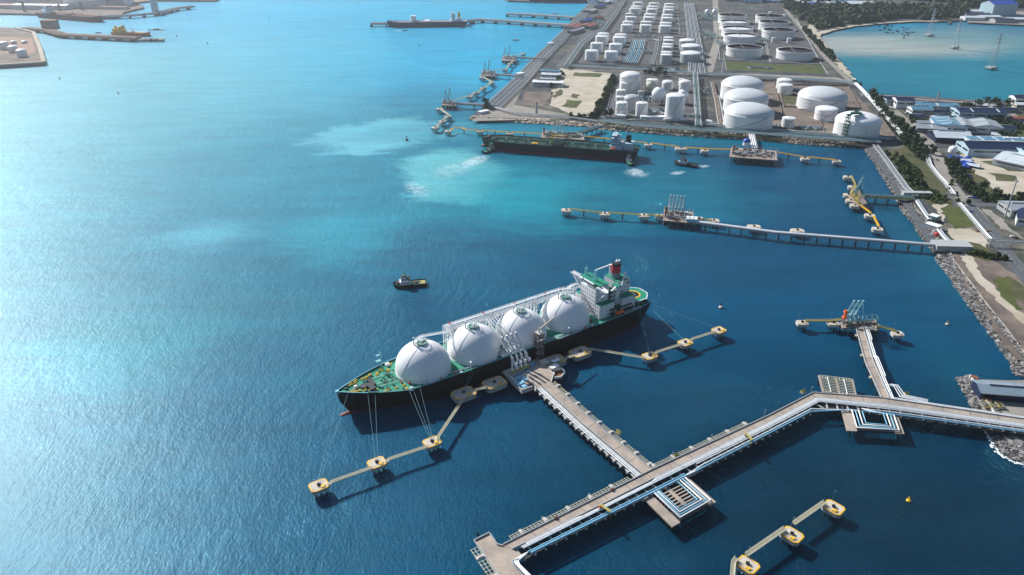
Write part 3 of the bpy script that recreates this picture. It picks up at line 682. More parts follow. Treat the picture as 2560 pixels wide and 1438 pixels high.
fn.lathe([(1, 40.6), (1, 45)], 24, (0, 0, 0)); fn.v = [(fc[0] + x * 4.4, fc[1] + y * 3.4, z) for x, y, z in fn.v]; fun = fn.build('funnel', 'funnel_grey', gc)
for nm, z0, z1, k0, k1, mm in (('funnel_band', 45, 51.4, 1., .96, 'funnel_red'), ('funnel_top', 51.4, 53, .96, .94, 'black')):
    q = MB(); q.lathe([(k0, z0), (k1, z1)], 24); q.v = [(fc[0] + x * 4.4, fc[1] + y * 3.4, z) for x, y, z in q.v]; q.build(nm, mm, fun)
q = MB()
for a, b in ((-1.6, -.8), (-.2, .9), (1.5, -.4), (.6, -1.2)): q.tube([(fc[0] + a, fc[1] + b, 52.8), (fc[0] + a, fc[1] + b, 54.6), (fc[0] + a + 1.4, fc[1] + b, 55.6)], .5, 8)
q.build('exhaust_pipe', 'silver', fun)
def deck_crane(s, t, z, hh, jib):
    m = MB(); m.cyl((s, t, z), 1., hh, 10); m.box((s, t, z + hh + .8), (2.4, 2., 1.8)); m.bar((s, t, z + hh + 1.4), (s + jib[0], t + jib[1], z + hh + jib[2]), .9, .9)
    m.lathe([(.2, -.9), (1.1, -.4), (1.3, 0), (1.1, .5), (.2, .9)], 12, (s + 1.8, t - 2, z + 1.2)); return m.build('deck_crane', 'clean_white', gc)
deck_crane(F0 + 29, 6.4, 40.6, 8, (-15, 3, -1.5)); deck_crane(F0 + 34, -6.5, 40.6, 4, (-8, -5.5, -6))
mb = MB()                                                 # radar masts on the bridge roof
for s, t, hh in ((F0 + 5, -3, 9), (F0 + 6, 10.5, 6)):
    for a, b in ((-.9, -.9), (.9, -.9), (.9, .9), (-.9, .9)): mb.bar((s + a, t + b, 45.3), (s + a * .4, t + b * .4, 45.3 + hh), .28)
    for z in (2, 4, 6): mb.bar((s, t - 2.4, 45.3 + z), (s, t + 2.4, 45.3 + z), .3); mb.bar((s - 1.6, t, 45.3 + z), (s + 1.6, t, 45.3 + z), .25)
    mb.bar((s, t, 45.3), (s, t, 45.3 + hh + 3), .3); mb.box((s, t, 45.3 + hh), (.4, 4, .5))
for k in range(14): s, t = F0 + 2 + random.random() * 8, random.uniform(-2, 13); mb.bar((s, t, 45.3), (s + .2, t, 46.4 + random.random() * 3), .24)
mb.build('radar_mast', 'bow_turquoise', gc)
# helicopter deck on the stern
HC = (269.5, -4.5); hz = 21.3; OC = [(HC[0] + 13.6 * math.cos(R(22.5 + 45 * k)), HC[1] + 13.6 * math.sin(R(22.5 + 45 * k))) for k in range(8)]
mb = MB(); mb.prism(OC, hz - .5, hz); hd = mb.build('helideck', 'helideck_green', gc)
mb = MB()
def ring(r0, r1, z, m):
    n = 40; vs = [(HC[0] + r0 * math.cos(2 * math.pi * i / n), HC[1] + r0 * math.sin(2 * math.pi * i / n), z) for i in range(n)] + [(HC[0] + r1 * math.cos(2 * math.pi * i / n), HC[1] + r1 * math.sin(2 * math.pi * i / n), z) for i in range(n)]
    m.add(vs, [(i, n + i, n + (i + 1) % n, (i + 1) % n) for i in range(n)]); return m
q = ring(5.6, 7.0, hz + .06, MB()); q.build('touchdown_ring', 'yellow', hd)
q = MB(); q.lathe([(5.6, hz + .03), (5.6, hz + .05)], 40, (HC[0], HC[1], 0)); q.build('touchdown_disc', 'black', hd)
q = MB(); q.box((HC[0] - 1.3, HC[1], hz + .12), (.8, 4.6, .06)); q.box((HC[0] + 1.3, HC[1], hz + .12), (.8, 4.6, .06)); q.box((HC[0], HC[1], hz + .12), (1.8, .9, .05)); q.build('letter_h', 'line_white', hd)
q = MB(); 
for a, b in zip(OC, OC[1:] + OC[:1]): q.bar((a[0], a[1], hz + .1), (b[0], b[1], hz + .1), .7, .3)
q.build('deck_edge_line', 'clean_white', hd)
q = MB()
for x, y in OC: q.bar((lerp(HC[0], x, .9), lerp(HC[1], y, .9), 15.8), (lerp(HC[0], x, .9), lerp(HC[1], y, .9), hz - .5), .5)
for a, b in zip(OC, OC[1:] + OC[:1]): q.bar((a[0], a[1], hz - .4), (b[0], b[1], hz - .4), .4)
q.build('helideck_support', 'deck_dark_green', hd)
# foredeck gear
def mount(x): return top(x)
mb = MB(); mb.cyl((20, -1.5, mount(20)), 2.6, 1.6, 16); mb.box((24, -4.5, mount(24) + 1), (3.2, 9, 2.2)); mb.box((27.5, 1, mount(27) + .8), (3, 8, 1.8))
for t in (-7, -5, -3, -1, 1.5, 3.5): mb.cyl((26, t, mount(26)), 1., 2.1, 10)
mb.build('windlass', 'dark_steel', gc)
mb = MB()
for k in range(34):
    s = 8 + random.random() * 42; wd = (1 - max(0, 1 - s / 58) ** 1.55) * 21; t = random.choice((-1, 1)) * wd * (random.uniform(.55, .95))
    mb = MB(); mb.box((s, t, mount(s) + .15), (2.4, 1., .3))
    for e in (-.7, .7): mb.cyl((s + e, t, mount(s)), .42, 1.2, 8)
    mb.build('bollard', 'yellow', gc)
mb = MB()
for k in range(46):
    s = 7 + random.random() * 44; wd = (1 - max(0, 1 - s / 58) ** 1.55) * 21; t = random.uniform(-.9, .9) * wd; mb.box((s, t, mount(s) + .4), (.8 + random.random(), .7 + random.random(), .8 + random.random()), random.random() * 3)
mb.build('deck_fitting', 'deck_dark_green', gc)
mb = MB(); mb.box((14.6, 0, mount(14) + 1.1), (3.4, 2., 2.), .3, .7); mb.box((47.2, 18.2, mount(47) + 1), (3, 2, 2)); mb.box((48, -20.6, ZD + 1.5), (2.4, 2.4, 2.6), 0, .6)
for s, t in ((60, -19.8), (63, -20.8), (88, -21.6), (176, -21.7), (212, -21)): mb.box((s, t, ZD + .8), (1.8, .9, 1.4))
mb.build('deck_locker', 'clean_white', gc)
mb = MB(); mb.tube([(42, 16.5, mount(42)), (42, 16.5, 30)], .55, 8); mb.box((40.5, 16.5, 27.5), (4, 1.6, 1.4)); mb.box((40.3, 16.5, 22.8), (4.4, 2.4, 1.4)); mb.build('foremast', 'bow_turquoise', gc)
mb = MB()
for t in (-6, -2, 6): mb.tube([(30, t, mount(30) + .6), (47, t + .6, ZD + 1.2)], .22, 5)
for t in (-19, -18): mb.tube([(52, t * .8, ZD + .8), (90, t, ZD + .9), (120, t, ZD + .9), (215, t - .6, ZD + .9)], .2, 5)
for s in (58, 97, 188): mb.tube([(s, -20.5, ZD), (s, -20.5, ZD + 6)], .28, 6); mb.box((s, -20.5, ZD + 6), (1.4, 1.4, .6))
mb.build('deck_line', 'pipe_white', gc)
mb = MB()
for s, t in ((50, -13), (46, -9), (72, -20.8), (84, -20.4), (204, -20.6), (216, -14)): mb.box((s, t, ZD + 1), (1.2, 1.2, 1.6))
for s in (100, 130, 160, 190, 206): mb.box((s, 15.9, 36.4), (1.2, 1, 1.3))
mb.build('fire_monitor', 'red', gc)
mb = MB(); mb.bar((176, -22.6, ZD + .8), (198, -22.9, ZD + 1.2), 1.2, .5); railing(mb, [(176, -23, ZD + 1), (198, -23.2, ZD + 1.4)], 1., 2); mb.build('gangway', 'silver', gc)
mb = MB()
for k in range(9): mb.bar((247 + k * 2.2, -20.8, ZD), (247 + k * 2.2, -20.8, ZD + 2.2), .25); mb.bar((247 + k * 2.2, -20.8, ZD + 2.2), (247 + k * 2.2, -18.5, ZD + 2.2), .25)
mb.bar((247, -20.8, ZD + 2.2), (265, -20.8, ZD + 2.2), .25); mb.build('stern_frame', 'clean_white', gc)
# enclosed lifeboat in its davit
lb = thing('lifeboat', 'orange enclosed lifeboat hanging beside the gas carrier deckhouse', 'lifeboat', SH(241.5, -20.2, 19.2), AFT)
m = MB(); m.smooth = True; m.lathe([(.1, -4.6), (1.0, -4.1), (1.55, -2.6), (1.7, 0), (1.6, 2.6), (1.1, 4.1), (.1, 4.6)], 14); m.v = [(z, x, y * .95) for x, y, z in m.v]; m.build('boat_body', 'orange', lb)
m = MB(); m.box((2.0, 0, 1.7), (1.7, 1.6, .9), taper=.8); m.build('coxswain_cabin', 'orange', lb)
m = MB()
for x in (-3.6, 3.6): m.bar((x, 1.6, -3.4), (x, 1.9, 2.4), .35); m.bar((x, 1.9, 2.4), (x, -.2, 2.6), .3)
m.build('davit', 'clean_white', lb)

# ---------------------------------------------------------------- a second kind of ship: oil tanker with flush deck and house aft
def tanker(name, label, bow, stern, B, zd, sup, mats, group=None, detail=True):
    b = Vector((bow.x, bow.y, 0)); s = Vector((stern.x, stern.y, 0)); L = (s - b).length; r = thing(name, label, 'ship', b, math.atan2(s.y - b.y, s.x - b.x), group)
    h, d, e, tp = hull(L, B, zd, (6, 0), zd * .22, L * .22, L * .16, .45, .85, mats.get('split', 1.), 1., 1.9)
    h.build('hull', [mats['hull'], mats['boot']], r); d.build('deck', mats['deck'], r)
    x0 = L * sup[0]; hz2 = sup[1]
    a = MB(); a.box((x0 + 6, 0, zd + hz2 / 2), (12, B * .62, hz2)); a.box((x0 + 4.5, 0, zd + hz2 + 1.4), (8, B * .5, 2.8)); a.box((x0 + 3.5, 0, zd + hz2 + 1.), (3, B * .98, .5)); a.box((x0 + 8, 0, zd + 3), (18, B * .8, 6)); ac = a.build('accommodation', mats['house'], r)
    a = MB(); a.box((x0 + .4, 0, zd + hz2 + 1.7), (.4, B * .46, 1.1))
    for z in range(3, int(hz2), 3): a.box((x0 + 6, -B * .311, zd + z + 5), (9, .3, .8)); a.box((x0 - .02, 0, zd + z + 5), (.3, B * .55, .8))
    a.build('window', 'glass_dark', ac)
    a = MB(); a.box((x0 + 25, 0, zd + 5), (14, B * .5, 10)); cs = a.build('engine_casing', mats['house'], r)
    a = MB(); a.lathe([(1, zd + 10), (1, zd + hz2 + 2), (.8, zd + hz2 + 3)], 16); a.v = [(x0 + 24 + x * 4, y * 3.2, z) for x, y, z in a.v]; a.build('funnel', mats['funnel'], r)
    a = MB(); a.bar((x0 + 4, 0, zd + hz2 + 2.8), (x0 + 4, 0, zd + hz2 + 11), .5); a.bar((x0 + 4, -3, zd + hz2 + 7), (x0 + 4, 3, zd + hz2 + 7), .4); a.build('mast', mats['house'], r)
    for k, t in enumerate((-3.5, -1.2, 1.2, 3.5)):
        a = MB(); a.tube([(L * .08, t * .6, tp(L * .08) + 1.5), (L * .16, t, zd + 2), (x0 - 2, t, zd + 2)], .5, 6); a.build('deck_pipe', mats['pipe'], r)
    a = MB(); a.box((L * .5, 0, zd + 2.2), (16, B * .9, .5))
    for k in range(7): a.tube([(L * .5 - 7 + k * 2.3, -B * .45, zd + 3), (L * .5 - 7 + k * 2.3, B * .45, zd + 3)], .5, 6)
    a.build('manifold', mats['pipe'], r)
    a = MB(); a.box((L * .46, 0, zd + 5), (2.4, 2.4, 10)); a.bar((L * .46, 0, zd + 10.5), (L * .46 + 22, -2, zd + 12.5), 1.4, 1.2); a.build('hose_crane', mats.get('crane', 'yellow'), r)
    a = MB(); 
    for k in range(10):
        s2 = L * (.17 + .065 * k); a.bar((s2, -B * .47, zd + .5), (s2, B * .47, zd + .5), .7, .9)
        for t in (-.3, .3): a.cyl((s2 + 5, B * t, zd), .9, 1.6, 8)
    a.build('deck_stiffener', mats['deck2'], r)
    a = MB()
    for k in range(5): a.bar((L * (.18 + .14 * k), -B * .32, zd), (L * (.18 + .14 * k), -B * .32, zd + 5), .5); a.box((L * (.18 + .14 * k), -B * .32, zd + 5), (1.3, 1.3, 1.3))
    a.build('deck_light', 'clean_white', r)
    a = MB(); a.box((L * .05, 0, tp(L * .05) + 1.), (5, B * .3, 2)); a.box((L * .10, 0, tp(L * .1) + 1), (4, B * .5, 1.4)); a.bar((L * .04, 0, tp(L * .04)), (L * .04, 0, tp(L * .04) + 9), .7); a.build('windlass', mats.get('bowgear', 'dark_steel'), r)
    a = MB(); a.smooth = True; a.lathe([(.2, -6), (1.5, -5), (2.6, -2), (2.8, 6)], 12); a.v = [(z + 5.5, x, y * 1.1 + .6) for x, y, z in a.v]; a.build('bulbous_bow', mats['boot'], r)
    if detail:
        a = MB(); railing(a, [(s, -bb * .98, z) for s, bb, z in e[3:]], 1.1, 5, .22); railing(a, [(s, bb * .98, z) for s, bb, z in e[3:]], 1.1, 5, .22); a.build('railing', mats['deck2'], r)
    return r, L
tk, TL = tanker('oil_tanker', 'black oil tanker with teal green deck and red boot, turned by tugs', P(1203, 341, 15), P(1598, 374, 13), 38, 13, (.83, 17),
                dict(hull='hull_black', boot='hull_red', deck='deck_dark_green', house='wall_blue', funnel='black', pipe='deck_dark_green', deck2='dark_steel', split=3.))
TKR = lambda s, t, z: tk.location + Vector((math.cos(tk.rotation_euler.z) * s - math.sin(tk.rotation_euler.z) * t, math.sin(tk.rotation_euler.z) * s + math.cos(tk.rotation_euler.z) * t, z))
lb = dup(lb, TKR(TL * .83 + 5, -17.6, 16), tk.rotation_euler.z, 'faded red lifeboat hanging beside the oil tanker superstructure')
a = MB(); a.box((TL * .36, -9, 13.5), (9, 6, .6)); a.build('deck_mat', 'yellow', tk)
far, FL = tanker('oil_tanker', 'navy hulled tanker with white and yellow deckhouse at the distant pier', P(967, 57, 12), P(1168, 54, 12), 44, 14, (.80, 22),
                 dict(hull='hull_navy', boot='hull_red', deck='roof_grey', house='clean_white', funnel='yellow', pipe='clean_white', deck2='steel', crane='clean_white', split=.8), detail=False)
a = MB(); a.cyl((FL * .33, 8, 14), 9, 16, 20); a.build('deck_drum', 'wall_white', far)
redship, _ = tanker('cargo_ship', 'long red hulled ship lying along the hazy far left shore', P(258, 47, 10), P(100, 34, 10), 40, 14, (.82, 20),
                 dict(hull='hull_red', boot='hull_red', deck='rust', house='clean_white', funnel='funnel_red', pipe='roof_red', deck2='rust', crane='clean_white', split=4.), detail=False)
yel, _ = tanker('cargo_ship', 'small yellow ship with white masts at the hazy left pier', P(377, 85, 6), P(283, 82, 6), 26, 8, (.70, 14),
                 dict(hull='orange', boot='hull_red', deck='yellow', house='yellow', funnel='yellow', pipe='clean_white', deck2='yellow', crane='clean_white', split=1.5), detail=False)

# ---------------------------------------------------------------- tugs
def tug(label, c, heading, L=30., cols=('hull_navy', 'clean_white', 'deck_dark_green', 'red'), group='tugs working in the harbour', afterdeck=None):
    B = L * .34; r = thing('tug', label, 'tug', (c.x - math.cos(heading) * L / 2, c.y - math.sin(heading) * L / 2, 0), heading, group)
    h, d, e, tp = hull(L, B, 2.6, (1.2, 0), 1.7, L * .3, L * .22, .8, .9, .5, .7, 1.9)
    h.build('hull', [cols[0], 'hull_black'], r); d.build('deck', cols[2], r)
    a = MB()
    for s, b, z in e: a.lathe([(.2, -.5), (.45, 0), (.2, .5)], 7, (s, -b - .1, z - 1.)); a.lathe([(.2, -.5), (.45, 0), (.2, .5)], 7, (s, b + .1, z - 1.))
    a.tube([(s, -b - .12, z - .4) for s, b, z in e], .3, 6); a.tube([(s, b + .12, z - .4) for s, b, z in e], .3, 6); a.build('fender', 'black', r)
    a = MB(); a.box((L * .37, 0, 4.3), (L * .33, B * .66, 3.2)); a.box((L * .35, 0, 7.1), (L * .22, B * .5, 2.4)); a.box((L * .34, 0, 9.9), (L * .15, B * .44, 3.2), 0, .92); ho = a.build('wheelhouse', cols[1], r)
    a = MB(); a.box((L * .34, 0, 10.4), (L * .150, B * .436, 1.1)); a.box((L * .35, 0, 7.6), (L * .222, B * .505, .8)); a.box((L * .37, 0, 4.6), (L * .29, B * .668, .7)); a.build('window', 'glass_dark', ho)
    a = MB(); a.box((L * .34, 0, 11.6), (L * .17, B * .48, .2)); a.box((L * .36, 0, 8.4), (L * .25, B * .56, .2)); a.build('roof_deck', cols[2], ho)
    for t in (-.2, .2):
        a = MB(); a.cyl((L * .5, B * t, 3), .7, 6.4, 10); a.build('exhaust_stack', cols[3], r)
    a = MB()
    for t in (-.8, .8): a.bar((L * .38, t, 10.8), (L * .37, t * .3, 16), .22)
    a.bar((L * .37, 0, 10.8), (L * .37, 0, 22), .28); a.bar((L * .37, -1.6, 14), (L * .37, 1.6, 14), .25); a.bar((L * .37, -1., 16.4), (L * .37, 1., 16.4), .25); a.build('mast', cols[3] if cols[3] != 'black' else 'pipe_teal', r)
    a = MB(); a.cyl((L * .14, 0, 3.2), .9, 1.4, 10); a.box((L * .17, 0, 4), (1.6, 3, 1.6)); a.box((L * .68, 0, 3.4), (2.4, 2.6, 1.6)); a.cyl((L * .8, 0, 2.6), .5, 1.3, 8); a.build('towing_winch', 'rust', r)
    if afterdeck: a = MB(); a.box((L * .87, 0, 2.75), (L * .16, B * .6, .12)); a.build('work_mat', afterdeck, r)
    return r
c0 = P(1025, 714); tug('black tug with white wheelhouse and yellow deck fittings, alone in open water', c0, math.atan2((P(1066, 708) - P(983, 715)).y, (P(1066, 708) - P(983, 715)).x), 32, ('hull_black', 'clean_white', 'deck_dark_green', 'dark_steel'), afterdeck='olive_yellow')
tug('dark tug pushing the red bow of the oil tanker', P(1224, 379), R(232), 27, ('hull_navy', 'wall_cream', 'deck_green', 'dark_steel'))
tug('green decked tug pushing the stern of the oil tanker', P(1573, 408), R(277), 29, ('hull_black', 'clean_white', 'deck_green', 'red'))
tug('blue and white tug with red mast, manoeuvring clear of the tanker', P(1714, 414), R(-28) , 34, ('hull_navy', 'clean_white', 'dark_steel', 'red'))
def launch(label, c, heading, L, hullm, housem):
    r = thing('launch', label, 'boat', (c.x - math.cos(heading) * L / 2, c.y - math.sin(heading) * L / 2, 0), heading, 'small boats')
    h, d, e, tp = hull(L, L * .28, 1.3, (.8, 0), .7, L * .4, L * .3, .9, .95, .3, .4, 1.8); h.build('hull', [hullm, 'hull_red'], r); d.build('deck', 'roof_grey', r)
    a = MB(); a.box((L * .5, 0, 2.4), (L * .34, L * .18, 2.2), 0, .85); k = a.build('cabin', housem, r); a = MB(); a.box((L * .5, 0, 2.7), (L * .325, L * .183, .7)); a.build('window', 'glass_dark', k); return r
launch('white launch with red boot alongside the oil tanker', P(1450, 389), R(185), 16, 'clean_white', 'clean_white')
launch('small dark workboat in the cyan water off the left jetties', P(1289, 101), R(12), 18, 'hull_black', 'clean_white')
launch('speedboat with a white wake below the distant navy tanker', P(1012, 77), R(180), 15, 'hull_navy', 'clean_white')
launch('long dark barge boat near the yellow ship', P(391, 75), R(0), 45, 'hull_red', 'rust')
launch('small boat behind the hazy left pier', P(246, 83), R(0), 18, 'hull_red', 'clean_white')
launch('white boat between the two distant piers', P(1388, 35), R(0), 24, 'clean_white', 'clean_white')
launch('red and white ship beside the far pier', P(1330, 37), R(5), 70, 'hull_red', 'clean_white')
# ---------------------------------------------------------------- buoys
def buoy(label, c, m, h=4., mtop=None):
    r = thing('buoy', label, 'buoy', c, 0, 'navigation buoys'); k = h / 4
    a = MB(); a.lathe([(1.0 * k, -.6 * k), (1.35 * k, .1 * k), (1.35 * k, .9 * k), (.7 * k, 1.1 * k)], 14); a.build('float', m, r)
    a = MB()
    for i in range(4): an = i * math.pi / 2; a.bar((.7 * k * math.cos(an), .7 * k * math.sin(an), 1.1 * k), (.25 * k * math.cos(an), .25 * k * math.sin(an), 3.4 * k), .14 * k)
    a.lathe([(.5 * k, 2.2 * k), (.5 * k, 3.1 * k)], 8); a.build('tower', mtop or m, r)
    a = MB(); a.cyl((0, 0, 3.4 * k), .22 * k, .6 * k, 8); a.build('lantern', 'black', r); return r
buoy('dark buoy with cream float in the basin beyond the white trestle berth', P(1802, 770), 'wall_cream', 5.5, 'black')
buoy('cream buoy near the boulder shore at right', P(2368, 812), 'wall_cream', 4.6, 'olive_yellow')
buoy('yellow buoy in the dark water at bottom right', P(2271, 1253), 'yellow', 4.2)
buoy('dark buoy in the pale plume left of the oil tanker', P(1017, 351), 'hull_black', 7)
for u, v, l in ((149, 198, 'tiny dark buoy in the bright water under the left tank island'), (296, 235, 'tiny dark buoy in the bright water, right of the one under the tank island'), (442, 92, 'tiny buoy beyond the end of the hazy left pier'), (519, 110, 'tiny buoy furthest out from the hazy left pier'),
                (673, 46, 'tiny buoy in open pale water, left of the distant navy tanker'), (893, 6, 'tiny buoy in open pale water at the top edge'), (1048, 115, 'tiny buoy in cyan water below the distant navy tanker')):
    buoy(l, P(u, v), 'hull_red', 5.5)
# ================================================================ jetties
DZ = 8.0
def octo(c, a, b, rz, k=.3):
    pts = [(a, -b * (1 - k)), (a, b * (1 - k)), (a * (1 - k), b), (-a * (1 - k), b), (-a, b * (1 - k)), (-a, -b * (1 - k)), (-a * (1 - k), -b), (a * (1 - k), -b)]
    co, si = math.cos(rz), math.sin(rz); return [(c[0] + x * co - y * si, c[1] + x * si + y * co) for x, y in pts]
def rim(mb, poly, z, w, sides=None):
    n = len(poly); cx = sum(p[0] for p in poly) / n; cy = sum(p[1] for p in poly) / n
    ins = []
    for i, p in enumerate(poly):
        d = Vector((cx - p[0], cy - p[1])); ins.append((p[0] + d.x / d.length * w, p[1] + d.y / d.length * w))
    for i in range(n):
        if sides and i not in sides: continue
        j = (i + 1) % n; a, b, c, d = poly[i], poly[j], ins[j], ins[i]
        mb.add([(a[0], a[1], z), (b[0], b[1], z), (c[0], c[1], z), (d[0], d[1], z), (a[0] * 1.0, a[1], z - .5), (b[0], b[1], z - .5)], [(3, 2, 1, 0), (0, 1, 5, 4)])
def dolphin(label, c, a, b, rz, group, style='yellow', z=7., light=False, h=2.6):
    """concrete cap on raked piles with a quick-release hook; local x along the berth"""
    r = thing('dolphin', label, 'mooring dolphin', (c.x, c.y, 0), rz, group)
    pl = octo((0, 0), a, b, 0); m = MB(); m.prism(pl, z - h, z); cap = m.build('cap', ['cap_tan'], r)
    m = MB(); q = octo((0, 0), a + .06, b + .06, 0); m.prism(q, z - h + .02, z - .35); m.build('cap_side', 'concrete_side' if style != 'pale' else 'concrete_pale', cap)
    if style == 'yellow':
        m = MB(); rim(m, octo((0, 0), a + .05, b + .05, 0), z + .05, .95); m.build('edge_paint', 'yellow', cap)
    m = MB(); m.cyl((0, 0, z), .9, .5, 10); m.box((-.5, .1, z + .9), (1.1, .9, 1.3)); m.box((.8, -.1, z + .8), (1.0, .8, 1.1)); m.cyl((.2, .9, z), .35, 1.5, 8); m.build('mooring_hook', 'dark_steel', r)
    m = MB(); m.box((a * .3, -b * .55, z + .35), (2.2, 1.8, .7) if style == 'yellow' else (1.2, 1., .8)); m.box((a * .5, -b * .4, z + .3), (1.4, 1., .6)); m.build('capstan_box', 'yellow' if style == 'yellow' else 'cap_tan', r)
    for x in (-.6, 0., .6):
        for y in (-.55, .55):
            m = MB(); m.tube([(a * x * .8, b * y * .8, z - h), (a * x * 1.15, b * y * 1.25, -3)], .5, 7); m.build('pile', 'pile_dark', r)
    m = MB(); railing(m, [(a * .9, -b * .9, z), (-a * .6, -b * .9, z), (-a * .95, -b * .3, z)], 1.1, 2.5, .1); m.build('handrail', 'frame_tan', r)
    if light:
        m = MB(); m.bar((-a * .5, b * .75, z), (-a * .5, b * .75, z + 8.5), .16); m.box((-a * .5 + .5, b * .75, z + 8.5), (1.2, .4, .25)); m.build('lamp_post', 'pipe_teal', r)
    return r
def catwalk(label, pts, z, group, m='frame_tan', w=1.5, truss=True, piers=None):
    c = [Vector((p.x, p.y, z)) for p in pts]; r = thing('catwalk', label, 'catwalk', c[0], 0, group)
    a = MB()
    for p, q in zip(c[:-1], c[1:]): a.bar(p, q, w, .25)
    a.build('walkway_deck', m, r, world=True)
    for sgn in (-1, 1):
        a = MB(); e = offset(c, sgn * w / 2); 
        for k in (.0, .6, 1.1):
            for p, q in zip(e[:-1], e[1:]): a.bar(p + Vector((0, 0, k)), q + Vector((0, 0, k)), .14 if k else .3, .14 if k else .5)
        for p, _ in along(e, 2.2): a.bar(p, p + Vector((0, 0, 1.1)), .12)
        a.build('handrail', m, r, world=True)
    if piers:
        for f in piers:
            L = sum((q - p).length for p, q in zip(c[:-1], c[1:])); p = along(c, L * f)[1][0]
            a = MB(); a.box((p.x, p.y, z - .6), (2.6, 2.6, .8)); a.tube([(p.x, p.y, z - .4), (p.x, p.y, -3)], .7, 8); a.build('pier', 'pile_dark', r, world=True)
    return r
GD = 'mooring dolphins of the gas jetty'
dols = {}
LNG_D = [('m1', 797, 1213, 5.6, 4.6, 'farthest dolphin off the gas carrier bow, at the outer end of the catwalk'), ('m2', 942, 1156, 5.6, 4.6, 'middle dolphin of the catwalk line off the gas carrier bow'),
         ('m3', 1080, 1104, 5.6, 4.6, 'dolphin at the elbow of the catwalk off the gas carrier bow'), ('m4', 1624, 889, 5.6, 4.6, 'dolphin with two lines at the bend of the catwalk behind the gas carrier'),
         ('m5', 1713, 856, 5.6, 4.6, 'middle dolphin of the catwalk behind the gas carrier stern'), ('m6', 1797, 825, 5.6, 4.6, 'farthest dolphin astern of the gas carrier, at the catwalk end')]
for k, u, v, a, b, l in LNG_D: dols[k] = dolphin(l, P(u, v, 7), a, b, AFT if k in 'm1m2m3' else AFT, GD, light=False)
for k, u, v, l in (('b1', 1159, 982, 'large breasting dolphin nearest the gas carrier bow, touching its black side'), ('b2', 1236, 956, 'large breasting dolphin left of the loading platform'),
                   ('b3', 1386, 900, 'large breasting dolphin just right of the loading platform'), ('b4', 1450, 879, 'large breasting dolphin where the aft catwalk begins')):
    dols[k] = dolphin(l, P(u, v, 7), 8.6, 6.2, AFT, 'breasting dolphins of the gas jetty', h=3.6)
    m = MB(); m.box((0, 7.0, 4.4), (9, 1.2, 6.)); m.build('fender_panel', 'black', dols[k])
def dl(k, ox=0, oy=-3.4): o = dols[k].location; return Vector((o.x + math.cos(AFT) * ox - math.sin(AFT) * oy, o.y + math.sin(AFT) * ox + math.cos(AFT) * oy, 0))
GC = 'catwalks of the gas jetty'
catwalk('catwalk joining the two outermost dolphins off the gas carrier bow', [dl('m1', 5), dl('m1', 8, -2), dl('m2', -5)], 7.2, GC)
catwalk('catwalk joining the middle and elbow dolphins off the gas carrier bow', [dl('m2', 5), dl('m2', 8, -2), dl('m3', -5)], 7.2, GC)
catwalk('steep looking catwalk from the elbow dolphin up to the bow breasting dolphin', [dl('m3', 4, -1), dl('m3', 6, 2), dl('b1', -3, -6)], 7.2, GC)
catwalk('short catwalk between the two breasting dolphins near the bow', [dl('b1', 8, -2), dl('b2', -8, -3)], 7.2, GC)
catwalk('short catwalk between the two breasting dolphins right of the loading platform', [dl('b3', 8, -3), dl('b4', -8, -3)], 7.2, GC)
catwalk('long catwalk running from the aft breasting dolphin to the bend dolphin', [dl('b4', 8, -1), dl('m4', -6, -1)], 7.2, GC)
catwalk('catwalk from the bend dolphin to the middle dolphin astern', [dl('m4', 5, -1), dl('m4', 8, 0), dl('m5', -5, -1)], 7.2, GC)
catwalk('catwalk from the middle dolphin to the last dolphin astern', [dl('m5', 5, -1), dl('m5', 8, 0), dl('m6', -5, -1)], 7.2, GC)
# ---------------------------------------------------------------- mooring lines
def line(label, a, b, sag=.8, w=.10):
    a = Vector(a); b = Vector(b); m = MB(); m.tube([a.lerp(b, i / 8) - Vector((0, 0, sag * 4 * (i / 8) * (1 - i / 8))) for i in range(9)], w, 4)
    o = m.build('mooring_line', 'rope'); return tag(o, label, 'mooring line', 'mooring lines of the gas carrier')
def dtop(k, o=0.): p = dols[k].location; return (p.x + o * .8, p.y + o * .5 + .3, 8.2)
for i, (s, t) in enumerate(((1.5, -1.), (7, -4.4))): line(('left', 'right')[i] + ' one of the twin lines from the bow tip to the farthest dolphin', SH(s, t, top(s) + .4), dtop('m1', i * 1.6 - .8))
for i, (s, t) in enumerate(((19, -11.2), (23.5, -13.2))): line(('left', 'right')[i] + ' one of the twin lines from the bow flare to the middle dolphin', SH(s, t, top(s) + .2), dtop('m2', i * 1.6 - .8))
for i, (s, t) in enumerate(((46, -20.4), (49, -20.9), (54, -21.8))): line(('left', 'middle', 'right')[i] + ' one of the three lines from the shoulder to the elbow dolphin', SH(s, t, ZD + 1.2), dtop('m3', i * 1. - 1))
for i, (s, t) in enumerate(((96, -23.1), (98, -23.1))): line(('upper', 'lower')[i] + ' spring line from the black side to the bow breasting dolphin', SH(s, t, ZD + .6 - 2 * i), dtop('b1', i - .5), .3, .1)
for i, (s, t) in enumerate(((262, -20.), (265, -19.5))): line(('left', 'right')[i] + ' one of the twin stern lines to the bend dolphin', SH(s, t, ZD + 1), dtop('m4', i * 1.2 - .6))
line('faint stern line reaching the farthest dolphin astern', SH(277, -12, ZD + 1), dtop('m6'), .8, .12); line('faint stern line reaching the middle dolphin astern', SH(276, -14, ZD + 1), dtop('m5'), .8, .12)

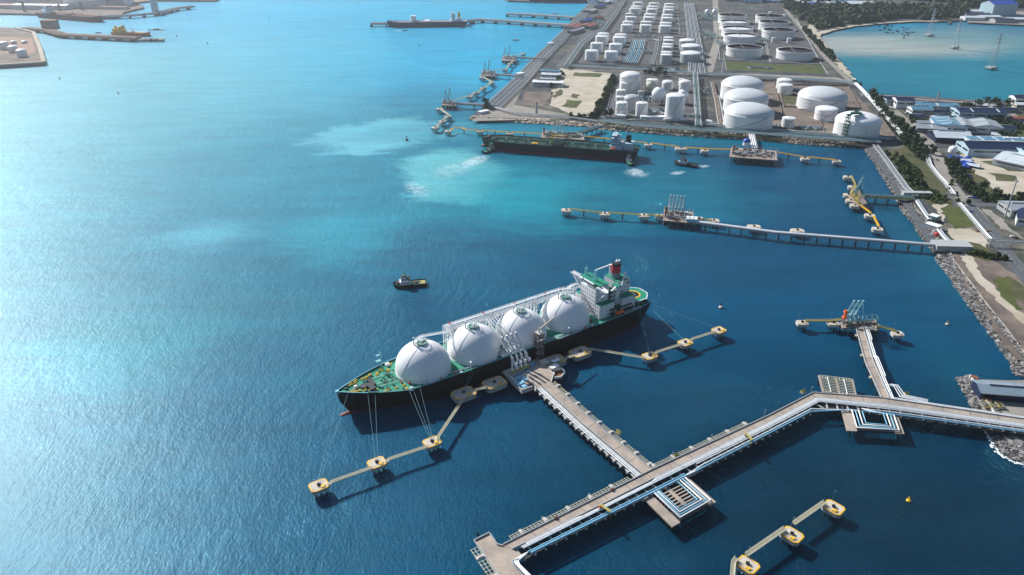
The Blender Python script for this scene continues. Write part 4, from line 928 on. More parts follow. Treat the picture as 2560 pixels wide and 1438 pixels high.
# ---------------------------------------------------------------- pile bents, pipes and parapets of the trestles
def bents(r, U, L, step, z0=DZ - 1.2, skip=()):
    """pairs of piles with a cap beam under a deck between two edge lines"""
    n = int((U[-1] - U[0]).length / step); LU = lambda pts, f: walk(pts, f)
    for i in range(1, n):
        f = i / n
        if any(a < f < b for a, b in skip): continue
        a = walk(U, f); b = walk(L, f); a = Vector((a.x, a.y, z0)); b = Vector((b.x, b.y, z0)); d = (b - a)
        m = MB(); m.bar(a + d * -.02, b + d * .04, 1.5, 1.3)
        for t in (.12, .5, .88):
            p = a + d * t; m.tube([p, (p.x, p.y, -3)], .5, 6)
        m.build('pile_bent', ['pile_dark'], r, world=True)
def walk(pts, f):
    Ls = [(b - a).length for a, b in zip(pts[:-1], pts[1:])]; t = f * sum(Ls)
    for (a, b), l in zip(zip(pts[:-1], pts[1:]), Ls):
        if t <= l: return a.lerp(b, t / l if l else 0)
        t -= l
    return pts[-1].copy()
def sub(pts, f0, f1):
    Ls = [(b - a).length for a, b in zip(pts[:-1], pts[1:])]; T = sum(Ls); out = [walk(pts, f0)]; c = 0
    for i, l in enumerate(Ls[:-1]):
        c += l
        if f0 * T < c < f1 * T: out.append(pts[i + 1].copy())
    out.append(walk(pts, f1)); return out
def pipe(r, pts, rad, m='pipe_white', z=None, name='pipe', n=8):
    p = [Vector((q.x, q.y, z if z is not None else q.z)) for q in pts]; mb = MB(); mb.tube(p, rad, n); return mb.build(name, m, r, world=True)
def ladder_frame(r, pts, side, z, w=3.0, step=2.3, cab=7):
    """cable tray frame cantilevered from the deck edge, with cabinets on it"""
    p0 = [Vector((p.x, p.y, z)) for p in offset(pts, side * .5)]; p1 = [Vector((p.x, p.y, z)) for p in offset(pts, side * (.5 + w * .5))]; p2 = [Vector((p.x, p.y, z)) for p in offset(pts, side * (.5 + w))]
    m = MB()
    for L in (p0, p1, p2):
        for a, b in zip(L[:-1], L[1:]): m.bar(a, b, .28, .3)
    A = along(p0, step); n = len(A)
    for i in range(n):
        f = i / max(1, n - 1); a = walk(p0, f); b = walk(p2, f); d = (b - a) * .12; m.bar(a - d * 2, b + d, .26, .26)
    m.build('cable_frame', 'frame_tan', r, world=True)
    for i in range(cab // 2, n, cab):
        f = i / max(1, n - 1); c = walk(p1, f); a = walk(p0, f); q = walk(p2, f); h = math.atan2(q.y - a.y, q.x - a.x)
        m = MB(); m.box((c.x, c.y, z + .5), (w * 1.25, 1.9, .9), h); m.box((c.x, c.y, z + 1.1), (w * .7, 1.1, .5), h); m.build('frame_cabinet', 'concrete_pale', r, world=True)
def kerbs(r, pts, side, z, m='steel'):
    q = [Vector((p.x, p.y, z)) for p in offset(pts, side)]; mb = MB()
    for a, b in zip(q[:-1], q[1:]): mb.bar(a + Vector((0, 0, .35)), b + Vector((0, 0, .35)), .45, .9)
    mb.build('kerb', m, r, world=True)
def lamp(r, p, h=7., m='steel'):
    mb = MB(); mb.bar((p.x, p.y, DZ), (p.x, p.y, DZ + h), .18); mb.box((p.x + .5, p.y, DZ + h), (1.2, .4, .25)); mb.build('lamp_post', m, r, world=True)
Pz = lambda L, z=DZ: [P(u, v, z) for u, v in L]

# main trestle
U = Pz([(1258, 1362), (1631, 1174), (1920, 1040), (2033, 982), (2203, 995), (2560, 1048), (2640, 1060)])
Lo = Pz([(1315, 1391), (1674, 1213), (1920, 1086), (2055, 1015), (2238, 1037), (2560, 1080), (2640, 1092)])
lane = lambda f: [a.lerp(b, f) for a, b in zip(U, Lo)]
mt = thing('jetty_trestle', 'longest concrete trestle with roadway and white pipes, crossing the lower right', 'trestle', (U[1].x, U[1].y, 0), 0, 'trestles of the near jetties')
m = MB(); A = lane(0.); B = lane(.40)
for a, b, c, d in zip(A[:-1], A[1:], B[1:], B[:-1]): m.prism([a, b, c, d], DZ - 1.1, DZ)
m.build('roadway', 'concrete', mt, world=True)
m = MB(); B2 = lane(1.0)
for a, b, c, d in zip(lane(.42)[:-1], lane(.42)[1:], B2[1:], B2[:-1]): m.prism([a, b, c, d], DZ - 2.3, DZ - 2.0)
m.build('pipe_bed', 'dark_steel', mt, world=True)
kerbs(mt, lane(0.), 0, DZ, 'concrete_side'); kerbs(mt, lane(.40), 0, DZ, 'concrete_side')
m = MB()
for p, h in along(lane(.75), 7.):
    d = Vector((-math.sin(h), math.cos(h), 0)); a = p + d * 4.4; b = p - d * 4.8; m.bar(Vector((a.x, a.y, DZ - 1.2)), Vector((b.x, b.y, DZ - 1.2)), .9, .9)
m.build('pipe_sleeper', 'concrete_side', mt, world=True)
bents(mt, U[:4], Lo[:4], 15.5); bents(mt, U[3:], Lo[3:], 15.5)
# straight white pipes beside the road, with the little jogs where lines change side
for f, rr in ((.455, .42), (.53, .48), (.61, .42)):
    L = lane(f); a = sub(L, 0, .30); b = sub(L, .30, 1)
    jog = offset([walk(L, .052), walk(L, .062)], 0)
    pts = sub(L, 0.02, .10) + [walk(lane(f - .0), .105), walk(lane(f + .10), .118), walk(lane(f + .10), .24), walk(lane(f), .255)] if f < .5 else sub(L, .01, .255)
    pts = pts + sub(L, .262, 1)
    pipe(mt, pts, rr, 'pipe_white', DZ + .35)
pipe(mt, sub(lane(.69), .33, 1), .34, 'pipe_white', DZ + .2)
pipe(mt, sub(lane(.95), .01, .30), .65, 'pipe_blue', DZ - .1); pipe(mt, sub(lane(.83), .01, .30), .38, 'pipe_blue', DZ - .3)
# expansion loops
def loop_deck(label, cs, zt=DZ - 1.4, frames=True):
    q = Pz(cs); r = thing('loop_platform', label, 'pipe platform', (q[0].x, q[0].y, 0), 0, 'pipe loop platforms of the long trestle')
    A, B, C, D = q; at = lambda s, t: A.lerp(D, s).lerp(B.lerp(C, s), t)
    for s0, s1 in ((-.03, .16), (.86, 1.03)):
        m = MB(); m.prism([at(s0, 0), at(s1, 0), at(s1, 1.03), at(s0, 1.03)], zt - 1., zt); m.build('side_beam', 'concrete', r, world=True)
    m = MB(); m.prism([at(.16, .68), at(.86, .68), at(.86, 1.0), at(.16, 1.0)], zt - .95, zt - .05); m.build('end_slab', 'dark_steel', r, world=True)
    if frames:
        m = MB()
        for t in (.12, .22, .32, .42, .52, .62): m.prism([at(.2, t), at(.82, t), at(.82, t + .035), at(.2, t + .035)], zt - .6, zt)
        m.prism([at(.47, 0), at(.55, 0), at(.55, .68), at(.47, .68)], zt - .7, zt + .03); m.build('cross_beam', 'concrete', r, world=True)
    for s in (.05, .95):
        for t in (.35, .92):
            p = at(s, t); m = MB(); m.tube([(p.x, p.y, zt - 1), (p.x, p.y, -3)], .55, 7); m.build('pile', 'pile_dark', r, world=True)
    return r, at
lpE, atE = loop_deck('square pipe loop platform hanging off the long trestle near the junction, with open beams', [(1612, 1240), (1682, 1309), (1786, 1250), (1716, 1189)])
lpF, atF = loop_deck('narrow pipe loop platform below the bend of the long trestle', [(2108, 1020), (2122, 1071), (2258, 1079), (2243, 1038)], frames=False)
for k in range(4):
    e = .02 + k * .065; w = lane(.97 - k * .065); rr = (.48, .38, .45, .36)[k]
    pts = [walk(w, .318 - .004 * k), atE(1 - e - .03, -.02), atE(1 - e - .03, 1 - e - .03), atE(.19 + e * .6, 1 - e - .03), atE(.19 + e * .6, .02 + .02 * k)] if k < 2 else \
          [atE(1 - e - .03, .02), atE(1 - e - .03, 1 - e - .03), atE(.19 + e * .6, 1 - e - .03), atE(.19 + e * .6, .02)]
    if k < 2: w2 = sub(w, .335, .600)
    else: w2 = sub(w, .34, .605)
    dn = [atF(.14 + e, .02), atF(.14 + e, 1 - e * 1.3 - .06), atF(.96 - e, 1 - e * 1.3 - .06), atF(.96 - e, .02)]
    pipe(lpE, list(reversed(pts)) + ([] if k < 2 else []) , rr, 'pipe_white' if k % 2 == 0 else 'pipe_blue', DZ - .2)
    if k in (0, 2): pipe(mt, [pts[0]] + w2 + [dn[0]], rr, 'pipe_white' if k else 'pipe_blue', DZ - .2)
    pipe(lpF, dn, rr, 'pipe_white' if k % 2 == 0 else 'pipe_blue', DZ - .2)
    if k in (0, 2): pipe(mt, [dn[-1]] + sub(w, .70, 1), rr, 'pipe_white' if k else 'pipe_blue', DZ - .2)
# cable frames with cabinets along the upper side of the road
UF = lambda f0, f1: sub(lane(0.), f0, f1)
ladder_frame(mt, UF(.015, .222), 1, DZ - .3); ladder_frame(mt, UF(.253, .468), 1, DZ - .3)
# pipe pair on the upper side at the right edge
for o in (1.4, 2.6): pipe(mt, offset(sub(lane(0.), .755, 1), o), .42, 'pipe_white', DZ)
for f in (.06, .14, .3, .38, .5, .62, .75): lamp(mt, walk(lane(.03), f))
for f, l in ((.085, 'rust coloured valve stand, first from the corner platform, on the long trestle kerb'), (.185, 'rust coloured valve stand on the long trestle kerb, nearer the junction')):
    p = walk(lane(.02), f); r = thing('valve_stand', l, 'valve stand', (p.x, p.y, DZ), .5, 'valve stands'); m = MB(); m.box((0, 0, .5), (2.2, 1., 1.)); m.build('base', 'rust', r); m = MB(); m.cyl((-.5, 0, 1), .35, .8, 8); m.cyl((.6, 0, 1), .3, .6, 8); m.build('valve', 'rust', r)
for f, l in ((.145, 'yellow pipe gantry over the white pipes, between corner platform and junction'), (.445, 'grey pipe gantry over the white pipes, near the bend of the long trestle')):
    a = walk(lane(.53), f); b = walk(lane(1.04), f); r = thing('pipe_gantry', l, 'gantry', (a.x, a.y, 0), 0); m = MB()
    for p in (a, b): m.bar((p.x, p.y, DZ - 2), (p.x, p.y, DZ + 3), .5)
    m.bar(Vector((a.x, a.y, DZ + 3)), Vector((b.x, b.y, DZ + 3)), 1.6, .35); m.build('gantry_frame', 'olive_yellow', r, world=True)
    m = MB(); m.box((a.x, a.y, DZ + .9), (1.5, 1.5, 1.8)); m.build('control_box', 'orange' if f < .2 else 'brown_struct', r, world=True)
# yellow survival huts (tent shaped) on brackets at the trestle edge
def hut(label, p, h):
    r = thing('escape_cabinet', label, 'safety cabinet', (p.x, p.y, DZ - .6), h, 'yellow peaked cabinets'); m = MB(); m.prism([(-1.8, -1.5), (1.8, -1.5), (1.8, 1.5), (-1.8, 1.5)], -.6, .2); m.build('bracket', 'frame_tan', r)
    m = MB(); m.add([(-1.6, -1.2, .2), (1.6, -1.2, .2), (1.6, 1.2, .2), (-1.6, 1.2, .2), (-1.6, 0, 2.6), (1.6, 0, 2.6)], [(0, 1, 5, 4), (2, 3, 4, 5), (1, 2, 5), (3, 0, 4)]); m.build('peaked_cover', 'olive_yellow', r)
hut('yellow peaked cabinet on the trestle edge just right of the junction', P(1690, 1138, DZ), R(30)); hut('yellow peaked cabinet on the gas jetty trestle edge', P(1546, 1080, DZ), R(-40)); hut('yellow peaked cabinet on the trestle edge left of the grid platform', P(2008, 978, DZ), R(30)); hut('yellow peaked cabinet on the trestle edge right of the branch', P(2266, 985, DZ), R(10))

def joints(r, A, B, step):
    n = int((A[-1] - A[0]).length / step)
    for i in range(1, n):
        a, b = walk(A, i / n), walk(B, i / n); d = (walk(A, min(1, i / n + .002)) - a).normalized() * .16; z = Vector((0, 0, .012))
        m = MB(); m.add([a - d + z, a + d + z, b + d + z, b - d + z], [(0, 1, 2, 3)]); m.build('expansion_joint', 'pile_dark', r, world=True)
joints(mt, lane(.015), lane(.385), 16)
# corner platform at the bottom edge
cp = thing('corner_platform', 'concrete corner platform with low parapet at the bottom edge of the picture', 'platform', P(1250, 1400, 0))
pl = Pz([(1185, 1351), (1223, 1332), (1243, 1360), (1258, 1363), (1313, 1390), (1300, 1398), (1281, 1401), (1284, 1414), (1345, 1480), (1270, 1480)])
m = MB(); m.prism(pl, DZ - 1.2, DZ - .01); m.build('slab', 'concrete', cp, world=True)
m = MB()
for seg in ([(1270, 1470), (1185, 1351), (1223, 1332), (1243, 1361), (1258, 1364)], [(1298, 1398), (1281, 1402), (1284, 1414), (1345, 1480)]):
    q = Pz(seg, DZ + .4)
    for a, b in zip(q[:-1], q[1:]): m.bar(a, b, .5, 1.1)
m.build('parapet', 'concrete_side', cp, world=True)
ladder_frame(cp, [P(1196, 1366, DZ), P(1262, 1462, DZ)], -1, DZ - .3, 4.2, 2.3, 6)
for u, v in ((1195, 1352), (1240, 1370), (1215, 1400), (1262, 1420), (1290, 1440)):
    p = P(u, v, 0); m = MB(); m.tube([(p.x, p.y, DZ - 1), (p.x, p.y, -3)], .55, 7); m.build('pile', 'pile_dark', cp, world=True)
for k in range(3): pipe(cp, [P(1312 + 4 * k, 1386 - 2 * k, DZ), P(1285 + 5 * k, 1402 + 1 * k, DZ), P(1289 + 5 * k, 1411 + k, DZ), P(1352 + 6 * k, 1478, DZ)], .4, 'pipe_white', DZ + .4)

# gas jetty trestle
gU = Pz([(1377, 957), (1480, 1050), (1629, 1174)]); gL = Pz([(1341, 972), (1440, 1066), (1594, 1196)])
gt = thing('jetty_trestle', 'concrete trestle from the gas carrier platform down to the junction', 'trestle', (gU[1].x, gU[1].y, 0), 0, 'trestles of the near jetties')
gl = lambda f: [a.lerp(b, f) for a, b in zip(gU, gL)]
m = MB(); A, B = gl(0), gl(.6)
for a, b, c, d in zip(A[:-1], A[1:], B[1:], B[:-1]): m.prism([a, b, c, d], DZ - 1.1, DZ - .005)
m.build('roadway', 'concrete', gt, world=True)
m = MB(); A, B = gl(.61), gl(1)
for a, b, c, d in zip(A[:-1], A[1:], B[1:], B[:-1]): m.prism([a, b, c, d], DZ - 2., DZ - 1.7)
m.build('pipe_bed', 'concrete_side', gt, world=True)
kerbs(gt, gl(0), 0, DZ, 'concrete_side'); kerbs(gt, gl(.6), 0, DZ, 'concrete_side'); bents(gt, gU, gL, 13.)
for f, rr in ((.68, .34), (.78, .42), (.9, .42)): pipe(gt, gl(f), rr, 'pipe_white', DZ - .4)
m = MB()
for p, h in along(gl(.8), 6.5):
    d = Vector((-math.sin(h), math.cos(h), 0)) * 3.; m.bar(Vector((p.x + d.x, p.y + d.y, DZ - 1.2)), Vector((p.x - d.x, p.y - d.y, DZ - 1.2)), .8, .8)
    e = p - d * 1.1; m.box((e.x, e.y, DZ - 1.2), (1.3, 1.3, 1.4), h)
m.build('pipe_sleeper', 'concrete_pale', gt, world=True)
ladder_frame(gt, [a.lerp(b, -.02) for a, b in zip(gU, gL)], 1, DZ - .3, 2.9, 2.1, 6)
for f in (.25, .6): lamp(gt, walk(gl(.55), f))
joints(gt, gl(.02), gl(.58), 13); 
# grid platform
gp = thing('grid_platform', 'empty rectangular grid platform of beams beside the trestle bend', 'platform', P(2100, 965, 0))
q = Pz([(2045, 938), (2133, 948), (2143, 992), (2056, 980)], DZ - .3); A, B, C, D = q; at = lambda s, t: A.lerp(B, s).lerp(D.lerp(C, s), t)
for s in (0, .47, .94):
    m = MB(); m.prism([at(s, 0), at(s + .06, 0), at(s + .06, 1), at(s, 1)], DZ - 1.2, DZ - .3); m.build('main_beam', 'concrete', gp, world=True)
m = MB()
for t in range(11):
    t = t / 10 * .96; a, b = at(.05, t), at(.95, t); m.bar(a, b, .45, .5)
for s in (.12, .2, .28, .6, .7, .8, .88): m.bar(at(s, 0), at(s, .18), .3, .4); m.bar(at(s, .85), at(s, 1), .3, .4)
m.build('cross_beam', 'frame_tan', gp, world=True)
for s in (.25, .72): pipe(gp, [at(s, .1) + Vector((0, 0, .6)), at(s, .98) + Vector((0, 0, .6))], .3, 'pipe_white')
for s in (.03, .5, .97):
    for t in (.08, .9):
        p = at(s, t); m = MB(); m.tube([(p.x, p.y, DZ - 1), (p.x, p.y, -3)], .5, 7); m.build('pile', 'pile_dark', gp, world=True)

# ---------------------------------------------------------------- loading arms (one kind, copied)
def make_arm(label, loc, rz, H1, A1, A2, fold, m, group, rad=.5):
    """riser, inboard boom reaching up and out, outboard boom folded or reaching; local -x is towards the ship"""
    r = thing('cargo_loader', label, 'loading arm', loc, rz, group)
    q = MB(); q.box((0, 0, .5), (2., 2., 1.)); q.tube([(0, 0, 0), (0, 0, H1)], rad * 1.25, 8); q.box((0, 0, H1), (1.8, 1.6, 1.6)); q.build('riser', m, r)
    e = Vector((-A1 * math.cos(fold[0]), 0, H1 + A1 * math.sin(fold[0])))
    q = MB(); q.tube([(0, .5, H1), e + Vector((0, .5, 0))], rad, 7); q.tube([(0, -.5, H1), e + Vector((0, -.5, 0))], rad * .6, 6)
    b = Vector((A1 * .32 * math.cos(fold[0]), 0, H1 - A1 * .32 * math.sin(fold[0]))); q.bar((0, 0, H1), b, 1., 1.); q.box(b, (1.8, 2.2, 1.8)); q.build('inboard_boom', m, r)
    f = e + Vector((A2 * math.cos(fold[1]), 0, A2 * math.sin(fold[1])))
    q = MB(); q.tube([e, f], rad * .85, 7); q.box((e.x, e.y, e.z), (1.2, 1.6, 1.2)); q.tube([f, f + Vector((0, 0, -1.6)), f + Vector((-1., 0, -2.4))], rad * .8, 6); q.build('outboard_boom', m, r)
    return r
# gas jetty loading platform
lp = thing('loading_platform', 'loading platform of the gas carrier with paved yard and sunken pipe decks', 'platform', P(1330, 945, 0))
m = MB(); m.prism(Pz([(1253, 926), (1283, 915), (1345, 893), (1364, 908), (1383, 935), (1375, 958), (1336, 963), (1343, 967), (1304, 980), (1269, 945)], 5.5), 3.6, 5.5); m.build('lower_deck', 'concrete_pale', lp, world=True)
m = MB(); m.prism(Pz([(1313, 938), (1352, 919), (1366, 918), (1383, 936), (1377, 957), (1341, 972), (1334, 961)]), DZ - 2.4, DZ - .012); m.build('paved_yard', 'concrete', lp, world=True)
m = MB(); q = Pz([(1311, 936), (1334, 961), (1341, 973)], DZ)
for a, b in zip(q[:-1], q[1:]): m.bar(a, b, .5, 2.)
q = Pz([(1353, 918), (1366, 917), (1384, 936), (1378, 956)], DZ)
for a, b in zip(q[:-1], q[1:]): m.bar(a, b, .5, 1.6)
q = Pz([(1269, 943), (1304, 978), (1343, 965)], 5.5)
for a, b in zip(q[:-1], q[1:]): m.bar(a + Vector((0, 0, .2)), b + Vector((0, 0, .2)), .6, 2.4)
m.build('parapet', 'concrete_pale', lp, world=True)
for u, v in ((1270, 930), (1304, 972), (1330, 968), (1290, 950), (1350, 955), (1370, 925), (1340, 905)):
    p = P(u, v, 0); m = MB(); m.tube([(p.x, p.y, 4), (p.x, p.y, -3)], .7, 8); m.build('pile', 'pile_dark', lp, world=True)
m = MB(); m.prism(Pz([(1276, 925), (1322, 908), (1325, 913), (1280, 931)], 9.5), 8.6, 9.5); m.build('arm_plinth', 'olive_yellow', lp, world=True)
for i, (a, b) in enumerate((((1290, 948), (1322, 925)), ((1296, 953), (1327, 928)), ((1283, 938), (1316, 918)), ((1292, 960), (1309, 947)), ((1275, 940), (1296, 962)))):
    pipe(lp, [P(*a, 7), P(lerp(a[0], b[0], .5) + 3, lerp(a[1], b[1], .5), 7), P(*b, 7)], .5, 'pipe_white' if i % 2 == 0 else 'pipe_blue', 6.8)
m = MB(); rn2 = random.Random(3)
for u, v, sx, sy, hh in ((1300, 962, 7, 4, 2.2), (1312, 968, 5, 3, 1.6), (1296, 950, 5, 3, 2.4), (1308, 943, 6, 3, 1.4), (1322, 958, 3, 2, 1.2), (1330, 915, 4, 3, 2)):
    p = P(u, v, 5.5); m.box((p.x, p.y, 5.5 + hh / 2), (sx, sy, hh), AFT)
for k in range(30):
    p = P(rn2.uniform(1285, 1335), rn2.uniform(922, 955), 5.5); m.box((p.x, p.y, 6.3), (rn2.uniform(.6, 2.4), rn2.uniform(.4, 1.2), rn2.uniform(.6, 1.8)), AFT + rn2.choice((0, 1.57)))
m.build('pipe_equipment', 'pipe_blue', lp, world=True)
m = MB(); p = P(1321, 962, 5.5); m.box((p.x, p.y, 6.6), (6, 3.4, 2.2), AFT); m.build('deck_cabin', 'brown_struct', lp, world=True)
for i, (u, v) in enumerate(((1280, 926), (1292, 921.5), (1303, 917), (1314, 913))):
    make_arm('%s white loading arm at the gas carrier, counted from the bow' % ('first', 'second', 'third', 'fourth')[i], tuple(P(u, v, 9.5)), AFT - math.pi / 2 + R(14), 11, 17, 9, (R(52), R(256)), 'clean_white', 'white loading arms at the gas carrier', .5)
# gangway tower
gw = thing('gangway_tower', 'brown lattice gangway tower with tan boom beside the gas carrier', 'gangway tower', P(1347, 897, 5.5), AFT)
m = MB(); W = 2.6
for x in (-W, W):
    for y in (-W, W): m.bar((x, y, 0), (x, y, 24), .45)
for z in range(0, 24, 3):
    for a, b in (((-W, -W), (W, -W)), ((W, -W), (W, W)), ((W, W), (-W, W)), ((-W, W), (-W, -W))): m.bar((*a, z), (*b, z + 3), .3); m.bar((*a, z + 3), (*b, z + 3), .35)
m.build('tower_frame', 'brown_struct', gw)
for z in (6, 12, 18, 24):
    m = MB(); m.box((0, 0, z), (W * 2 + .8, W * 2 + .8, .3)); m.build('landing', 'concrete_side', gw)
m = MB(); m.bar((0, 0, 24), (0, 0, 28), 1.); m.bar((1, 1, 26), (22, 9, 27.5), .7, .7); m.build('boom', 'cap_tan', gw)
m = MB(); m.bar((0, W, 20), (1, 13, 15), 1.2, 1.6); m.build('gangway_bridge', 'brown_struct', gw)
def hutbox(name, label, cat, c, d, rz, mw, mr, z0, group=None, extra=None):
    r = thing(name, label, cat, (c.x, c.y, z0), rz, group); m = MB(); m.box((0, 0, d[2] / 2), d); b = m.build('wall', mw, r)
    m = MB(); m.box((0, 0, d[2] + .15), (d[0] + .6, d[1] + .6, .3)); m.build('roof', mr, r); m = MB(); m.box((d[0] * .2, -d[1] / 2 - .02, 1.1), (1., .1, 2.1)); m.build('door', 'steel', r); return r
hutbox('control_room', 'small flat roofed control room with curved roof tank beside the gangway tower', 'building', P(1385, 919, 8), (7, 4, 3.6), AFT, 'concrete_pale', 'clean_white', 5.5)
hutbox('equipment_room', 'tan equipment room at the edge of the gas loading platform', 'building', P(1360, 910, 8), (5, 4.5, 5), AFT, 'cap_tan', 'concrete_pale', 5.5)
sp = thing('sunken_platform', 'small railed side platform with red brown floor beside the paved yard', 'platform', P(1397, 938, 0))
q = Pz([(1384, 928), (1404, 924), (1413, 933), (1402, 946), (1386, 948)], 6); m = MB(); m.prism(q, 5, 6); m.build('slab', 'rust', sp, world=True)
m = MB()
for a, b in zip(q, q[1:] + q[:1]): m.bar(a + Vector((0, 0, .9)), b + Vector((0, 0, .9)), .5, 1.8)
m.build('parapet', 'clean_white', sp, world=True)
for p in q[1:4]: m = MB(); m.tube([(p.x, p.y, 5), (p.x, p.y, -3)], .5, 7); m.build('pile', 'pile_dark', sp, world=True)
hutbox('pump_room', 'grey pump room on the breasting dolphin right of the loading platform', 'building', P(1389, 908, 7), (6, 3, 2.6), AFT, 'concrete_side', 'clean_white', 7)

# ---------------------------------------------------------------- product jetty in the middle right
pU = Pz([(2166, 812), (2196, 905), (2236, 997)]); pL = Pz([(2138, 814), (2163, 905), (2203, 993)])
pt = thing('jetty_trestle', 'narrow concrete trestle with stepped white pipes out to the small product jetty', 'trestle', (pU[1].x, pU[1].y, 0), 0, 'trestles of the near jetties')
pl2 = lambda f: [a.lerp(b, f) for a, b in zip(pL, pU)]
m = MB(); A, B = pl2(0), pl2(.62)
for a, b, c, d in zip(A[:-1], A[1:], B[1:], B[:-1]): m.prism([a, b, c, d], DZ - 1.1, DZ - .008)
m.build('roadway', 'concrete', pt, world=True)
kerbs(pt, pl2(0), 0, DZ, 'concrete_side'); kerbs(pt, pl2(.62), 0, DZ, 'concrete_side'); bents(pt, pL, pU, 12.)
for f, rr in ((.72, .36), (.84, .4), (.98, .36)):
    L = pl2(f); jg = []
    for i, t in enumerate((0., .22, .24, .46, .48, .72, .74, 1.)): jg.append(walk(pl2(f + (.12 if (i // 2) % 2 == 0 else 0)), t))
    pipe(pt, jg, rr, 'pipe_white', DZ - .2)
joints(pt, pl2(.02), pl2(.6), 12)
for k in range(3): pipe(pt, [P(2221 + 5 * k, 962 + 2 * k, DZ), P(2232 + 6 * k, 961 + k, DZ), P(2250 + 6 * k, 992 - 2 * k, DZ), P(2320, 1006 - 3 * k, DZ)], .4, 'pipe_white', DZ)
ladder_frame(pt, pl2(1.05), -1, DZ - .4, 2.2, 2.6, 99)
for f in (.15, .45, .75): hutp = walk(pl2(-.1), f); m = MB(); m.box((hutp.x, hutp.y, DZ - .6), (1.6, 2.2, 1.2), .4); m.build('edge_bracket', 'frame_tan', pt, world=True)
def berth(label, poly, z, arms, armh, colr='brown_struct', crane=True, mcol='pipe_teal', seed=1, arm_rz=0., fold=(R(80), R(262))):
    q = Pz(poly, z); c = sum(q, Vector()) / len(q); r = thing('berth_platform', label, 'platform', (c.x, c.y, 0)); m = MB(); m.prism(q, z - 1.6, z); m.build('slab', 'concrete', r, world=True)
    m = MB(); m.prism([c + (p - c) * 1.01 for p in q], z - 1.5, z - .3); m.build('slab_edge', colr, r, world=True)
    rr = random.Random(seed); m = MB(); mi = MB()
    ax = (q[1] - q[0]); ay = (q[-1] - q[0])
    S_ = max(1., ax.length / 42)
    for k in range(44 if S_ > 1.2 else 28):
        p = q[0] + ax * rr.uniform(.08, .92) + ay * rr.uniform(.15, .85); h = math.atan2(ax.y, ax.x)
        (m if k % 2 else mi).box((p.x, p.y, z + .9), (rr.uniform(1, 4) * S_, rr.uniform(.6, 2) * S_, rr.uniform(1., 4.) * S_ ** .6), h)
    for k in range(7):
        a = q[0] + ax * .1 + ay * (.2 + .09 * k); mi.tube([a + Vector((0, 0, .8)), a + ax * .8 + Vector((0, 0, .8))], .35, 6)
    m.build('pump_skid', colr, r, world=True); mi.build('manifold_pipe', mcol, r, world=True)
    m = MB()
    for s in (.02, .18, .35, .51, .68, .84, .98):
        for t in (.1, .9):
            p = q[0] + ax * s + ay * t; m.bar(p, p + Vector((0, 0, 5)), .3)
            if t < .5: m.bar(p + Vector((0, 0, 5)), p + ay * .8 + Vector((0, 0, 5)), .3); m.bar(p, p + ay * .4 + Vector((0, 0, 5)), .3); m.tube([(p.x, p.y, z - 1), (p.x, p.y, -3)], .7, 7)
    for t in (.1, .9): a = q[0] + ax * .02 + ay * t + Vector((0, 0, 5)); m.bar(a, a + ax * .96, .35)
    m.build('steel_frame', mcol, r, world=True)
    for k in range(4): p = q[0].lerp(q[1], .12 + .25 * k); m = MB(); m.box((p.x, p.y, 4), (5, 1.5, 3.5), math.atan2(ax.y, ax.x)); m.build('fender_panel', 'black', r, world=True)
    if crane:
        p = q[0] + ax * .06 + ay * .3; m = MB(); m.bar(p, p + Vector((0, 0, 13)), 1.6); m.box(p + Vector((0, 0, 6)), (3.4, 3.4, 1)); m.box(p + Vector((0, 0, 11)), (3., 3., 1)); m.build('access_tower', 'rust' if seed != 4 else 'orange', r, world=True)
    return r
b2 = berth('small product berth platform at the head of the narrow trestle', [(2101, 805), (2190, 798), (2193, 826), (2160, 822), (2140, 818), (2106, 820)], DZ, 3, 15, 'brown_struct', True, 'pipe_teal', 4)
for i, (u, v) in enumerate(((2115, 802), (2126, 802), (2137, 802))): make_arm('%s teal loading arm standing folded on the small product berth' % ('left', 'middle', 'right')[i], tuple(P(u, v, DZ)), R(100), 9, 13, 12, (R(70), R(250)), 'arm_teal', 'teal loading arms of the product berth', .4)
GP = 'dolphins of the small product berth'
for u, v, l in ((2006, 806, 'outermost left dolphin of the small product berth'), (2084, 807, 'dolphin between the outer left one and the small product berth'), (2185, 812, 'dolphin tucked against the right side of the small product berth'), (2244, 833, 'outermost right dolphin of the small product berth')):
    dolphin(l, P(u, v, 7), 4.6, 3.8, 0, GP, 'pale', light=True)
catwalk('olive catwalk left of the small product berth', [P(2012, 803, 7.2), P(2078, 803, 7.2), P(2104, 800, 7.2)], 7.6, 'catwalks of the product berth', 'olive_yellow', 1.7)
catwalk('olive catwalk sloping right from the small product berth', [P(2190, 815, 7.2), P(2240, 829, 7.2)], 7.6, 'catwalks of the product berth', 'olive_yellow', 1.7)
# ---------------------------------------------------------------- three dolphins at the bottom right
GB = 'dolphins at the bottom right'
for k, (u, v, l) in enumerate(((2084, 1268, 'upper one of the three yellow edged dolphins at bottom right'), (1980, 1336, 'middle one of the three yellow edged dolphins at bottom right'), (1869, 1411, 'lowest of the three yellow edged dolphins at the bottom edge'))):
    dolphin(l, P(u, v, 7), 5.6, 4.8, R(-48), GB, light=True)
bw = [P(2062, 1256, 8), P(1984, 1310, 8)]; catwalk('pipe carrying catwalk between the upper and middle bottom right dolphins', bw, 8.2, GB + ' catwalks', 'frame_tan', 2.2)
catwalk('pipe carrying catwalk between the middle and lowest bottom right dolphins', [P(1962, 1322, 8), P(1866, 1388, 8)], 8.2, GB + ' catwalks', 'frame_tan', 2.2)
catwalk('catwalk leaving the bottom edge below the lowest dolphin', [P(1842, 1396, 8), P(1834, 1405, 8), P(1830, 1450, 8)], 8.2, GB + ' catwalks', 'frame_tan', 2.2)

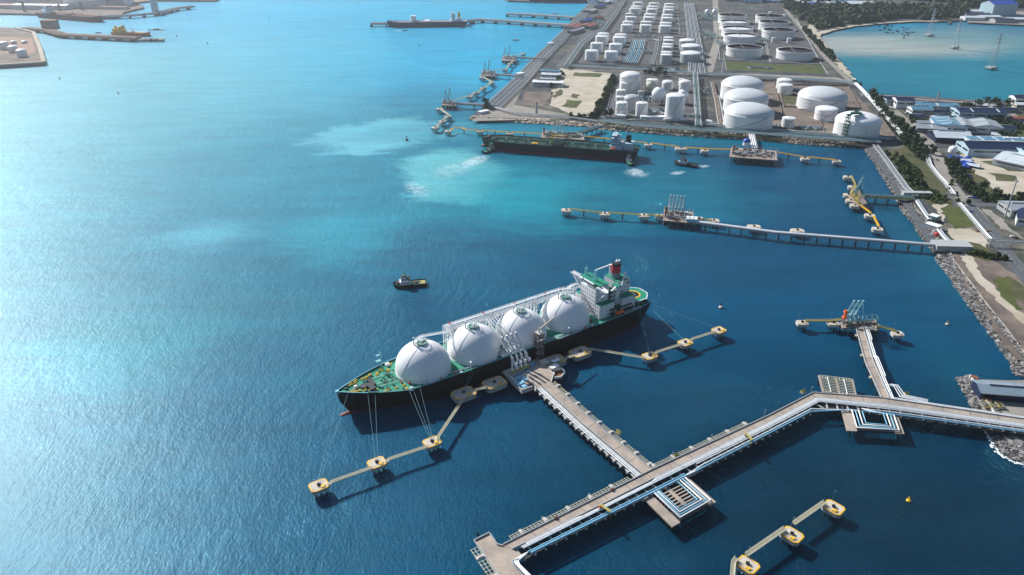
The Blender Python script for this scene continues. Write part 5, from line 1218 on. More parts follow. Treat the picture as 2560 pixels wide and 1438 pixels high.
# ---------------------------------------------------------------- white pipe trestle berth (middle)
b3 = berth('berth platform with five tall grey loading arms at the end of the white pipe trestle', [(1658, 551), (1735, 559), (1733, 530), (1660, 524)], 8, 5, 20, 'rust', True, 'steel', 7)
for i in range(5): make_arm('%s of the five tall folded grey arms on the white trestle berth' % ('first', 'second', 'third', 'fourth', 'fifth')[i], tuple(P(1672 + i * 8.5, 527 + i * .9, 8)), R(90), 8, 12, 11, (R(80), R(263)), 'arm_pale', 'tall grey loading arms', .45)
hutbox('pipe_shelter', 'white pipe shelter at the landward corner of the white trestle berth', 'building', P(1729, 549, 10), (11, 9, 4), R(-10), 'silver', 'clean_white', 8)
GM = 'dolphins of the white trestle berth'
for u, v, a, l in ((1416, 525, 8, 'outermost left dolphin of the white trestle berth'), (1512, 534, 8, 'second dolphin from the left of the white trestle berth'), (1610, 538, 8, 'third dolphin from the left of the white trestle berth'), (1648, 539, 6, 'dolphin touching the left side of the white trestle berth platform'),
                   (1748, 546, 6, 'dolphin touching the right side of the white trestle berth platform'), (1785, 551, 8, 'square dolphin just right of the white trestle berth platform'), (1885, 566, 9.5, 'dolphin behind the left part of the white pipe trestle'), (1994, 576, 9.5, 'dolphin behind the middle of the white pipe trestle')):
    dolphin(l, P(u, v, 7), a * .74, 5, R(-6), GM, 'pale', h=3.2)
YC = 'yellow catwalks of the berths'
catwalk('olive yellow catwalk between the first and second dolphins of the white trestle berth', [P(1424, 523, 7.5), P(1504, 532, 7.5)], 7.6, YC, 'olive_yellow', 2.4, piers=(.45,))
catwalk('olive yellow catwalk between the second and third dolphins of the white trestle berth', [P(1520, 532, 7.5), P(1602, 537, 7.5)], 7.6, YC, 'olive_yellow', 2.4, piers=(.45,))
catwalk('olive yellow catwalk between third dolphin and white trestle berth platform', [P(1617, 537, 7.5), P(1660, 541, 7.5)], 7.6, YC, 'olive_yellow', 2.4)
catwalk('short olive yellow catwalk right of the white trestle berth platform', [P(1752, 548, 7.5), P(1780, 551, 7.5)], 7.6, YC, 'olive_yellow', 2.4)
wp = thing('pipe_trestle', 'long slim trestle with bright white pipe running to the boulder shore', 'pipe trestle', P(1735, 553, 0)); q = Pz([(1735, 553), (1940, 580), (2345, 612), (2350, 602), (2385, 604)], 9); q0 = q[:3]
m = MB()
for a, b in zip(q0[:-1], q0[1:]): m.bar(a - Vector((0, 0, 1.4)), b - Vector((0, 0, 1.4)), 5.5, 1.)
m.build('trestle_deck', 'concrete_side', wp, world=True)
for o in (-1.6, .4): pipe(wp, offset(q, o), .9, 'clean_white', 9.2)
pipe(wp, offset(q0, 2.2), .5, 'silver', 9.0)
m = MB(); railing(m, offset([p - Vector((0, 0, .9)) for p in q0], -2.7), 1.1, 4, .16); m.build('handrail', 'pipe_white', wp, world=True)
for p, h in along(q0, 13):
    m = MB(); n = Vector((-math.sin(h), math.cos(h), 0)) * 2.
    for s in (-1, 1): e = p + n * s; m.tube([(e.x, e.y, 7.4), (e.x, e.y, -3)], .5, 6)
    m.bar(Vector((p.x - n.x * 1.3, p.y - n.y * 1.3, 7)), Vector((p.x + n.x * 1.3, p.y + n.y * 1.3, 7)), .9, .8); m.build('pile_bent', 'pile_dark', wp, world=True)
# small berth near the right shore
b4 = berth('rust brown berth platform with blue crane mast near the boulder shore', [(2122, 492), (2145, 516), (2168, 508), (2148, 476), (2130, 470)], 8, 2, 14, 'brown_struct', False, 'olive_yellow', 9)
for i in range(2): make_arm('%s pale blue loading arm on the berth near the boulder shore' % ('left', 'right')[i], tuple(P(2137 + 5 * i, 490 - 4 * i, 8)), R(150), 10, 14, 12, (R(76), R(258)), 'arm_teal', 'loading arms near the boulder shore', .5)
GS = 'dolphins of the berth near the boulder shore'
for u, v, l in ((2120, 442, 'farthest dolphin of the berth near the boulder shore'), (2132, 467, 'dolphin between the farthest one and the berth near the boulder shore'), (2121, 487, 'dolphin at the outer left side of the berth near the boulder shore'), (2127, 501, 'lower dolphin at the outer side of the berth near the boulder shore'), (2138, 513, 'dolphin under the near corner of the berth near the boulder shore'),
                (2175, 538, 'middle dolphin of the yellow catwalk leading towards the white trestle'), (2194, 572, 'last dolphin of the yellow catwalk, closest to the white trestle')):
    dolphin(l, P(u, v, 7), 5.6, 4.6, R(-20), GS, 'pale', h=3.2)
catwalk('yellow catwalk from the farthest dolphin to the berth near the boulder shore', [P(2128, 440, 7.5), P(2137, 460, 7.5), P(2141, 480, 7.5)], 7.6, YC, 'olive_yellow', 1.5)
catwalk('bright yellow catwalk leaving the near corner of the berth near the boulder shore', [P(2147, 511, 7.5), P(2177, 533, 7.5)], 7.6, YC, 'yellow', 1.5)
catwalk('bright yellow catwalk between the last two dolphins near the white trestle', [P(2183, 540, 7.5), P(2197, 567, 7.5)], 7.6, YC, 'yellow', 1.5)
def access_bridge(label, a, b, w, m, pipes, group, step=14, z=8., pm='pipe_teal'):
    a, b = P(*a, z), P(*b, z); r = thing('access_trestle', label, 'trestle', (a.x, a.y, 0), 0, group); mb = MB(); mb.bar(a - Vector((0, 0, .6)), b - Vector((0, 0, .6)), w, 1.); mb.build('trestle_deck', m, r, world=True)
    for k in range(pipes): o = (k + .5) / pipes * w - w / 2; pipe(r, offset([a, b], o * .9), w / pipes * .3, pm, z + 1.1, n=6)
    mb = MB()
    for p, h in along([a, b], 5): n = Vector((-math.sin(h), math.cos(h), 0)) * w / 2; mb.bar(p - n, p + n, .4, .4); mb.bar(p - n, p - n + Vector((0, 0, 2)), .25); mb.bar(p + n, p + n + Vector((0, 0, 2)), .25)
    for s in (-1, 1):
        e = [p + Vector((0, 0, 2)) for p in offset([a, b], s * w / 2)]; mb.bar(e[0], e[1], .25)
    mb.build('pipe_frame', pm, r, world=True)
    for p, h in along([a, b], step):
        mb = MB(); n = Vector((-math.sin(h), math.cos(h), 0)) * w * .35
        for s in (-1, 1): e = p + n * s; mb.tube([(e.x, e.y, z - 1), (e.x, e.y, -3)], .55, 6)
        mb.bar(Vector((p.x - n.x, p.y - n.y, z - 1.5)), Vector((p.x + n.x, p.y + n.y, z - 1.5)), .9, .8)
        mb.build('pile_bent', 'pile_dark', r, world=True)
    return r
access_bridge('pipe trestle with yellow beam linking the boulder shore and its small berth', (2160, 490), (2285, 496), 8, 'olive_yellow', 3, None)
# ---------------------------------------------------------------- berth line of the tanker and its neighbour, along the terminal edge
TD = 'dolphins along the terminal edge'
for u, v, l in ((1120, 327, 'leftmost dolphin of the yellow catwalk along the terminal edge'), (1200, 328, 'second dolphin of that yellow catwalk, just above the tanker bow'), (1275, 333, 'dolphin of the yellow catwalk behind the tanker foredeck'), (1621, 361, 'dolphin just right of the oil tanker stern'),
                (1703, 371, 'wide dolphin midway between tanker stern and neighbouring berth'), (1762, 376, 'dolphin just left of the berth with the blue dome'), (2013, 396, 'dolphin right of the berth with the blue dome'), (2092, 402, 'last dolphin at the right end of the yellow catwalk')):
    dolphin(l, P(u, v, 7), 8.5 if u == 1703 else 5.6, 4.8, R(-4), TD, 'pale', h=3.4)
catwalk('yellow catwalk with a raised hump at the left end of the terminal edge', [P(1126, 325, 7.5), P(1136, 320, 7.5), P(1155, 320, 7.5), P(1165, 325, 7.5), P(1196, 326, 7.5)], 7.6, YC, 'yellow', 2.2, piers=(.55,))
catwalk('yellow catwalk passing above the tanker bow', [P(1204, 326, 7.5), P(1272, 331, 7.5)], 7.6, YC, 'yellow', 2.2, piers=(.5,))
catwalk('yellow catwalk behind the tanker, running to its loading berth', [P(1279, 331, 7.5), P(1352, 335, 7.5)], 7.6, YC, 'yellow', 2.2, piers=(.45,))
catwalk('yellow catwalk from the tanker loading berth to the dolphin at its stern', [P(1460, 341, 7.5), P(1618, 358, 7.5)], 7.6, YC, 'yellow', 2.2, piers=(.33, ))
catwalk('yellow catwalk between the tanker stern and the wide dolphin', [P(1627, 358, 7.5), P(1698, 368, 7.5)], 7.6, YC, 'yellow', 2.2, piers=(.5,))
catwalk('yellow catwalk left of the berth with the blue dome', [P(1712, 369, 7.5), P(1770, 373, 7.5), P(1826, 374, 7.5)], 7.6, YC, 'yellow', 2.2, piers=(.3,))
catwalk('yellow catwalk right of the berth with the blue dome', [P(1942, 381, 7.5), P(2010, 393, 7.5)], 7.6, YC, 'yellow', 2.2, piers=(.45,))
catwalk('last yellow catwalk towards the corner of the boulder shore', [P(2018, 393, 7.5), P(2088, 400, 7.5)], 7.6, YC, 'yellow', 2.2, piers=(.45,))
b5 = berth('broad brown berth platform with grey frames and a blue dome', [(1824, 392), (1944, 401), (1940, 377), (1828, 369)], 9, 4, 14, 'brown_struct', True, 'steel', 11)
bd = thing('domed_tank', 'small white tank with bright blue dome on the brown berth platform', 'tank', P(1866, 363, 9), 0); m = MB(); m.cyl((0, 0, 0), 5.4, 5, 20); m.build('shell', 'clean_white', bd); m = MB(); m.smooth = True; m.lathe([(5.8, 5), (5.6, 7), (4.2, 9), (2, 10), (.1, 10.3)], 20); m.build('dome', 'blue_paint', bd)
b6 = berth('tanker loading berth with pale blue frames behind the oil tanker', [(1352, 345), (1462, 350), (1455, 333), (1356, 327)], 9, 4, 14, 'brown_struct', True, 'pipe_teal', 13)
for i in range(4): make_arm('%s slim pale arm on the tanker loading berth, counted from the left' % ('first', 'second', 'third', 'fourth')[i], tuple(P(1384 + 8.5 * i, 338 + i * .7, 9)), R(90), 9, 12, 11, (R(82), R(262)), 'arm_pale', 'slim arms behind the oil tanker', .45)
access_bridge('white pipe bridge from the blue dome berth back to the terminal', (1886, 372), (1878, 335), 9, 'steel', 3, 'access trestles of the terminal edge', pm='clean_white')
access_bridge('teal pipe bridge slanting from the tanker berth back to the terminal', (1448, 334), (1500, 316), 12, 'concrete_side', 4, 'access trestles of the terminal edge')
# ---------------------------------------------------------------- western berths, beyond the sand yard
WD = 'dolphins of the western berths'
def tberth(idx, plat, arms, bridge, dols_, walks, tint='pipe_teal'):
    n = ('nearest', 'middle', 'farthest')[idx]; q = P(*plat, 8)
    r = berth('%s of the three western berth platforms off the quay' % n, [(plat[0] - 18, plat[1] + 5), (plat[0] + 18, plat[1] + 7), (plat[0] + 16, plat[1] - 6), (plat[0] - 14, plat[1] - 8)], 8, 0, 0, 'brown_struct', False, 'steel', 20 + idx)
    for i, (u, v) in enumerate(arms): make_arm('%s pale arm of the %s western berth' % (('left', 'right')[i], n), tuple(P(u, v, 8)), R(150), 10, 15, 13, (R(80), R(258)), 'arm_teal', 'loading arms of the western berths', .7)
    access_bridge('pipe bridge from the %s western berth to the quay' % n, *bridge, 10, 'concrete_side', 3, 'pipe bridges of the western berths', 34, pm='steel')
    for i, (u, v) in enumerate(dols_): dolphin('%s dolphin counted from the far end, in the chain of the %s western berth' % (('first', 'second', 'third', 'fourth', 'fifth', 'sixth', 'seventh')[i], n), P(u, v, 7), 6, 5, R(55), WD, 'dark', h=4, z=8)
    for i, (a, b) in enumerate(walks): catwalk('%s cream catwalk of the %s western berth, counted from the far end' % (('first', 'second', 'third', 'fourth', 'fifth', 'sixth')[i], n), [P(*a, 8), P(*b, 8)], 8.4, 'catwalks of the western berths', 'frame_tan', 3.2)
tberth(0, (1122, 258), ((1112, 258), (1122, 254)), ((1140, 259), (1240, 265)), [(1175, 242), (1190, 233), (1208, 221), (1099, 273), (1120, 292), (1106, 304), (1088, 320)], [((1210, 219), (1192, 232)), ((1190, 231), (1176, 240)), ((1172, 241), (1138, 250)), ((1100, 273), (1122, 288)), ((1120, 291), (1106, 302)), ((1105, 304), (1090, 318))])
tberth(1, (1220, 184), ((1210, 185), (1221, 180)), ((1236, 186), (1312, 192)), [(1276, 160), (1263, 175), (1205, 194), (1229, 207)], [((1274, 161), (1264, 174)), ((1262, 174), (1236, 178)), ((1206, 193), (1230, 205)), ((1228, 208), (1210, 220))])
tberth(2, (1272, 146), ((1260, 145), (1272, 141)), ((1290, 144), (1368, 148)), [(1308, 135)], [((1306, 136), (1284, 142)), ((1284, 150), (1276, 160))])
# distant piers
def pier(label, pts, w, z=7., m='concrete_side', houses=0):
    c = [P(u, v, z) for u, v in pts]; r = thing('pier', label, 'pier', (c[0].x, c[0].y, 0), 0, 'distant piers'); mb = MB()
    for a, b in zip(c[:-1], c[1:]): mb.bar(a, b, w, 2.5)
    mb.build('pier_deck', m, r, world=True); mb = MB()
    for p, h in along(c, 45): mb.box((p.x, p.y, 2), (4, w * .8, 8), h)
    mb.build('pier_legs', 'pile_dark', r, world=True); mb = MB()
    for o in (-.3, 0, .3):
        e = offset([p + Vector((0, 0, 2)) for p in c], o * w); mb.tube(e, w * .1, 5)
    mb.build('pier_pipe', 'concrete_side' if m != 'rust' else 'brown_struct', r, world=True); return r
pier('distant pier with the navy tanker alongside', [(928, 60), (965, 60), (1165, 55), (1200, 50), (1300, 56), (1420, 64)], 26)
pier('farther and shorter distant pier above the tanker pier', [(1268, 36), (1330, 38), (1436, 45)], 24)
pier('hazy pier with the yellow ship, reaching out from the tank island', [(60, 72), (120, 76), (160, 88), (280, 94), (345, 97)], 30, m='rust')
pier('far hazy pier at the upper left with two towers', [(250, 42), (330, 40), (392, 34), (440, 22), (482, 17)], 26)
for u, l in ((357, 'first'), (373, 'second'), (385, 'third'), (398, 'last')): hutbox('berth_block', '%s of the four small blocks off the end of the hazy pier' % l, 'mooring block', P(u, 99, 5), (22, 16, 6), 0, 'wall_grey', 'brown_struct', 0, 'blocks off the hazy pier')
for u, l in ((385, 'left'), (393, 'right')): hutbox('pier_tower', '%s grey tower on the far hazy pier' % l, 'tower', P(u, 30, 8), (10, 10, 40), 0, 'tank_grey', 'steel', 8, 'towers on the hazy pier')
hutbox('pier_house', 'brown pier house on the root of the hazy pier', 'building', P(128, 72, 8), (40, 24, 26), 0, 'brown_struct', 'rust', 6)
# ================================================================ storage tanks
ORD = ['first', 'second', 'third', 'fourth', 'fifth', 'sixth', 'seventh', 'eighth', 'ninth', 'tenth']
def tank(label, u, v, wpx, hpx, kind='cone', m='white_paint', group=None, stair=None, band=None, roofm=None):
    """(u, v): centre of the roof rim in the photo; wpx its width; hpx visible shell height below it"""
    k = mpp(u, v, 20); r0 = wpx * k / 2
    h = 14.
    for _ in range(4):                                     # height from where the foot of the shell stands
        top_ = P(u, v, LZ + h); foot = P(u, v + hpx, LZ)   # front rim to front foot
        h = max(3., h + (top_.y - foot.y - 0) * .0 + ((top_.y - r0) - (P(u, v + hpx + 0, LZ).y)) * 0)
        dep = math.atan2(CAM_H - h, top_.y); h = hpx * k / math.cos(dep)
    c = P(u, v, LZ + h); r = thing('storage_tank', label, 'storage tank', (c.x, c.y, LZ), 0, group)
    n = 40 if wpx > 45 else 28
    a = MB(); a.lathe([(r0, 0), (r0, h)], n, captop=False); sh = a.build('shell', m, r)
    a = MB(); a.smooth = True
    if kind == 'cone': a.lathe([(r0 * 1.004, h - .1), (r0 * 1.012, h + .15), (r0 * .98, h + .35), (.2, h + r0 * .10)], n)
    elif kind == 'dome':
        pr = [(r0 * 1.01, h - .2), (r0 * 1.01, h + .3)] + [(r0 * math.cos(t / 8 * 1.45), h + .3 + r0 * .36 * math.sin(t / 8 * 1.45) / math.sin(1.45)) for t in range(9)]; a.lathe(pr, n)
    elif kind == 'shallow':
        pr = [(r0 * 1.008, h - .2), (r0 * 1.008, h + .2)] + [(r0 * math.cos(t / 8 * 1.5), h + .2 + r0 * .2 * math.sin(t / 8 * 1.5)) for t in range(9)]; a.lathe(pr, n)
    elif kind in ('float', 'floathigh'):
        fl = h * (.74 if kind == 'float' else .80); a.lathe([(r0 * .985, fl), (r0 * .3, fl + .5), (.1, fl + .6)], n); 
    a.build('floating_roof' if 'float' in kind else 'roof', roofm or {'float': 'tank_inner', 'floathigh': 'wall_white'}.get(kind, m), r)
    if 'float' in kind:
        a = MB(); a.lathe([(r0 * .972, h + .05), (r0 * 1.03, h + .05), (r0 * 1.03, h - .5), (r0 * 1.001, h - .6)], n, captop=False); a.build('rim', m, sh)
        a = MB(); a.lathe([(r0 * .975, h * .3), (r0 * .975, h)], n, captop=False); a.build('inner_wall', 'tank_inner', sh)  # dark stained wall with the inside shade put into its colour
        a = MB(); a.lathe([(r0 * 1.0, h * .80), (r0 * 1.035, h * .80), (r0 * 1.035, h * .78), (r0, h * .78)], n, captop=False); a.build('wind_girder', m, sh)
        a = MB(); a.bar((0, r0 * .96, h), (0, 0, h * .78 if kind == 'float' else h * .95), 1.2, .5); a.build('roof_ladder', 'steel', r)
    else:
        a = MB()
        for z in (.33, .66): a.lathe([(r0 * 1.001, h * z), (r0 * 1.004, h * z + .12), (r0 * 1.001, h * z + .24)], n, captop=False)
        a.build('plate_seam', 'tank_grey' if m != 'tank_grey' else 'steel', sh)
        a = MB(); railing(a, [(r0 * .97 * math.cos(t), r0 * .97 * math.sin(t), h + .3) for t in [R(200 + 10 * q) for q in range(15)]], 1.2, 3., .14)
        a.cyl((0, 0, h + r0 * (.1 if kind == 'cone' else .3)), .8, 1.2, 8); a.build('roof_rail', 'frame_tan', r)
    if stair is not None:
        a = MB(); t0, t1 = stair; q = [(r0 * 1.02 * math.cos(R(lerp(t0, t1, i / 10))), r0 * 1.02 * math.sin(R(lerp(t0, t1, i / 10))), h * i / 10 + .3) for i in range(11)]
        for x, y in zip(q[:-1], q[1:]): a.bar(x, y, 1., .5)
        a.build('spiral_stair', 'steel', r)
    if band: a = MB(); a.lathe([(r0 * 1.003, h * .52), (r0 * 1.003, h * .56)], n, captop=False); a.build('painted_band', band, sh)
    return r
GA = 'three columns of white tanks in the distance'
for ci, (nm, rows) in enumerate((('left', [(287.5, 62, 29.8), (291, 54, 28), (297.5, 42, 28), (294.5, 34, 21), (308, 21, 28), (312, 15.5, 27), (315.5, 6, 26)]),
                                 ('middle', [(335, 62.5, 29.5), (336.5, 54.5, 29), (343, 43, 29.5), (345, 35, 28.5), (350, 22.5, 28), (351.5, 16, 27.5), (355.5, 7.5, 26.2)]),
                                 ('right', [(383.2, 64.5, 30.5), (385, 57, 29.5), (387.5, 44.5, 29), (389.2, 37, 28.5), (391.7, 24.5, 28), (393, 17.5, 27.5), (394.5, 9.5, 26.2)]))):
    for ri, (du, v, w_) in enumerate(rows):
        tank('white tank, %s from the near end of the %s of the three distant columns' % (ORD[ri], nm), 1280 + du, v, w_, 16.5 if ri < 2 else 14, 'cone', 'tank_grey' if ci == 1 and ri == 1 or ci == 0 and ri == 3 else 'white_paint', GA, (215, 290), roofm='white_paint')
GB2 = 'two columns of four white tanks'
for ci, (nm, rows) in enumerate((('left', [(199.5, 126.5, 32.5), (212.5, 107.5, 31), (224.5, 90.5, 31), (228.5, 83.5, 29)]), ('right', [(248.5, 128.5, 32.8), (259.5, 110, 32.8), (269, 93, 32.6), (272, 86, 29.5)]))):
    for ri, (du, v, w_) in enumerate(rows): tank('white tank, %s from the front in the %s column of the group of eight' % (ORD[ri], nm), 1280 + du, v, w_, 23 - ri * 1.6, 'cone', 'clean_white', GB2, (200, 300))
for ri, (du, v, w_) in enumerate([(386.3, 136.5, 28.8), (387, 130, 28.2), (388.7, 117, 27.8), (390, 110.5, 27.6), (391.7, 100.5, 26.8), (392, 93.5, 25.8)]):
    tank('slim grey tank with white roof, %s from the front of the single file' % ORD[ri], 1280 + du, v, w_, 21 - ri * .6, 'cone', 'tank_grey', 'file of slim grey tanks', (210, 290), roofm='clean_white')
for ri, (du, v, w_) in enumerate([(447.5, 133.5, 50.5), (447.5, 115, 48), (438, 101, 38)]):
    tank('wide grey tank with white roof, %s from the front of its row of three' % ORD[ri], 1280 + du, v, w_, 22, 'shallow', 'tank_grey', 'row of three wide grey tanks', (225, 290), roofm='clean_white')
GE = 'open topped tanks of the left file'
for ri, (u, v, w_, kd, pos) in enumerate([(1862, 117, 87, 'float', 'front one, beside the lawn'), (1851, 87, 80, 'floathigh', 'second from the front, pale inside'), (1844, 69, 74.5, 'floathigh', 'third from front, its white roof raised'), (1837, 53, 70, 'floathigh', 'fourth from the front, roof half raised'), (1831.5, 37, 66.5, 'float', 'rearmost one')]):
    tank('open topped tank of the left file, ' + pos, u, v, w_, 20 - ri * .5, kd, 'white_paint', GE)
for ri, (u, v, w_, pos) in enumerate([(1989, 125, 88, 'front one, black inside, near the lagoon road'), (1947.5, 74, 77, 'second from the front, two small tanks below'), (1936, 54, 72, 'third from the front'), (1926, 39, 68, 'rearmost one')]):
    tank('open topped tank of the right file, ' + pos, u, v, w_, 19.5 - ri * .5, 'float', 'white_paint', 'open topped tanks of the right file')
for u, v, w_, l in ((1935, 94, 11, 'left small white tank at the foot of a great open topped tank'), (1974, 96, 12, 'right small white tank at the foot of a great open topped tank'), (1927, 29, 10, 'little white tank behind the rearmost right file tank'), (1963, 36, 11, 'little white tank right of the rearmost right file tank')): tank(l, u, v, w_, 11, 'cone', 'white_paint', 'little tanks by the right file')
# domed tanks
DG = 'grey domed tanks of the near terminal'
for u, v, w_, h_, l in ((1857, 211, 100, 34, 'grey domed tank at the back of the overlapping three'), (1866, 243, 105, 33, 'grey domed tank in the middle of the overlapping three'), (1873, 281, 117, 36, 'grey domed tank at the front of the overlapping three'), (2057, 240, 116, 28, 'broad grey domed tank standing apart near the lagoon corner')):
    tank(l, u, v, w_, h_, 'dome', 'white_paint', DG, (195, 300), roofm='dome_grey')
t = tank('large white domed tank with green stair tower at the near right corner', 2146, 301, 105, 37, 'dome', 'white_paint', DG, None, roofm='clean_white')
a = MB(); rr0 = 105 * mpp(2146, 301, 20) / 2
for x in (-2.5, 2.5):
    for y in (-2.5, 2.5): a.bar((-rr0 * .82 + x, -rr0 * .68 + y, 0), (-rr0 * .82 + x, -rr0 * .68 + y, 38), .7)
for z in range(0, 38, 5): a.box((-rr0 * .82, -rr0 * .68, z + 4), (6, 6, .5)); a.bar((-rr0 * .82 - 2.5, -rr0 * .68 - 2.5, z), (-rr0 * .82 + 2.5, -rr0 * .68 - 2.5, z + 5), .5)
a.bar((-rr0 * .82, -rr0 * .68, 37), (-rr0 * .1, -rr0 * .1, 42), 3.5, 1.5); a.box((-rr0 * .35, -rr0 * .4, 39), (14, 9, 2)); a.build('stair_tower', 'deck_dark_green', t)
NT = 'small white tanks of the near terminal'
for u, v, w_, h_, kd, m_, bd_, l in ((2067.5, 272, 54, 25, 'shallow', 'clean_white', 'red', 'white tank with a thin red band, in front of the broad grey dome'), (1973, 295, 33, 21, 'cone', 'white_paint', None, 'small plain tank right of the overlapping three domes'), (1962, 200, 37, 22, 'shallow', 'white_paint', None, 'rear one of the two stacked looking tanks left of the broad dome'), (1965, 213, 36, 20, 'shallow', 'white_paint', None, 'front one of the two stacked looking tanks left of the broad dome'),
                             (1577, 189, 51, 36, 'dome', 'white_paint', None, 'tall domed tank with dark stair at the back left of the chemical yard'), (1564, 207, 24, 24, 'cone', 'white_paint', None, 'slim tank in front of the tall domed tank in the chemical yard'), (1553, 226, 26, 16, 'shallow', 'white_paint', None, 'short tank at the left side of the chemical yard'), (1551, 242, 24, 10, 'cone', 'white_paint', None, 'low tank at the left edge of the chemical yard'),
                             (1555, 257, 30, 30, 'shallow', 'clean_white', 'red', 'front left white tank with a red mark in the chemical yard'), (1581, 244, 40, 32, 'dome', 'tank_grey', None, 'grey shelled tank with white top in the chemical yard'), (1605.5, 258, 30, 30, 'shallow', 'white_paint', None, 'front tank, second from the left, in the chemical yard'), (1631, 199, 29, 15, 'cone', 'white_paint', None, 'white tank behind the small sphere in the chemical yard'),
                             (1670, 206, 29, 16, 'dome', 'white_paint', None, 'rounded tank right of the small sphere in the chemical yard'), (1713.5, 205, 29, 22, 'dome', 'white_paint', None, 'rounded tank nearest the pipe bridge in the chemical yard'), (1690, 239, 44, 54, 'shallow', 'white_paint', None, 'tallest white tank with a diagonal stair, front right of the chemical yard'), (1705, 198, 16, 14, 'cone', 'white_paint', None, 'narrow white tank at the back of the chemical yard'),
                             (1603, 228, 16, 14, 'cone', 'tank_grey', None, 'narrow grey tank in the middle of the chemical yard'), (1771.5, 302, 20, 10, 'cone', 'white_paint', None, 'squat white tank beside the pipe bridge foot')):
    tank(l, u, v, w_, h_, kd, m_, NT, (215, 300) if w_ > 25 else None, bd_)
def gas_sphere(label, u, v, rpx, group='gas spheres', m='clean_white'):
    k = mpp(u, v, 16); r0 = rpx * k; h = r0 + 5; c = P(u, v, LZ + h); r = thing('gas_sphere', label, 'spherical tank', (c.x, c.y, LZ), 0, group)
    a = MB(); a.smooth = True; a.lathe([(max(.05, r0 * math.cos(R(t))), h + r0 * math.sin(R(t))) for t in range(-90, 91, 12)], 28); a.build('sphere_shell', m, r)
    for q in range(8): an = q * math.pi / 4; a = MB(); a.tube([(r0 * .96 * math.cos(an), r0 * .96 * math.sin(an), 0), (r0 * .96 * math.cos(an), r0 * .96 * math.sin(an), h)], .5, 6); a.build('leg', m, r)
    a = MB(); a.box((0, 0, h + r0 + .5), (4, 4, 1)); a.bar((r0 * 1.1, 0, 0), (0, -r0 * .2, h + r0), .7); a.build('top_platform', 'steel', r)
gas_sphere('cream gas sphere in front of a white tank, middle of the chemical yard', 1627, 216, 13, m='wall_cream'); gas_sphere('bright white gas sphere on legs at the centre of the chemical yard', 1647, 235, 17); gas_sphere('gas sphere half hidden behind the tallest white tank', 1707, 238, 14)
gas_sphere('left one of the two distant white spheres by the open topped tanks', 1769, 30, 7); gas_sphere('right one of the two distant white spheres by the open topped tanks', 1787, 30, 7)
def bullet(label, u, v, lpx, rpx, rz, group='horizontal pressure vessels', m='clean_white'):
    k = mpp(u, v, LZ); c = P(u, v, LZ); r = thing('pressure_vessel', label, 'pressure vessel', (c.x, c.y, LZ), rz, group); L, q = lpx * k / 2, rpx * k
    a = MB(); a.smooth = True; a.lathe([(.1, -L), (q * .7, -L + q * .3), (q, -L + q), (q, L - q), (q * .7, L - q * .3), (.1, L)], 16); a.v = [(z, x, y + q + 1.5) for x, y, z in a.v]; a.build('vessel_shell', m, r)
    for s in (-.55, .55): a = MB(); a.box((L * s, 0, 1.), (1.2, q * 1.5, 2)); a.build('saddle', 'concrete_side', r)
for u, v, l in ((1668, 305, 'left of the two white pressure vessels by the near pipe rack'), (1709, 305, 'right of the two white pressure vessels by the near pipe rack')): bullet(l, u, v, 20, 3.5, 0)
# bund walls round the tanks
def bund(label, pts, h=1.6, m='concrete_side', close=True):
    c = [P(u, v, LZ) for u, v in pts]; r = thing('bund_wall', label, 'bund wall', c[0], 0, 'bund walls round the tank yards'); a = MB(); n = len(c)
    for i in range(n if close else n - 1): a.bar(c[i] + Vector((0, 0, h / 2)), c[(i + 1) % n] + Vector((0, 0, h / 2)), .9, h)
    a.build('wall_body', m, r, world=True)
bund('bund wall round the group of eight white tanks', [(1432, 160), (1548, 162), (1562, 84), (1490, 84)]); bund('bund wall round the three distant columns of white tanks', [(1534, 84), (1700, 86), (1692, 8), (1585, 5)])
bund('bund wall round the grey tanks', [(1640, 164), (1772, 166), (1748, 96), (1655, 92)]); bund('bund wall round the left file of open topped tanks', [(1800, 152), (1925, 158), (1893, 38), (1788, 38)]); bund('bund wall round the right file of open topped tanks', [(1928, 158), (2054, 162), (1990, 46), (1900, 42)])
bund('brown bund wall round the overlapping three domes', [(1806, 198), (1935, 204), (1965, 322), (1800, 315)], 2.2, 'soil'); bund('brown bund wall round the broad dome', [(1945, 212), (2120, 216), (2150, 272), (1960, 268)], 2.2, 'soil'); bund('brown bund wall round the near right corner tank', [(2045, 282), (2200, 292), (2236, 344), (2062, 338)], 2.2, 'soil'); bund('pale bund wall round the chemical yard', [(1538, 192), (1738, 200), (1740, 306), (1512, 300)], 1.6)
bund('low wall round the lawn below the open topped tanks', [(1812, 150), (2054, 161), (2070, 187), (1816, 177)], 1.0)
# ================================================================ pipe racks
def rack(label, pts, w, n, h, pm='pipe_teal', fm='steel', group='pipe racks', z=LZ, step=14, rr=None):
    c = [P(u, v, z + h) for u, v in pts]; r = thing('pipe_rack', label, 'pipe rack', (c[0].x, c[0].y, z), 0, group)
    for k in range(n):
        o = ((k + .5) / n - .5) * w * .9; a = MB(); a.tube(offset([p + Vector((0, 0, .5 + (k % 2) * .25)) for p in c], o), (rr or w / n * .2) * (1 + .3 * ((k * 7) % 3 - 1)), 6); a.build('pipe', pm if (k * 5) % 3 else 'pipe_white', r, world=True)
    a = MB()
    for p, hd in along(c, step):
        nn = Vector((-math.sin(hd), math.cos(hd), 0)) * w / 2; a.bar(p - nn, p + nn, .5, .6)
        for s in (-1, 1): e = p + nn * s * .9; a.bar((e.x, e.y, z - .5), e, .45)
    for s in (-1, 1):
        e = offset(c, s * w * .48)
        for x, y in zip(e[:-1], e[1:]): a.bar(x, y, .35, .5)
    a.build('steel_frame', fm, r, world=True); return r
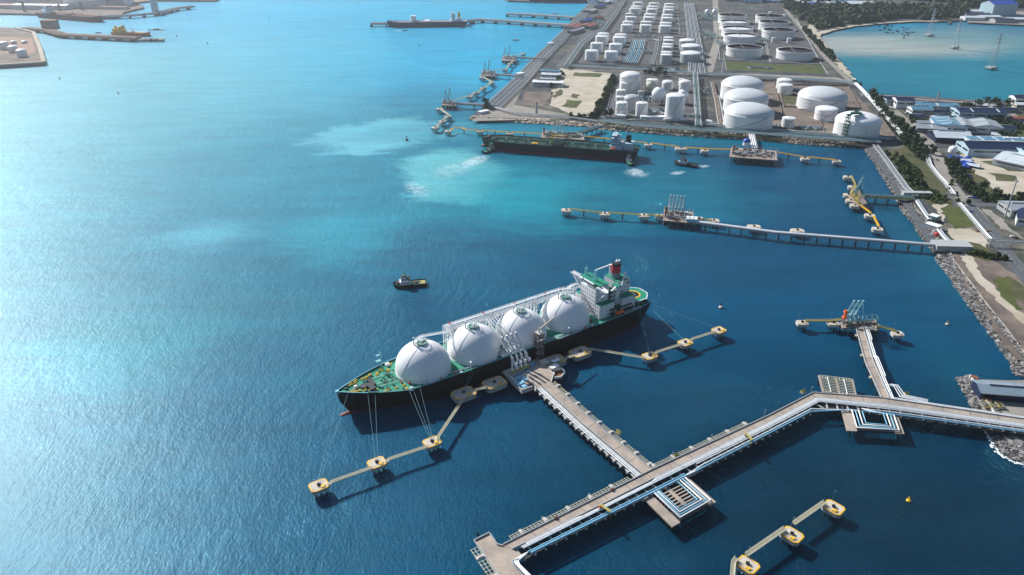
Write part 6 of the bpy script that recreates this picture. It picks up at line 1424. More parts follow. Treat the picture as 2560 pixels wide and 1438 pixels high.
rack('wide multi pipe rack along the terminal edge from the bridge to the corner', [(1506, 300), (1600, 312), (1740, 322), (1880, 330), (2030, 342), (2200, 352)], 24, 9, 6, step=18)
rack('second pipe rack behind it at the foot of the near domes', [(1745, 308), (1880, 322), (2050, 334), (2230, 347)], 12, 4, 4, 'pipe_teal', step=20)
rack('bundle of pipes along the western quay', [(1228, 268), (1300, 202), (1345, 152), (1400, 98), (1450, 45), (1485, 8), (1500, -12)], 38, 10, 3, 'steel', step=30)
rack('teal elevated rack running away beside the far white columns', [(1416, 164), (1455, 108), (1482, 88), (1508, 76), (1535, 40), (1562, -2)], 14, 4, 8, 'pipe_teal', step=22)
rack('broad rack running away between tank groups to the plant', [(1742, 184), (1738, 120), (1730, 60), (1722, 8)], 40, 10, 5, 'steel', step=30)
rack('tall teal pipe bridge running from shore rack into the chemical yard', [(1746, 314), (1742, 250), (1738, 180)], 12, 4, 11, 'pipe_teal', step=18)
rack('cross rack behind the chemical yard along the inner road', [(1415, 163), (1500, 168), (1640, 176), (1760, 184), (1900, 192), (2095, 203), (2135, 208)], 20, 5, 5, 'pipe_teal', step=22)
rack('long white pipeline down the lagoon side of the terminal', [(2137, 208), (2152, 222), (2166, 237), (2180, 252), (2232, 310), (2263, 348)], 9, 3, 4, 'pipe_white', step=16, rr=1.1)
rack('silver pipeline descending along the coast road', [(2188, 362), (2230, 420), (2266, 470), (2288, 490)], 9, 4, 2.5, 'silver', step=9)
rack('bright silver pipe pair between the two pipe crossings by the shore', [(2292, 502), (2312, 532), (2325, 550)], 6, 2, 2.2, 'silver', step=9, rr=1.3)
rack('silver pipe pair above the white trestle landing', [(2340, 565), (2358, 590), (2378, 612)], 6, 2, 2.4, 'silver', step=9, rr=1.3)
rack('pale pipes beside the shore road, upper stretch', [(2318, 388), (2325, 412), (2340, 432), (2362, 456), (2385, 486)], 7, 3, 2.4, 'pipe_white', step=10)
rack('pale pipes beside the shore road, lower stretch', [(2398, 508), (2432, 548), (2466, 588), (2476, 598)], 6, 3, 2., 'pipe_white', step=8)
rack('long grey pipe bridge crossing over the shore road', [(2474, 600), (2520, 602), (2570, 606), (2640, 612)], 5, 3, 7, 'steel', step=22)
rack('rack in front of the sand yard running to the slanting bridge', [(1228, 266), (1290, 284), (1400, 290), (1495, 303)], 8, 3, 3, 'steel', step=18)
rack('brown rusty rack beside the three overlapping domes', [(1780, 205), (1790, 250), (1800, 312)], 8, 3, 5, 'brown_struct', 'brown_struct', step=16)
rack('white stepped pipes left of the three overlapping domes', [(1795, 240), (1800, 262), (1806, 300)], 5, 2, 3, 'clean_white', step=12)
rack('dark pipe tracks between the eight white tanks and the grey file', [(1575, 158), (1590, 130), (1598, 100)], 40, 8, 3, 'pipe_blue', step=18)
rack('pipes with square bends beside the grey file', [(1630, 162), (1640, 128), (1644, 100), (1620, 98)], 10, 3, 3, 'steel', step=16)
def boxy(name, label, cat, u, v, d, rz, mw, z0=LZ, mr=None, group=None): return hutbox(name, label, cat, P(u, v, z0), d, rz, mw, mr or mw, z0, group)
boxy('pipe_crossing', 'grey concrete pipe crossing where the berth bridge meets the coast pipeline', 'pipe crossing', 2290, 490, (34, 7, 5), R(-3), 'concrete_side'); boxy('pipe_crossing', 'concrete landing block of the white trestle, with ochre stain', 'pipe crossing', 2376, 622, (36, 16, 6), R(-4), 'concrete_side')
boxy('valve_house', 'white roofed valve house with red tank beside the coast pipeline', 'valve house', 2331, 572, (9, 14, 5), R(35), 'silver', mr='clean_white'); boxy('valve_house', 'glass sided valve house on the coast pipeline, upper of two', 'valve house', 2333, 551, (9, 9, 6), R(35), 'pipe_teal', mr='clean_white')
a = thing('fire_tank', 'small bright red round tank by the white trestle landing', 'tank', P(2340, 591, LZ)); m = MB(); m.cyl((0, 0, 0), 2.4, 3.2, 14); m.build('shell', 'red', a); m = MB(); m.lathe([(2.4, 3.2), (1.2, 4.2), (.1, 4.4)], 14); m.build('lid', 'red', a)
# process plant and clutter between the tanks
def process_unit(label, u, v, w, d, h, seed, group='process units', m=('steel', 'pipe_teal', 'concrete_side')):
    c = P(u, v, LZ); k = mpp(u, v, LZ); w *= k; d *= k; h *= k; r = thing('process_unit', label, 'process unit', c, random.Random(seed).uniform(-.05, .05), group); q = random.Random(seed)
    a = MB()
    for _ in range(12 if v > 270 else 5):
        if a.v: a.build('machine_block', m[2], r); a = MB()
        x, y, z = q.uniform(-w, w) / 2, q.uniform(-d, d) / 2, q.uniform(.2, .6) * h; a.box((x, y, z / 2), (q.uniform(.06, .16) * w, q.uniform(.06, .16) * w, z))
    a.build('machine_block', m[2], r); a = MB()
    for _ in range(10 if v > 270 else 5):
        if a.v: a.build('column', m[0], r); a = MB()
        x, y, z = q.uniform(-w, w) / 2, q.uniform(-d, d) / 2, q.uniform(.5, 1.1) * h; a.cyl((x, y, 0), q.uniform(.02, .045) * w, z, 8)
    a.build('column', m[0], r); a = MB()
    for _ in range(14):
        x, y, z = q.uniform(-w, w) / 2, q.uniform(-d, d) / 2, q.uniform(.15, .5) * h
        if q.random() < .5: a.tube([(-w / 2, y, z), (w / 2, y, z)], .012 * w, 5)
        else: a.tube([(x, -d / 2, z), (x, d / 2, z)], .012 * w, 5)
    a.build('pipework', m[1], r); a = MB()
    for i in range(5):
        x = (i / 4 - .5) * w
        for y in (-d / 2, d / 2): a.bar((x, y, 0), (x, y, h * .55), .01 * w)
        a.bar((x, -d / 2, h * .55), (x, d / 2, h * .55), .01 * w)
    a.build('steel_frame', m[0], r)
for i, (u, v, w_, d_, h_, l) in enumerate(((1600, 130, 46, 60, 9, 'dark pipework between the eight white tanks and the grey file'), (1660, 178, 90, 60, 6, 'pipe strewn strip along the inner road behind the chemical yard'), (1635, 280, 110, 40, 9, 'pumps and pipes on the floor of the chemical yard, front'), (1650, 250, 120, 60, 9, 'pumps and pipes on the floor of the chemical yard, middle'),
                                          (1770, 90, 40, 120, 10, 'equipment strip between grey tanks and open topped tanks, near half'), (1765, 45, 44, 120, 10, 'equipment strip between the far columns and open topped tanks'), (1500, 60, 40, 90, 8, 'depot clutter by the western road, middle'), (1765, 230, 40, 60, 10, 'pipe stations between tall bridge and brown rack'),
                                          (2030, 322, 60, 30, 7, 'pump station left of the near right corner tank'), (1900, 170, 60, 20, 4, 'low pipes by the lawn wall'), (1675, 60, 26, 120, 7, 'pipes right of the three distant columns'), (2330, 590, 20, 14, 5, 'pipe fittings beside the red round tank'), (2455, 577, 36, 12, 5, 'yellow railed pipe station on the sand beside the road'),
                                          (1880, 150, 60, 12, 3, 'low pipes at the feet of the front left file tank'), (1905, 100, 26, 50, 6, 'pipe alley between the two files of open topped tanks, near half'), (1896, 60, 18, 50, 6, 'pipe alley between the two files of open topped tanks, far half'), (1610, 92, 50, 30, 6, 'pipes in front of the middle distant column'), (1720, 160, 60, 16, 5, 'valves before the wide grey tanks'), (1520, 165, 40, 10, 4, 'valves before the group of eight tanks'),
                                          (1560, 30, 24, 90, 6, 'pipes left of the three distant columns'), (1805, 110, 26, 90, 8, 'blue machinery left of the open topped tanks'), (1470, 120, 30, 60, 4, 'low lines beside the group of eight tanks'), (1600, 300, 60, 10, 4, 'sheds and lines behind the shore rack, left part'), (1700, 290, 70, 16, 6, 'lines right of the tallest white tank'), (1930, 315, 60, 14, 5, 'lines between front dome and squat tank'), (1985, 225, 30, 40, 5, 'pipes left of the broad dome'), (2110, 285, 40, 20, 5, 'pipes between broad dome and corner tank'), (1560, 275, 40, 12, 5, 'pumps between the front tanks of the chemical yard'),
                                          (2545, 1065, 50, 40, 7, 'pumps and pipes on the shed peninsula'), (2480, 1012, 50, 30, 6, 'red and orange equipment at the edge of the shed peninsula'))):
    process_unit(l, u, v, w_, d_, h_, 40 + i, m=('steel', 'olive_yellow', 'rust') if 'orange' in l or 'yellow' in l else ('steel', 'pipe_teal', 'concrete_side'))
FP = 'dark refinery blocks at the top edge'
for i, (u, v, w_, d_, h_) in enumerate(((1500, 8, 60, 30, 10), (1560, -6, 70, 30, 14), (1640, -4, 80, 30, 16), (1720, -2, 70, 30, 18), (1780, -3, 60, 30, 20), (1835, 2, 60, 30, 18), (1885, 6, 60, 30, 14), (1930, 6, 50, 30, 10), (1690, -22, 140, 30, 26), (1850, -20, 140, 30, 28), (1560, -25, 120, 30, 22))):
    process_unit('dark refinery block at the top edge, %s counted from the quay side' % (ORD + ['eleventh'])[i], u, v, w_, d_, h_, 80 + i, FP, ('tank_grey', 'pipe_blue', 'roof_navy'))
# ================================================================ buildings
def gable(label, u, v, L, Wd, hw, hr, rz, mw, mr, group, sky=0, name='warehouse', z=LZ, win=True, flat=False):
    c = P(u, v, z); r = thing(name, label, 'warehouse' if name == 'warehouse' else 'house', (c.x, c.y, z), R(rz), group); a = MB(); a.box((0, 0, hw / 2), (L, Wd, hw))
    if not flat: a.add([(-L / 2, -Wd / 2, hw), (-L / 2, Wd / 2, hw), (-L / 2, 0, hw + hr), (L / 2, -Wd / 2, hw), (L / 2, Wd / 2, hw), (L / 2, 0, hw + hr)], [(1, 0, 2), (3, 4, 5)])
    w_ = a.build('wall', mw, r); o = .8; a = MB()
    if flat: a.box((0, 0, hw + .35), (L + .6, Wd + .6, .7)); a.box((L * .1, Wd * .1, hw + 1.4), (L * .2, Wd * .25, 1.6))
    else:
        s = hr / (Wd / 2)
        for q in (-1, 1): a.add([(-L / 2 - o, q * (Wd / 2 + o), hw - s * o), (L / 2 + o, q * (Wd / 2 + o), hw - s * o), (L / 2 + o, 0, hw + hr + .02), (-L / 2 - o, 0, hw + hr + .02), (-L / 2 - o, q * (Wd / 2 + o), hw - s * o + .3), (L / 2 + o, q * (Wd / 2 + o), hw - s * o + .3), (L / 2 + o, 0, hw + hr + .32), (-L / 2 - o, 0, hw + hr + .32)],
                                [(0, 1, 2, 3), (7, 6, 5, 4), (0, 4, 5, 1), (1, 5, 6, 2), (3, 7, 4, 0)])
    rf = a.build('roof', mr, r)
    if not flat and win and L > 20:
        a = MB(); a.bar((-L * .36, 0, hw + hr + .7), (L * .36, 0, hw + hr + .7), 1.5, .9); a.build('ridge_vent', 'roof_grey', rf)
        a = MB(); a.bar((-L / 2, -Wd / 2 - .95, hw - .2), (L / 2, -Wd / 2 - .95, hw - .2), .35, .35); a.build('gutter', 'steel', rf)
    for k in range(sky):
        x = (k + .5) / sky * L - L / 2; a = MB(); s = hr / (Wd / 2) if not flat else 0
        for q in (-1, 1): 
            z0 = lambda y: hw + hr - s * y + .42
            a.add([(x - L * .03, q * Wd * .06, z0(Wd * .06)), (x + L * .03, q * Wd * .06, z0(Wd * .06)), (x + L * .03, q * Wd * .42, z0(Wd * .42)), (x - L * .03, q * Wd * .42, z0(Wd * .42))], [(0, 1, 2, 3)])
        a.build('skylight', 'roof_skylight', rf)
    if win:
        for s_ in (-.24, .24): a = MB(); a.box((L * s_, -Wd / 2 - .03, hw * .62), (L * .40, .12, hw * .22)); a.build('window', 'glass_dark', w_)
        for s_ in (-.24, .24): a = MB(); a.box((-L / 2 - .03, Wd * s_, hw * .62), (.12, Wd * .38, hw * .22)); a.build('window', 'glass_dark', w_)
        a = MB(); a.box((L * .3, -Wd / 2 - .05, hw * .25), (4, .14, hw * .5)); a.build('door', 'steel', w_)
    return r
GI = 'industrial sheds behind the right shore'
gable('navy roofed shed at the lagoon road corner', 2235, 260, 36, 26, 10, 3, -8, 'wall_blue', 'roof_navy', GI); gable('pale blue fronted shed with dark window beside the lagoon road', 2255, 267, 30, 28, 14, 3, -8, 'wall_white', 'roof_navy', GI)
gable('long blue roofed shed in the second row from the lagoon', 2335, 274, 70, 30, 9, 3, -6, 'wall_grey', 'roof_blue', GI, 1); gable('white fronted shed with blue panels at the left of the second row', 2297, 287, 34, 24, 12, 3, -6, 'wall_white', 'roof_blue', GI); gable('dark low shed behind the curved concrete canopy', 2336, 290, 44, 20, 8, 3, -6, 'wall_grey', 'roof_navy', GI)
gable('narrow dark workshop beside the tree lined road', 2288, 297, 22, 14, 5, 2, -20, 'wall_grey', 'roof_navy', GI)
gable('big navy shed with white framed roof, left half', 2418, 292, 44, 40, 12, 3, -8, 'wall_blue', 'roof_navy', GI, 1); gable('big navy shed with white framed roof, right half', 2464, 293, 48, 38, 12, 3, -8, 'wall_blue', 'roof_navy', GI, 2)
gable('grey roofed shed left of the long blue grey warehouse', 2322, 327, 44, 30, 7, 4, -14, 'wall_grey', 'roof_grey', GI, 1); gable('long blue grey warehouse with pale side wall and skylights', 2368, 322, 52, 44, 10, 4, 74, 'wall_white', 'roof_blue', GI, 3); gable('grey warehouse joined to the right of the blue grey one', 2402, 322, 52, 34, 9, 4, 74, 'wall_grey', 'roof_grey', GI, 2)
gable('free standing grey warehouse with two skylights', 2459, 325, 46, 40, 10, 4, 74, 'wall_white', 'roof_grey', GI, 2); gable('pale blue hipped hall on dark columns beside the road', 2372, 350, 52, 36, 8, 6, -8, 'roof_navy', 'roof_pale', GI, 0)
gable('little white house with navy roof on the lawn', 2512, 327, 26, 18, 6, 2.5, -18, 'wall_white', 'roof_navy', GI, name='house'); gable('small white hut with pale roof in front of the free standing grey warehouse', 2488, 342, 12, 9, 4, 2, -30, 'wall_white', 'roof_pale', GI, name='house')
gable('white walled building with navy roof at the right edge near the lagoon', 2556, 262, 40, 26, 14, 3, -8, 'wall_white', 'roof_navy', GI); gable('dark roofed house right of the free standing trees', 2520, 280, 26, 14, 5, 2, -8, 'wall_grey', 'roof_navy', GI, name='house'); gable('red and white building at the right edge', 2548, 272, 20, 18, 9, 2, -8, 'wall_cream', 'roof_pale', GI)
gable('huge navy roofed factory hall with pale end wall', 2520, 383, 130, 42, 11, 5, -6, 'wall_blue', 'roof_navy', GI, 0)
gable('second huge navy roofed factory hall, at the right edge', 2620, 400, 80, 60, 11, 5, -6, 'wall_blue', 'roof_navy', GI, 0)
sp_ = gable('flat roofed white hall carrying blue solar panels', 2505, 363, 110, 24, 9, 0, -6, 'wall_white', 'roof_pale', GI, 0, flat=True)
for i in range(5):
    a = MB(); a.box((-44 + i * 21, 0, 10.05), (17, 19, .4)); a.build('solar_panel', 'roof_blue', sp_)
a = gable('white ribbed roof hall at the right edge below the factory', 2590, 420, 90, 60, 8, 4, -50, 'wall_white', 'roof_pale', GI, 4)
gable('grey roofed open shed beside the lamp mast', 2556, 533, 44, 30, 9, 3, -4, 'wall_grey', 'roof_grey', GI, 0); gable('white walled building with blue roof below the open shed', 2566, 556, 34, 22, 9, 3, 60, 'wall_white', 'roof_navy', GI, 0)
for i, (u, v, L_, m1, l) in enumerate(((2306, 312, 20, 'roof_grey', 'small grey workshop before the curved canopy'), (2437, 312, 24, 'roof_grey', 'grey lean-to below the big navy shed'), (2348, 300, 26, 'roof_pale', 'pale roofed annex below the dark low shed'), (2484, 300, 22, 'roof_navy', 'navy roofed annex right of the big navy shed'), (2540, 302, 20, 'roof_red', 'red roofed cottage by the right edge lane'), (2444, 268, 26, 'roof_pale', 'pale gatehouse on the lagoon road'), (2495, 270, 24, 'roof_grey', 'grey store in the lagoon shore clump'), (2300, 262, 22, 'roof_grey', 'grey store beside the lagoon wall pylon'), (2500, 352, 18, 'roof_pale', 'pale shelter between solar hall and white hut'), (2445, 358, 26, 'roof_blue', 'blue roofed lean-to left of the solar panel hall'))):
    gable(l, u, v, L_, L_ * .6, 5, 2, -8, 'wall_white' if i % 2 else 'wall_grey', m1, GI, 0, name='house')
for i, (u, v, s) in enumerate(((2386, 397, 9), (2396, 402, 8), (2408, 405, 10), (2418, 400, 7), (2404, 411, 8), (2421, 413, 10), (2432, 418, 9), (2412, 420, 8), (2414, 446, 8))):
    c = P(u, v, LZ); q = random.Random(i); r = thing('tarpaulin_stall', 'blue tarpaulin shelter on the sand, %s from the far end of its cluster' % ORD[i], 'shelter', c, q.random() * 3, 'blue tarpaulin shelters'); a = MB()
    a.add([(-s, -s * .6, 3.), (s, -s * .6, 2.6), (s, s * .6, 3), (-s, s * .6, 2.7), (-s * .9, 0, 5), (s * .9, 0, 4.6)], [(0, 1, 5, 4), (2, 3, 4, 5), (1, 2, 5), (3, 0, 4)]); a.build('tarpaulin', 'blue_tarp' if i % 4 != 2 else 'roof_pale', r)
    a = MB()
    for x in (-.9, .9):
        for y in (-.55, .55): a.bar((s * x, s * y, 0), (s * x, s * y, 2.9), .2)
    a.build('pole', 'steel', r)
c = P(2381, 380, LZ); r = thing('lorry_tank', 'round white water tank on the sand by the factory hall', 'tank', c, 0); a = MB(); a.smooth = True; a.lathe([(6, 0), (6, 4), (5, 7), (2, 8.6), (.1, 9)], 20); a.build('shell', 'clean_white', r)
gable('white long roofed office by the western sand yard', 1371, 214, 62, 22, 8, 2, -10, 'wall_white', 'clean_white', 'offices by the western yard', 0); gable('blue grey office with white roof behind the long white one', 1378, 193, 40, 24, 7, 2, -10, 'wall_blue', 'roof_pale', 'offices by the western yard'); gable('teal roofed workshop behind the offices of the western yard', 1376, 184, 44, 18, 7, 2, -10, 'wall_grey', 'roof_blue', 'offices by the western yard'); gable('small low office between long white roof and blue grey office', 1370, 202, 30, 10, 5, 1.5, -10, 'wall_white', 'roof_pale', 'offices by the western yard')
for i, (u, v, L, W2, m1, l) in enumerate(((1435, 72, 70, 40, 'roof_red', 'red roofed depot by the western quay, larger one'), (1470, 70, 60, 40, 'roof_red', 'red roofed depot by the western quay, right one'), (1440, 82, 80, 18, 'concrete_side', 'grey low store in front of the red roofed depots'), (1475, 32, 50, 36, 'wall_grey', 'grey store beside the far end of the western quay'), (1466, 57, 60, 20, 'blue_paint', 'blue roofed store behind the red roofed depots'), (1500, 20, 60, 20, 'blue_paint', 'blue roofed store at the far end of the quay road'), (1495, 50, 40, 20, 'roof_red', 'small red store near the blue roofed one'), (1512, 10, 50, 30, 'roof_pale', 'pale store at the top of the quay road'))):
    gable(l, u, v, L, W2, 9, 3, 60, 'wall_grey', m1, 'depots by the western quay')
boxy('office', 'white flat pavilion at the tip of the terminal with dark windows', 'building', 1209, 283, (20, 9, 4), R(40), 'wall_white', mr='clean_white'); boxy('long_store', 'long low white store in front of the tallest white tank', 'building', 1635, 298, (46, 9, 5), R(-3), 'wall_white', mr='clean_white'); boxy('long_store', 'short white store at the left front of the chemical yard', 'building', 1550, 295, (18, 8, 5), R(-3), 'wall_white', mr='clean_white')
def stack(label, u, v, hpx, rad, m):
    h = hpx * mpp(u, v, LZ); r = thing('flare_stack', label, 'stack', P(u, v, LZ)); a = MB(); a.lathe([(rad, 0), (rad * .7, h)], 10); a.build('stack_body', m, r); a = MB(); a.lathe([(rad * .75, h), (rad * 1., h + 1.5), (rad * .6, h + 3)], 10); a.build('stack_tip', 'steel', r)
stack('red and white mast at the left corner of the lawn', 1804, 188, 60, 1.2, 'clean_white'); stack('grey stub chimney on the sand by the western edge', 1341, 285, 26, 2.4, 'tank_grey'); stack('slim silver vent mast among the white columns', 1543, 82, 22, .9, 'silver')
# round shouldered teal silo etc. by the plant, then the shed peninsula
gable('long slate roofed open shed on the boulder peninsula', 2532, 990, 52, 16, 6, 2.2, -8, 'roof_navy', 'roof_slate', 'buildings on the peninsula', 0, z=3)
wall([(2424, 942), (2440, 965), (2462, 1000), (2485, 1035)], 2., 1., 'pale crest wall behind the boulders of the shed peninsula', 'concrete_pale', 3)
for i, (u, v) in enumerate(((2436, 950), (2446, 967), (2455, 985), (2466, 1003))):
    c = P(u, v, 3); r = thing('container', '%s rust red container along the shed peninsula wall' % ORD[i], 'container', (c.x, c.y, 3), R(-60), 'rust red containers'); a = MB(); a.box((0, 0, 1.3), (6, 2.5, 2.6)); a.build('body', 'rust' if i != 2 else 'orange', r); a = MB(); a.box((3.02, 0, 1.3), (.08, 2.2, 2.3)); a.build('door', 'brown_struct', r)
# lamp mast and pylons
c = P(2512, 543, LZ); r = thing('lamp_mast', 'very tall lattice lamp mast beside the grey open shed', 'mast', c); a = MB(); a.lathe([(.9, 0), (.5, 44)], 8); a.build('mast_pole', 'wall_grey', r); a = MB(); a.cyl((0, 0, 43), 2.2, .8, 12); a.build('lamp_ring', 'steel', r)
def pylon(label, u, v, hpx, base=True, z=0.):
    k = mpp(u, v, 5); h = hpx * k * 1.03; r = thing('pylon', label, 'pylon', P(u, v, z), R(20), 'power pylons in the lagoon'); w0 = h * .085; zb = 6. if base else 0.
    if base:
        a = MB(); a.box((0, 0, zb - 1.2), (w0 * 3.4, w0 * 2.6, 3.)); a.build('base', 'concrete_side', r)
        a = MB(); 
        for x in (-1, 0, 1):
            for y in (-1, 1): a.tube([(x * w0 * 1.4, y * w0, zb - 2), (x * w0 * 1.4, y * w0, -3)], 1., 6)
        a.build('pile', 'pile_dark', r)
    a = MB(); Wd = lambda t: w0 * (1 - t) ** 1.1 + .6
    lv = [i / 9 for i in range(10)]
    for t0, t1 in zip(lv[:-1], lv[1:]):
        for sx, sy in ((1, 1), (1, -1), (-1, -1), (-1, 1)):
            a.bar((sx * Wd(t0), sy * Wd(t0), zb + h * t0), (sx * Wd(t1), sy * Wd(t1), zb + h * t1), .55)
            nx, ny = (sy, -sx); a.bar((sx * Wd(t0), sy * Wd(t0), zb + h * t0), (nx * Wd(t1), ny * Wd(t1), zb + h * t1), .35)
    a.build('lattice_tower', 'steel', r); a = MB()
    for t in (.72, .83, .94): a.bar((-h * .13, 0, zb + h * t), (h * .13, 0, zb + h * t), .6); a.bar((-h * .13, 0, zb + h * t), (0, 0, zb + h * (t + .05)), .35); a.bar((h * .13, 0, zb + h * t), (0, 0, zb + h * (t + .05)), .35)
    a.build('crossarm', 'steel', r)
pylon('power pylon on a concrete base, nearest in the lagoon at right', 2477, 174, 78); pylon('power pylon on a concrete base in the middle of the lagoon row', 2384, 122, 66); pylon('power pylon on a concrete base nearest the wooded lagoon shore', 2322, 91, 60)
pylon('power pylon among the trees behind the lagoon', 2328, 30, 46, False, LZ); pylon('small power pylon on the lagoon wall beside the sheds', 2343, 252, 22, False, LZ); pylon('small power pylon at the corner of the lagoon wall', 2180, 236, 18, False, LZ)
# ================================================================ vehicles
def car(label, u, v, rz, m, L=4.4, group='cars by the shore road', tall=1.):
    c = P(u, v, LZ + .25); r = thing('parked_car' if tall == 1 else 'lorry', label, 'car' if tall == 1 else 'lorry', (c.x, c.y, LZ + .26), rz, group); a = MB(); a.box((0, 0, .62), (L, 1.8, .6)); a.box((-L * .05, 0, 1.12 * tall), (L * .56, 1.6, .55 * tall), 0, .86); a.build('body', m, r)
    a = MB(); a.box((-L * .05, 0, 1.1), (L * .53, 1.64, .36), 0, .9); a.build('window', 'glass_dark', r)
    for x in (-.32, .32):
        for y in (-.88, .88): a = MB(); a.lathe([(.1, -.1), (.34, -.1), (.34, .1), (.1, .1)], 10); a.v = [(x * L + p[0], y + p[2], .34 + p[1]) for p in a.v]; a.build('wheel', 'black', r)
for u, v, h, m, L, l in ((2344, 401, -60, 'black', 4.6, 'dark car driving on the pale upper shore road'), (2379, 462, -60, 'hull_red', 4.4, 'dark red car on the bend of the shore road'), (2429, 530, -45, 'blue_paint', 5.2, 'bright blue van parked on the edge of the asphalt shore road'), (2415, 516, -45, 'clean_white', 5, 'white car parked above the blue van'), (2425, 493, -20, 'clean_white', 6.5, 'white van at the road fork'), (2436, 495, -20, 'blue_paint', 6.5, 'blue van at the road fork'), (2470, 490, -50, 'clean_white', 8, 'white lorry among the bushes right of the fork'),
                         (2538, 595, 0, 'hull_red', 4.4, 'dark red car beside the pipe bridge at right'), (2530, 592, 0, 'clean_white', 4.4, 'white car beside the pipe bridge at right'), (2257, 307, -45, 'clean_white', 5, 'white car on the tree lined road by the lagoon pipeline'), (2266, 283, -30, 'clean_white', 7, 'white lorry outside the narrow dark workshop'), (2303, 350, -50, 'wall_grey', 5, 'grey car where the tree lined road widens')):
    car(l, u, v, R(h), m, L)
for i, (u, v) in enumerate(((2420, 343), (2428, 345), (2436, 346), (2444, 347), (2452, 346), (2460, 345), (2402, 345), (2478, 340))): car('%s car from the left in the row before the grey warehouses' % ORD[i], u, v, R(70), ('clean_white', 'wall_grey', 'black', 'silver')[i % 4], 4.4, 'cars before the warehouses')
for i, (u, v) in enumerate(((1376, 113), (1300, 190))): boxy('valve_cabin', '%s white cabin standing on the western quay pipes' % ('farther', 'nearer')[i], 'cabin', u, v, (16, 12, 6), R(40), 'wall_white', LZ + 3, 'clean_white', 'cabins on the quay pipes')
# orange buoys-like markers left out: nothing else stands on the coast road
# ================================================================ trees
def leaf_crown(seed, rad, hh, n, size, flat=.8):
    q = np.random.RandomState(seed); m = MB(); lob = [(q.uniform(-.5, .5) * rad, q.uniform(-.5, .5) * rad, q.uniform(.35, .95) * hh, q.uniform(.42, .7) * rad) for _ in range(7)]
    for i in range(n):
        lx, ly, lz, lr = lob[q.randint(7)]; d = q.normal(size=3); d /= np.linalg.norm(d); t = lr * (.55 + .5 * q.rand())
        p = Vector((lx + d[0] * t, ly + d[1] * t, max(.6, lz + d[2] * t * flat))); u = Vector(q.normal(size=3)).normalized(); nrm = Vector(d) + u * .6; nrm.normalize()
        x = nrm.orthogonal().normalized(); y = nrm.cross(x); s = size * (.5 + q.rand())
        a = q.rand() * 6.28; x, y = x * math.cos(a) + y * math.sin(a), y * math.cos(a) - x * math.sin(a)
        m.add([p - x * s, p - y * s * .6, p + x * s, p + y * s * .6 + nrm * s * .2], [(0, 1, 2, 3)])
    return m
def make_tree(seed, rad, hh, mleaf, n=190):
    r = thing('tree', 'tree', 'tree', (0, 0, -50)); q = random.Random(seed); m = MB(); m.tube([(0, 0, -.3), (.1, .1, hh * .4), (.3, -.1, hh * .8)], [.32, .22, .08], 6)
    for k in range(4): an = k * 1.57 + q.random(); m.tube([(.1, .1, hh * .35), (rad * .5 * math.cos(an), rad * .5 * math.sin(an), hh * .65)], [.14, .05], 5)
    m.build('trunk', 'bark', r); leaf_crown(seed, rad, hh, n, .95).build('crown', mleaf, r); return r
TV = [make_tree(1, 3.6, 7., 'leaf_dark'), make_tree(2, 4.2, 8., 'leaf_dark'), make_tree(3, 3., 5.5, 'leaf_mid'), make_tree(4, 4.6, 9, 'leaf_dark'), make_tree(5, 2.6, 4., 'leaf_mid', 140)]
used = set(); trr = random.Random(11)
def plant(u, v, k, s, label, group, z=LZ):
    c = P(u, v, z); o = TV[k]
    if k not in used:
        used.add(k); o.location = c; o.rotation_euler.z = trr.random() * 6; o['label'] = label; o['group'] = group; o.scale = (s, s, s * trr.uniform(.85, 1.15)); return o
    return dup(o, c, trr.random() * 6.28, label, group, (s, s, s * trr.uniform(.85, 1.15)))
def row(pts, step, spread, ks, s, label, group, z=LZ):
    c = [P(u, v, z) for u, v in pts]
    for p, h in along(c, step):
        n = Vector((-math.sin(h), math.cos(h), 0)) * trr.uniform(-spread, spread); q = p + n; k = trr.choice(ks); o = TV[k]; sc = s * trr.uniform(.85, 1.55)
        if k not in used: used.add(k); o.location = q; o['label'] = label; o['group'] = group; o.scale = (sc, sc, sc)
        else: dup(o, q, trr.random() * 6.28, label, group, (sc, sc, sc * trr.uniform(.85, 1.2)))
row([(2178, 246), (2215, 290), (2250, 325), (2285, 345)], 7.49, 4, (0, 1, 3), 1.25, 'dark tree in the row between white pipeline and tree lined road', 'trees along the white pipeline')
row([(2258, 352), (2300, 372), (2312, 395)], 6.91, 13, (0, 1, 3), 1.15, 'dark tree of the grove at the road bend below the pipeline corner', 'grove at the road bend')
row([(2225, 385), (2262, 432), (2285, 465), (2302, 488)], 6.91, 8, (1, 2, 4), .95, 'green tree in the belt beside the silver coast pipeline', 'trees beside the coast pipeline')
row([(2290, 480), (2345, 492), (2372, 506)], 6.34, 6, (0, 2, 4), .8, 'bush tree in the belt above the sand track', 'bushes above the sand track')
row([(2378, 408), (2400, 450), (2430, 480), (2470, 500)], 6.91, 9, (0, 1, 3), 1.0, 'dark tree of the belt between shore road and sandy lot', 'trees beside the sandy lot')
row([(2485, 496), (2520, 498), (2556, 500)], 6.34, 5, (0, 3), .9, 'dark tree in the hedge row left of the lamp mast top', 'hedge trees at the right')
row([(2425, 633), (2448, 638), (2482, 646), (2515, 650)], 5.18, 5, (2, 4, 2), .95, 'low bright bush on the edge of the bare ground beside the road', 'bushes by the bare ground')
row([(2395, 505), (2425, 512)], 10.37, 4, (0, 2), .8, 'bush beside the pale roadside pipes', 'bushes by the roadside pipes'); row([(2412, 430), (2370, 470), (2390, 495)], 13.82, 4, (2, 4), .8, 'small tree between roadside pipes and grass', 'bushes by the roadside pipes')
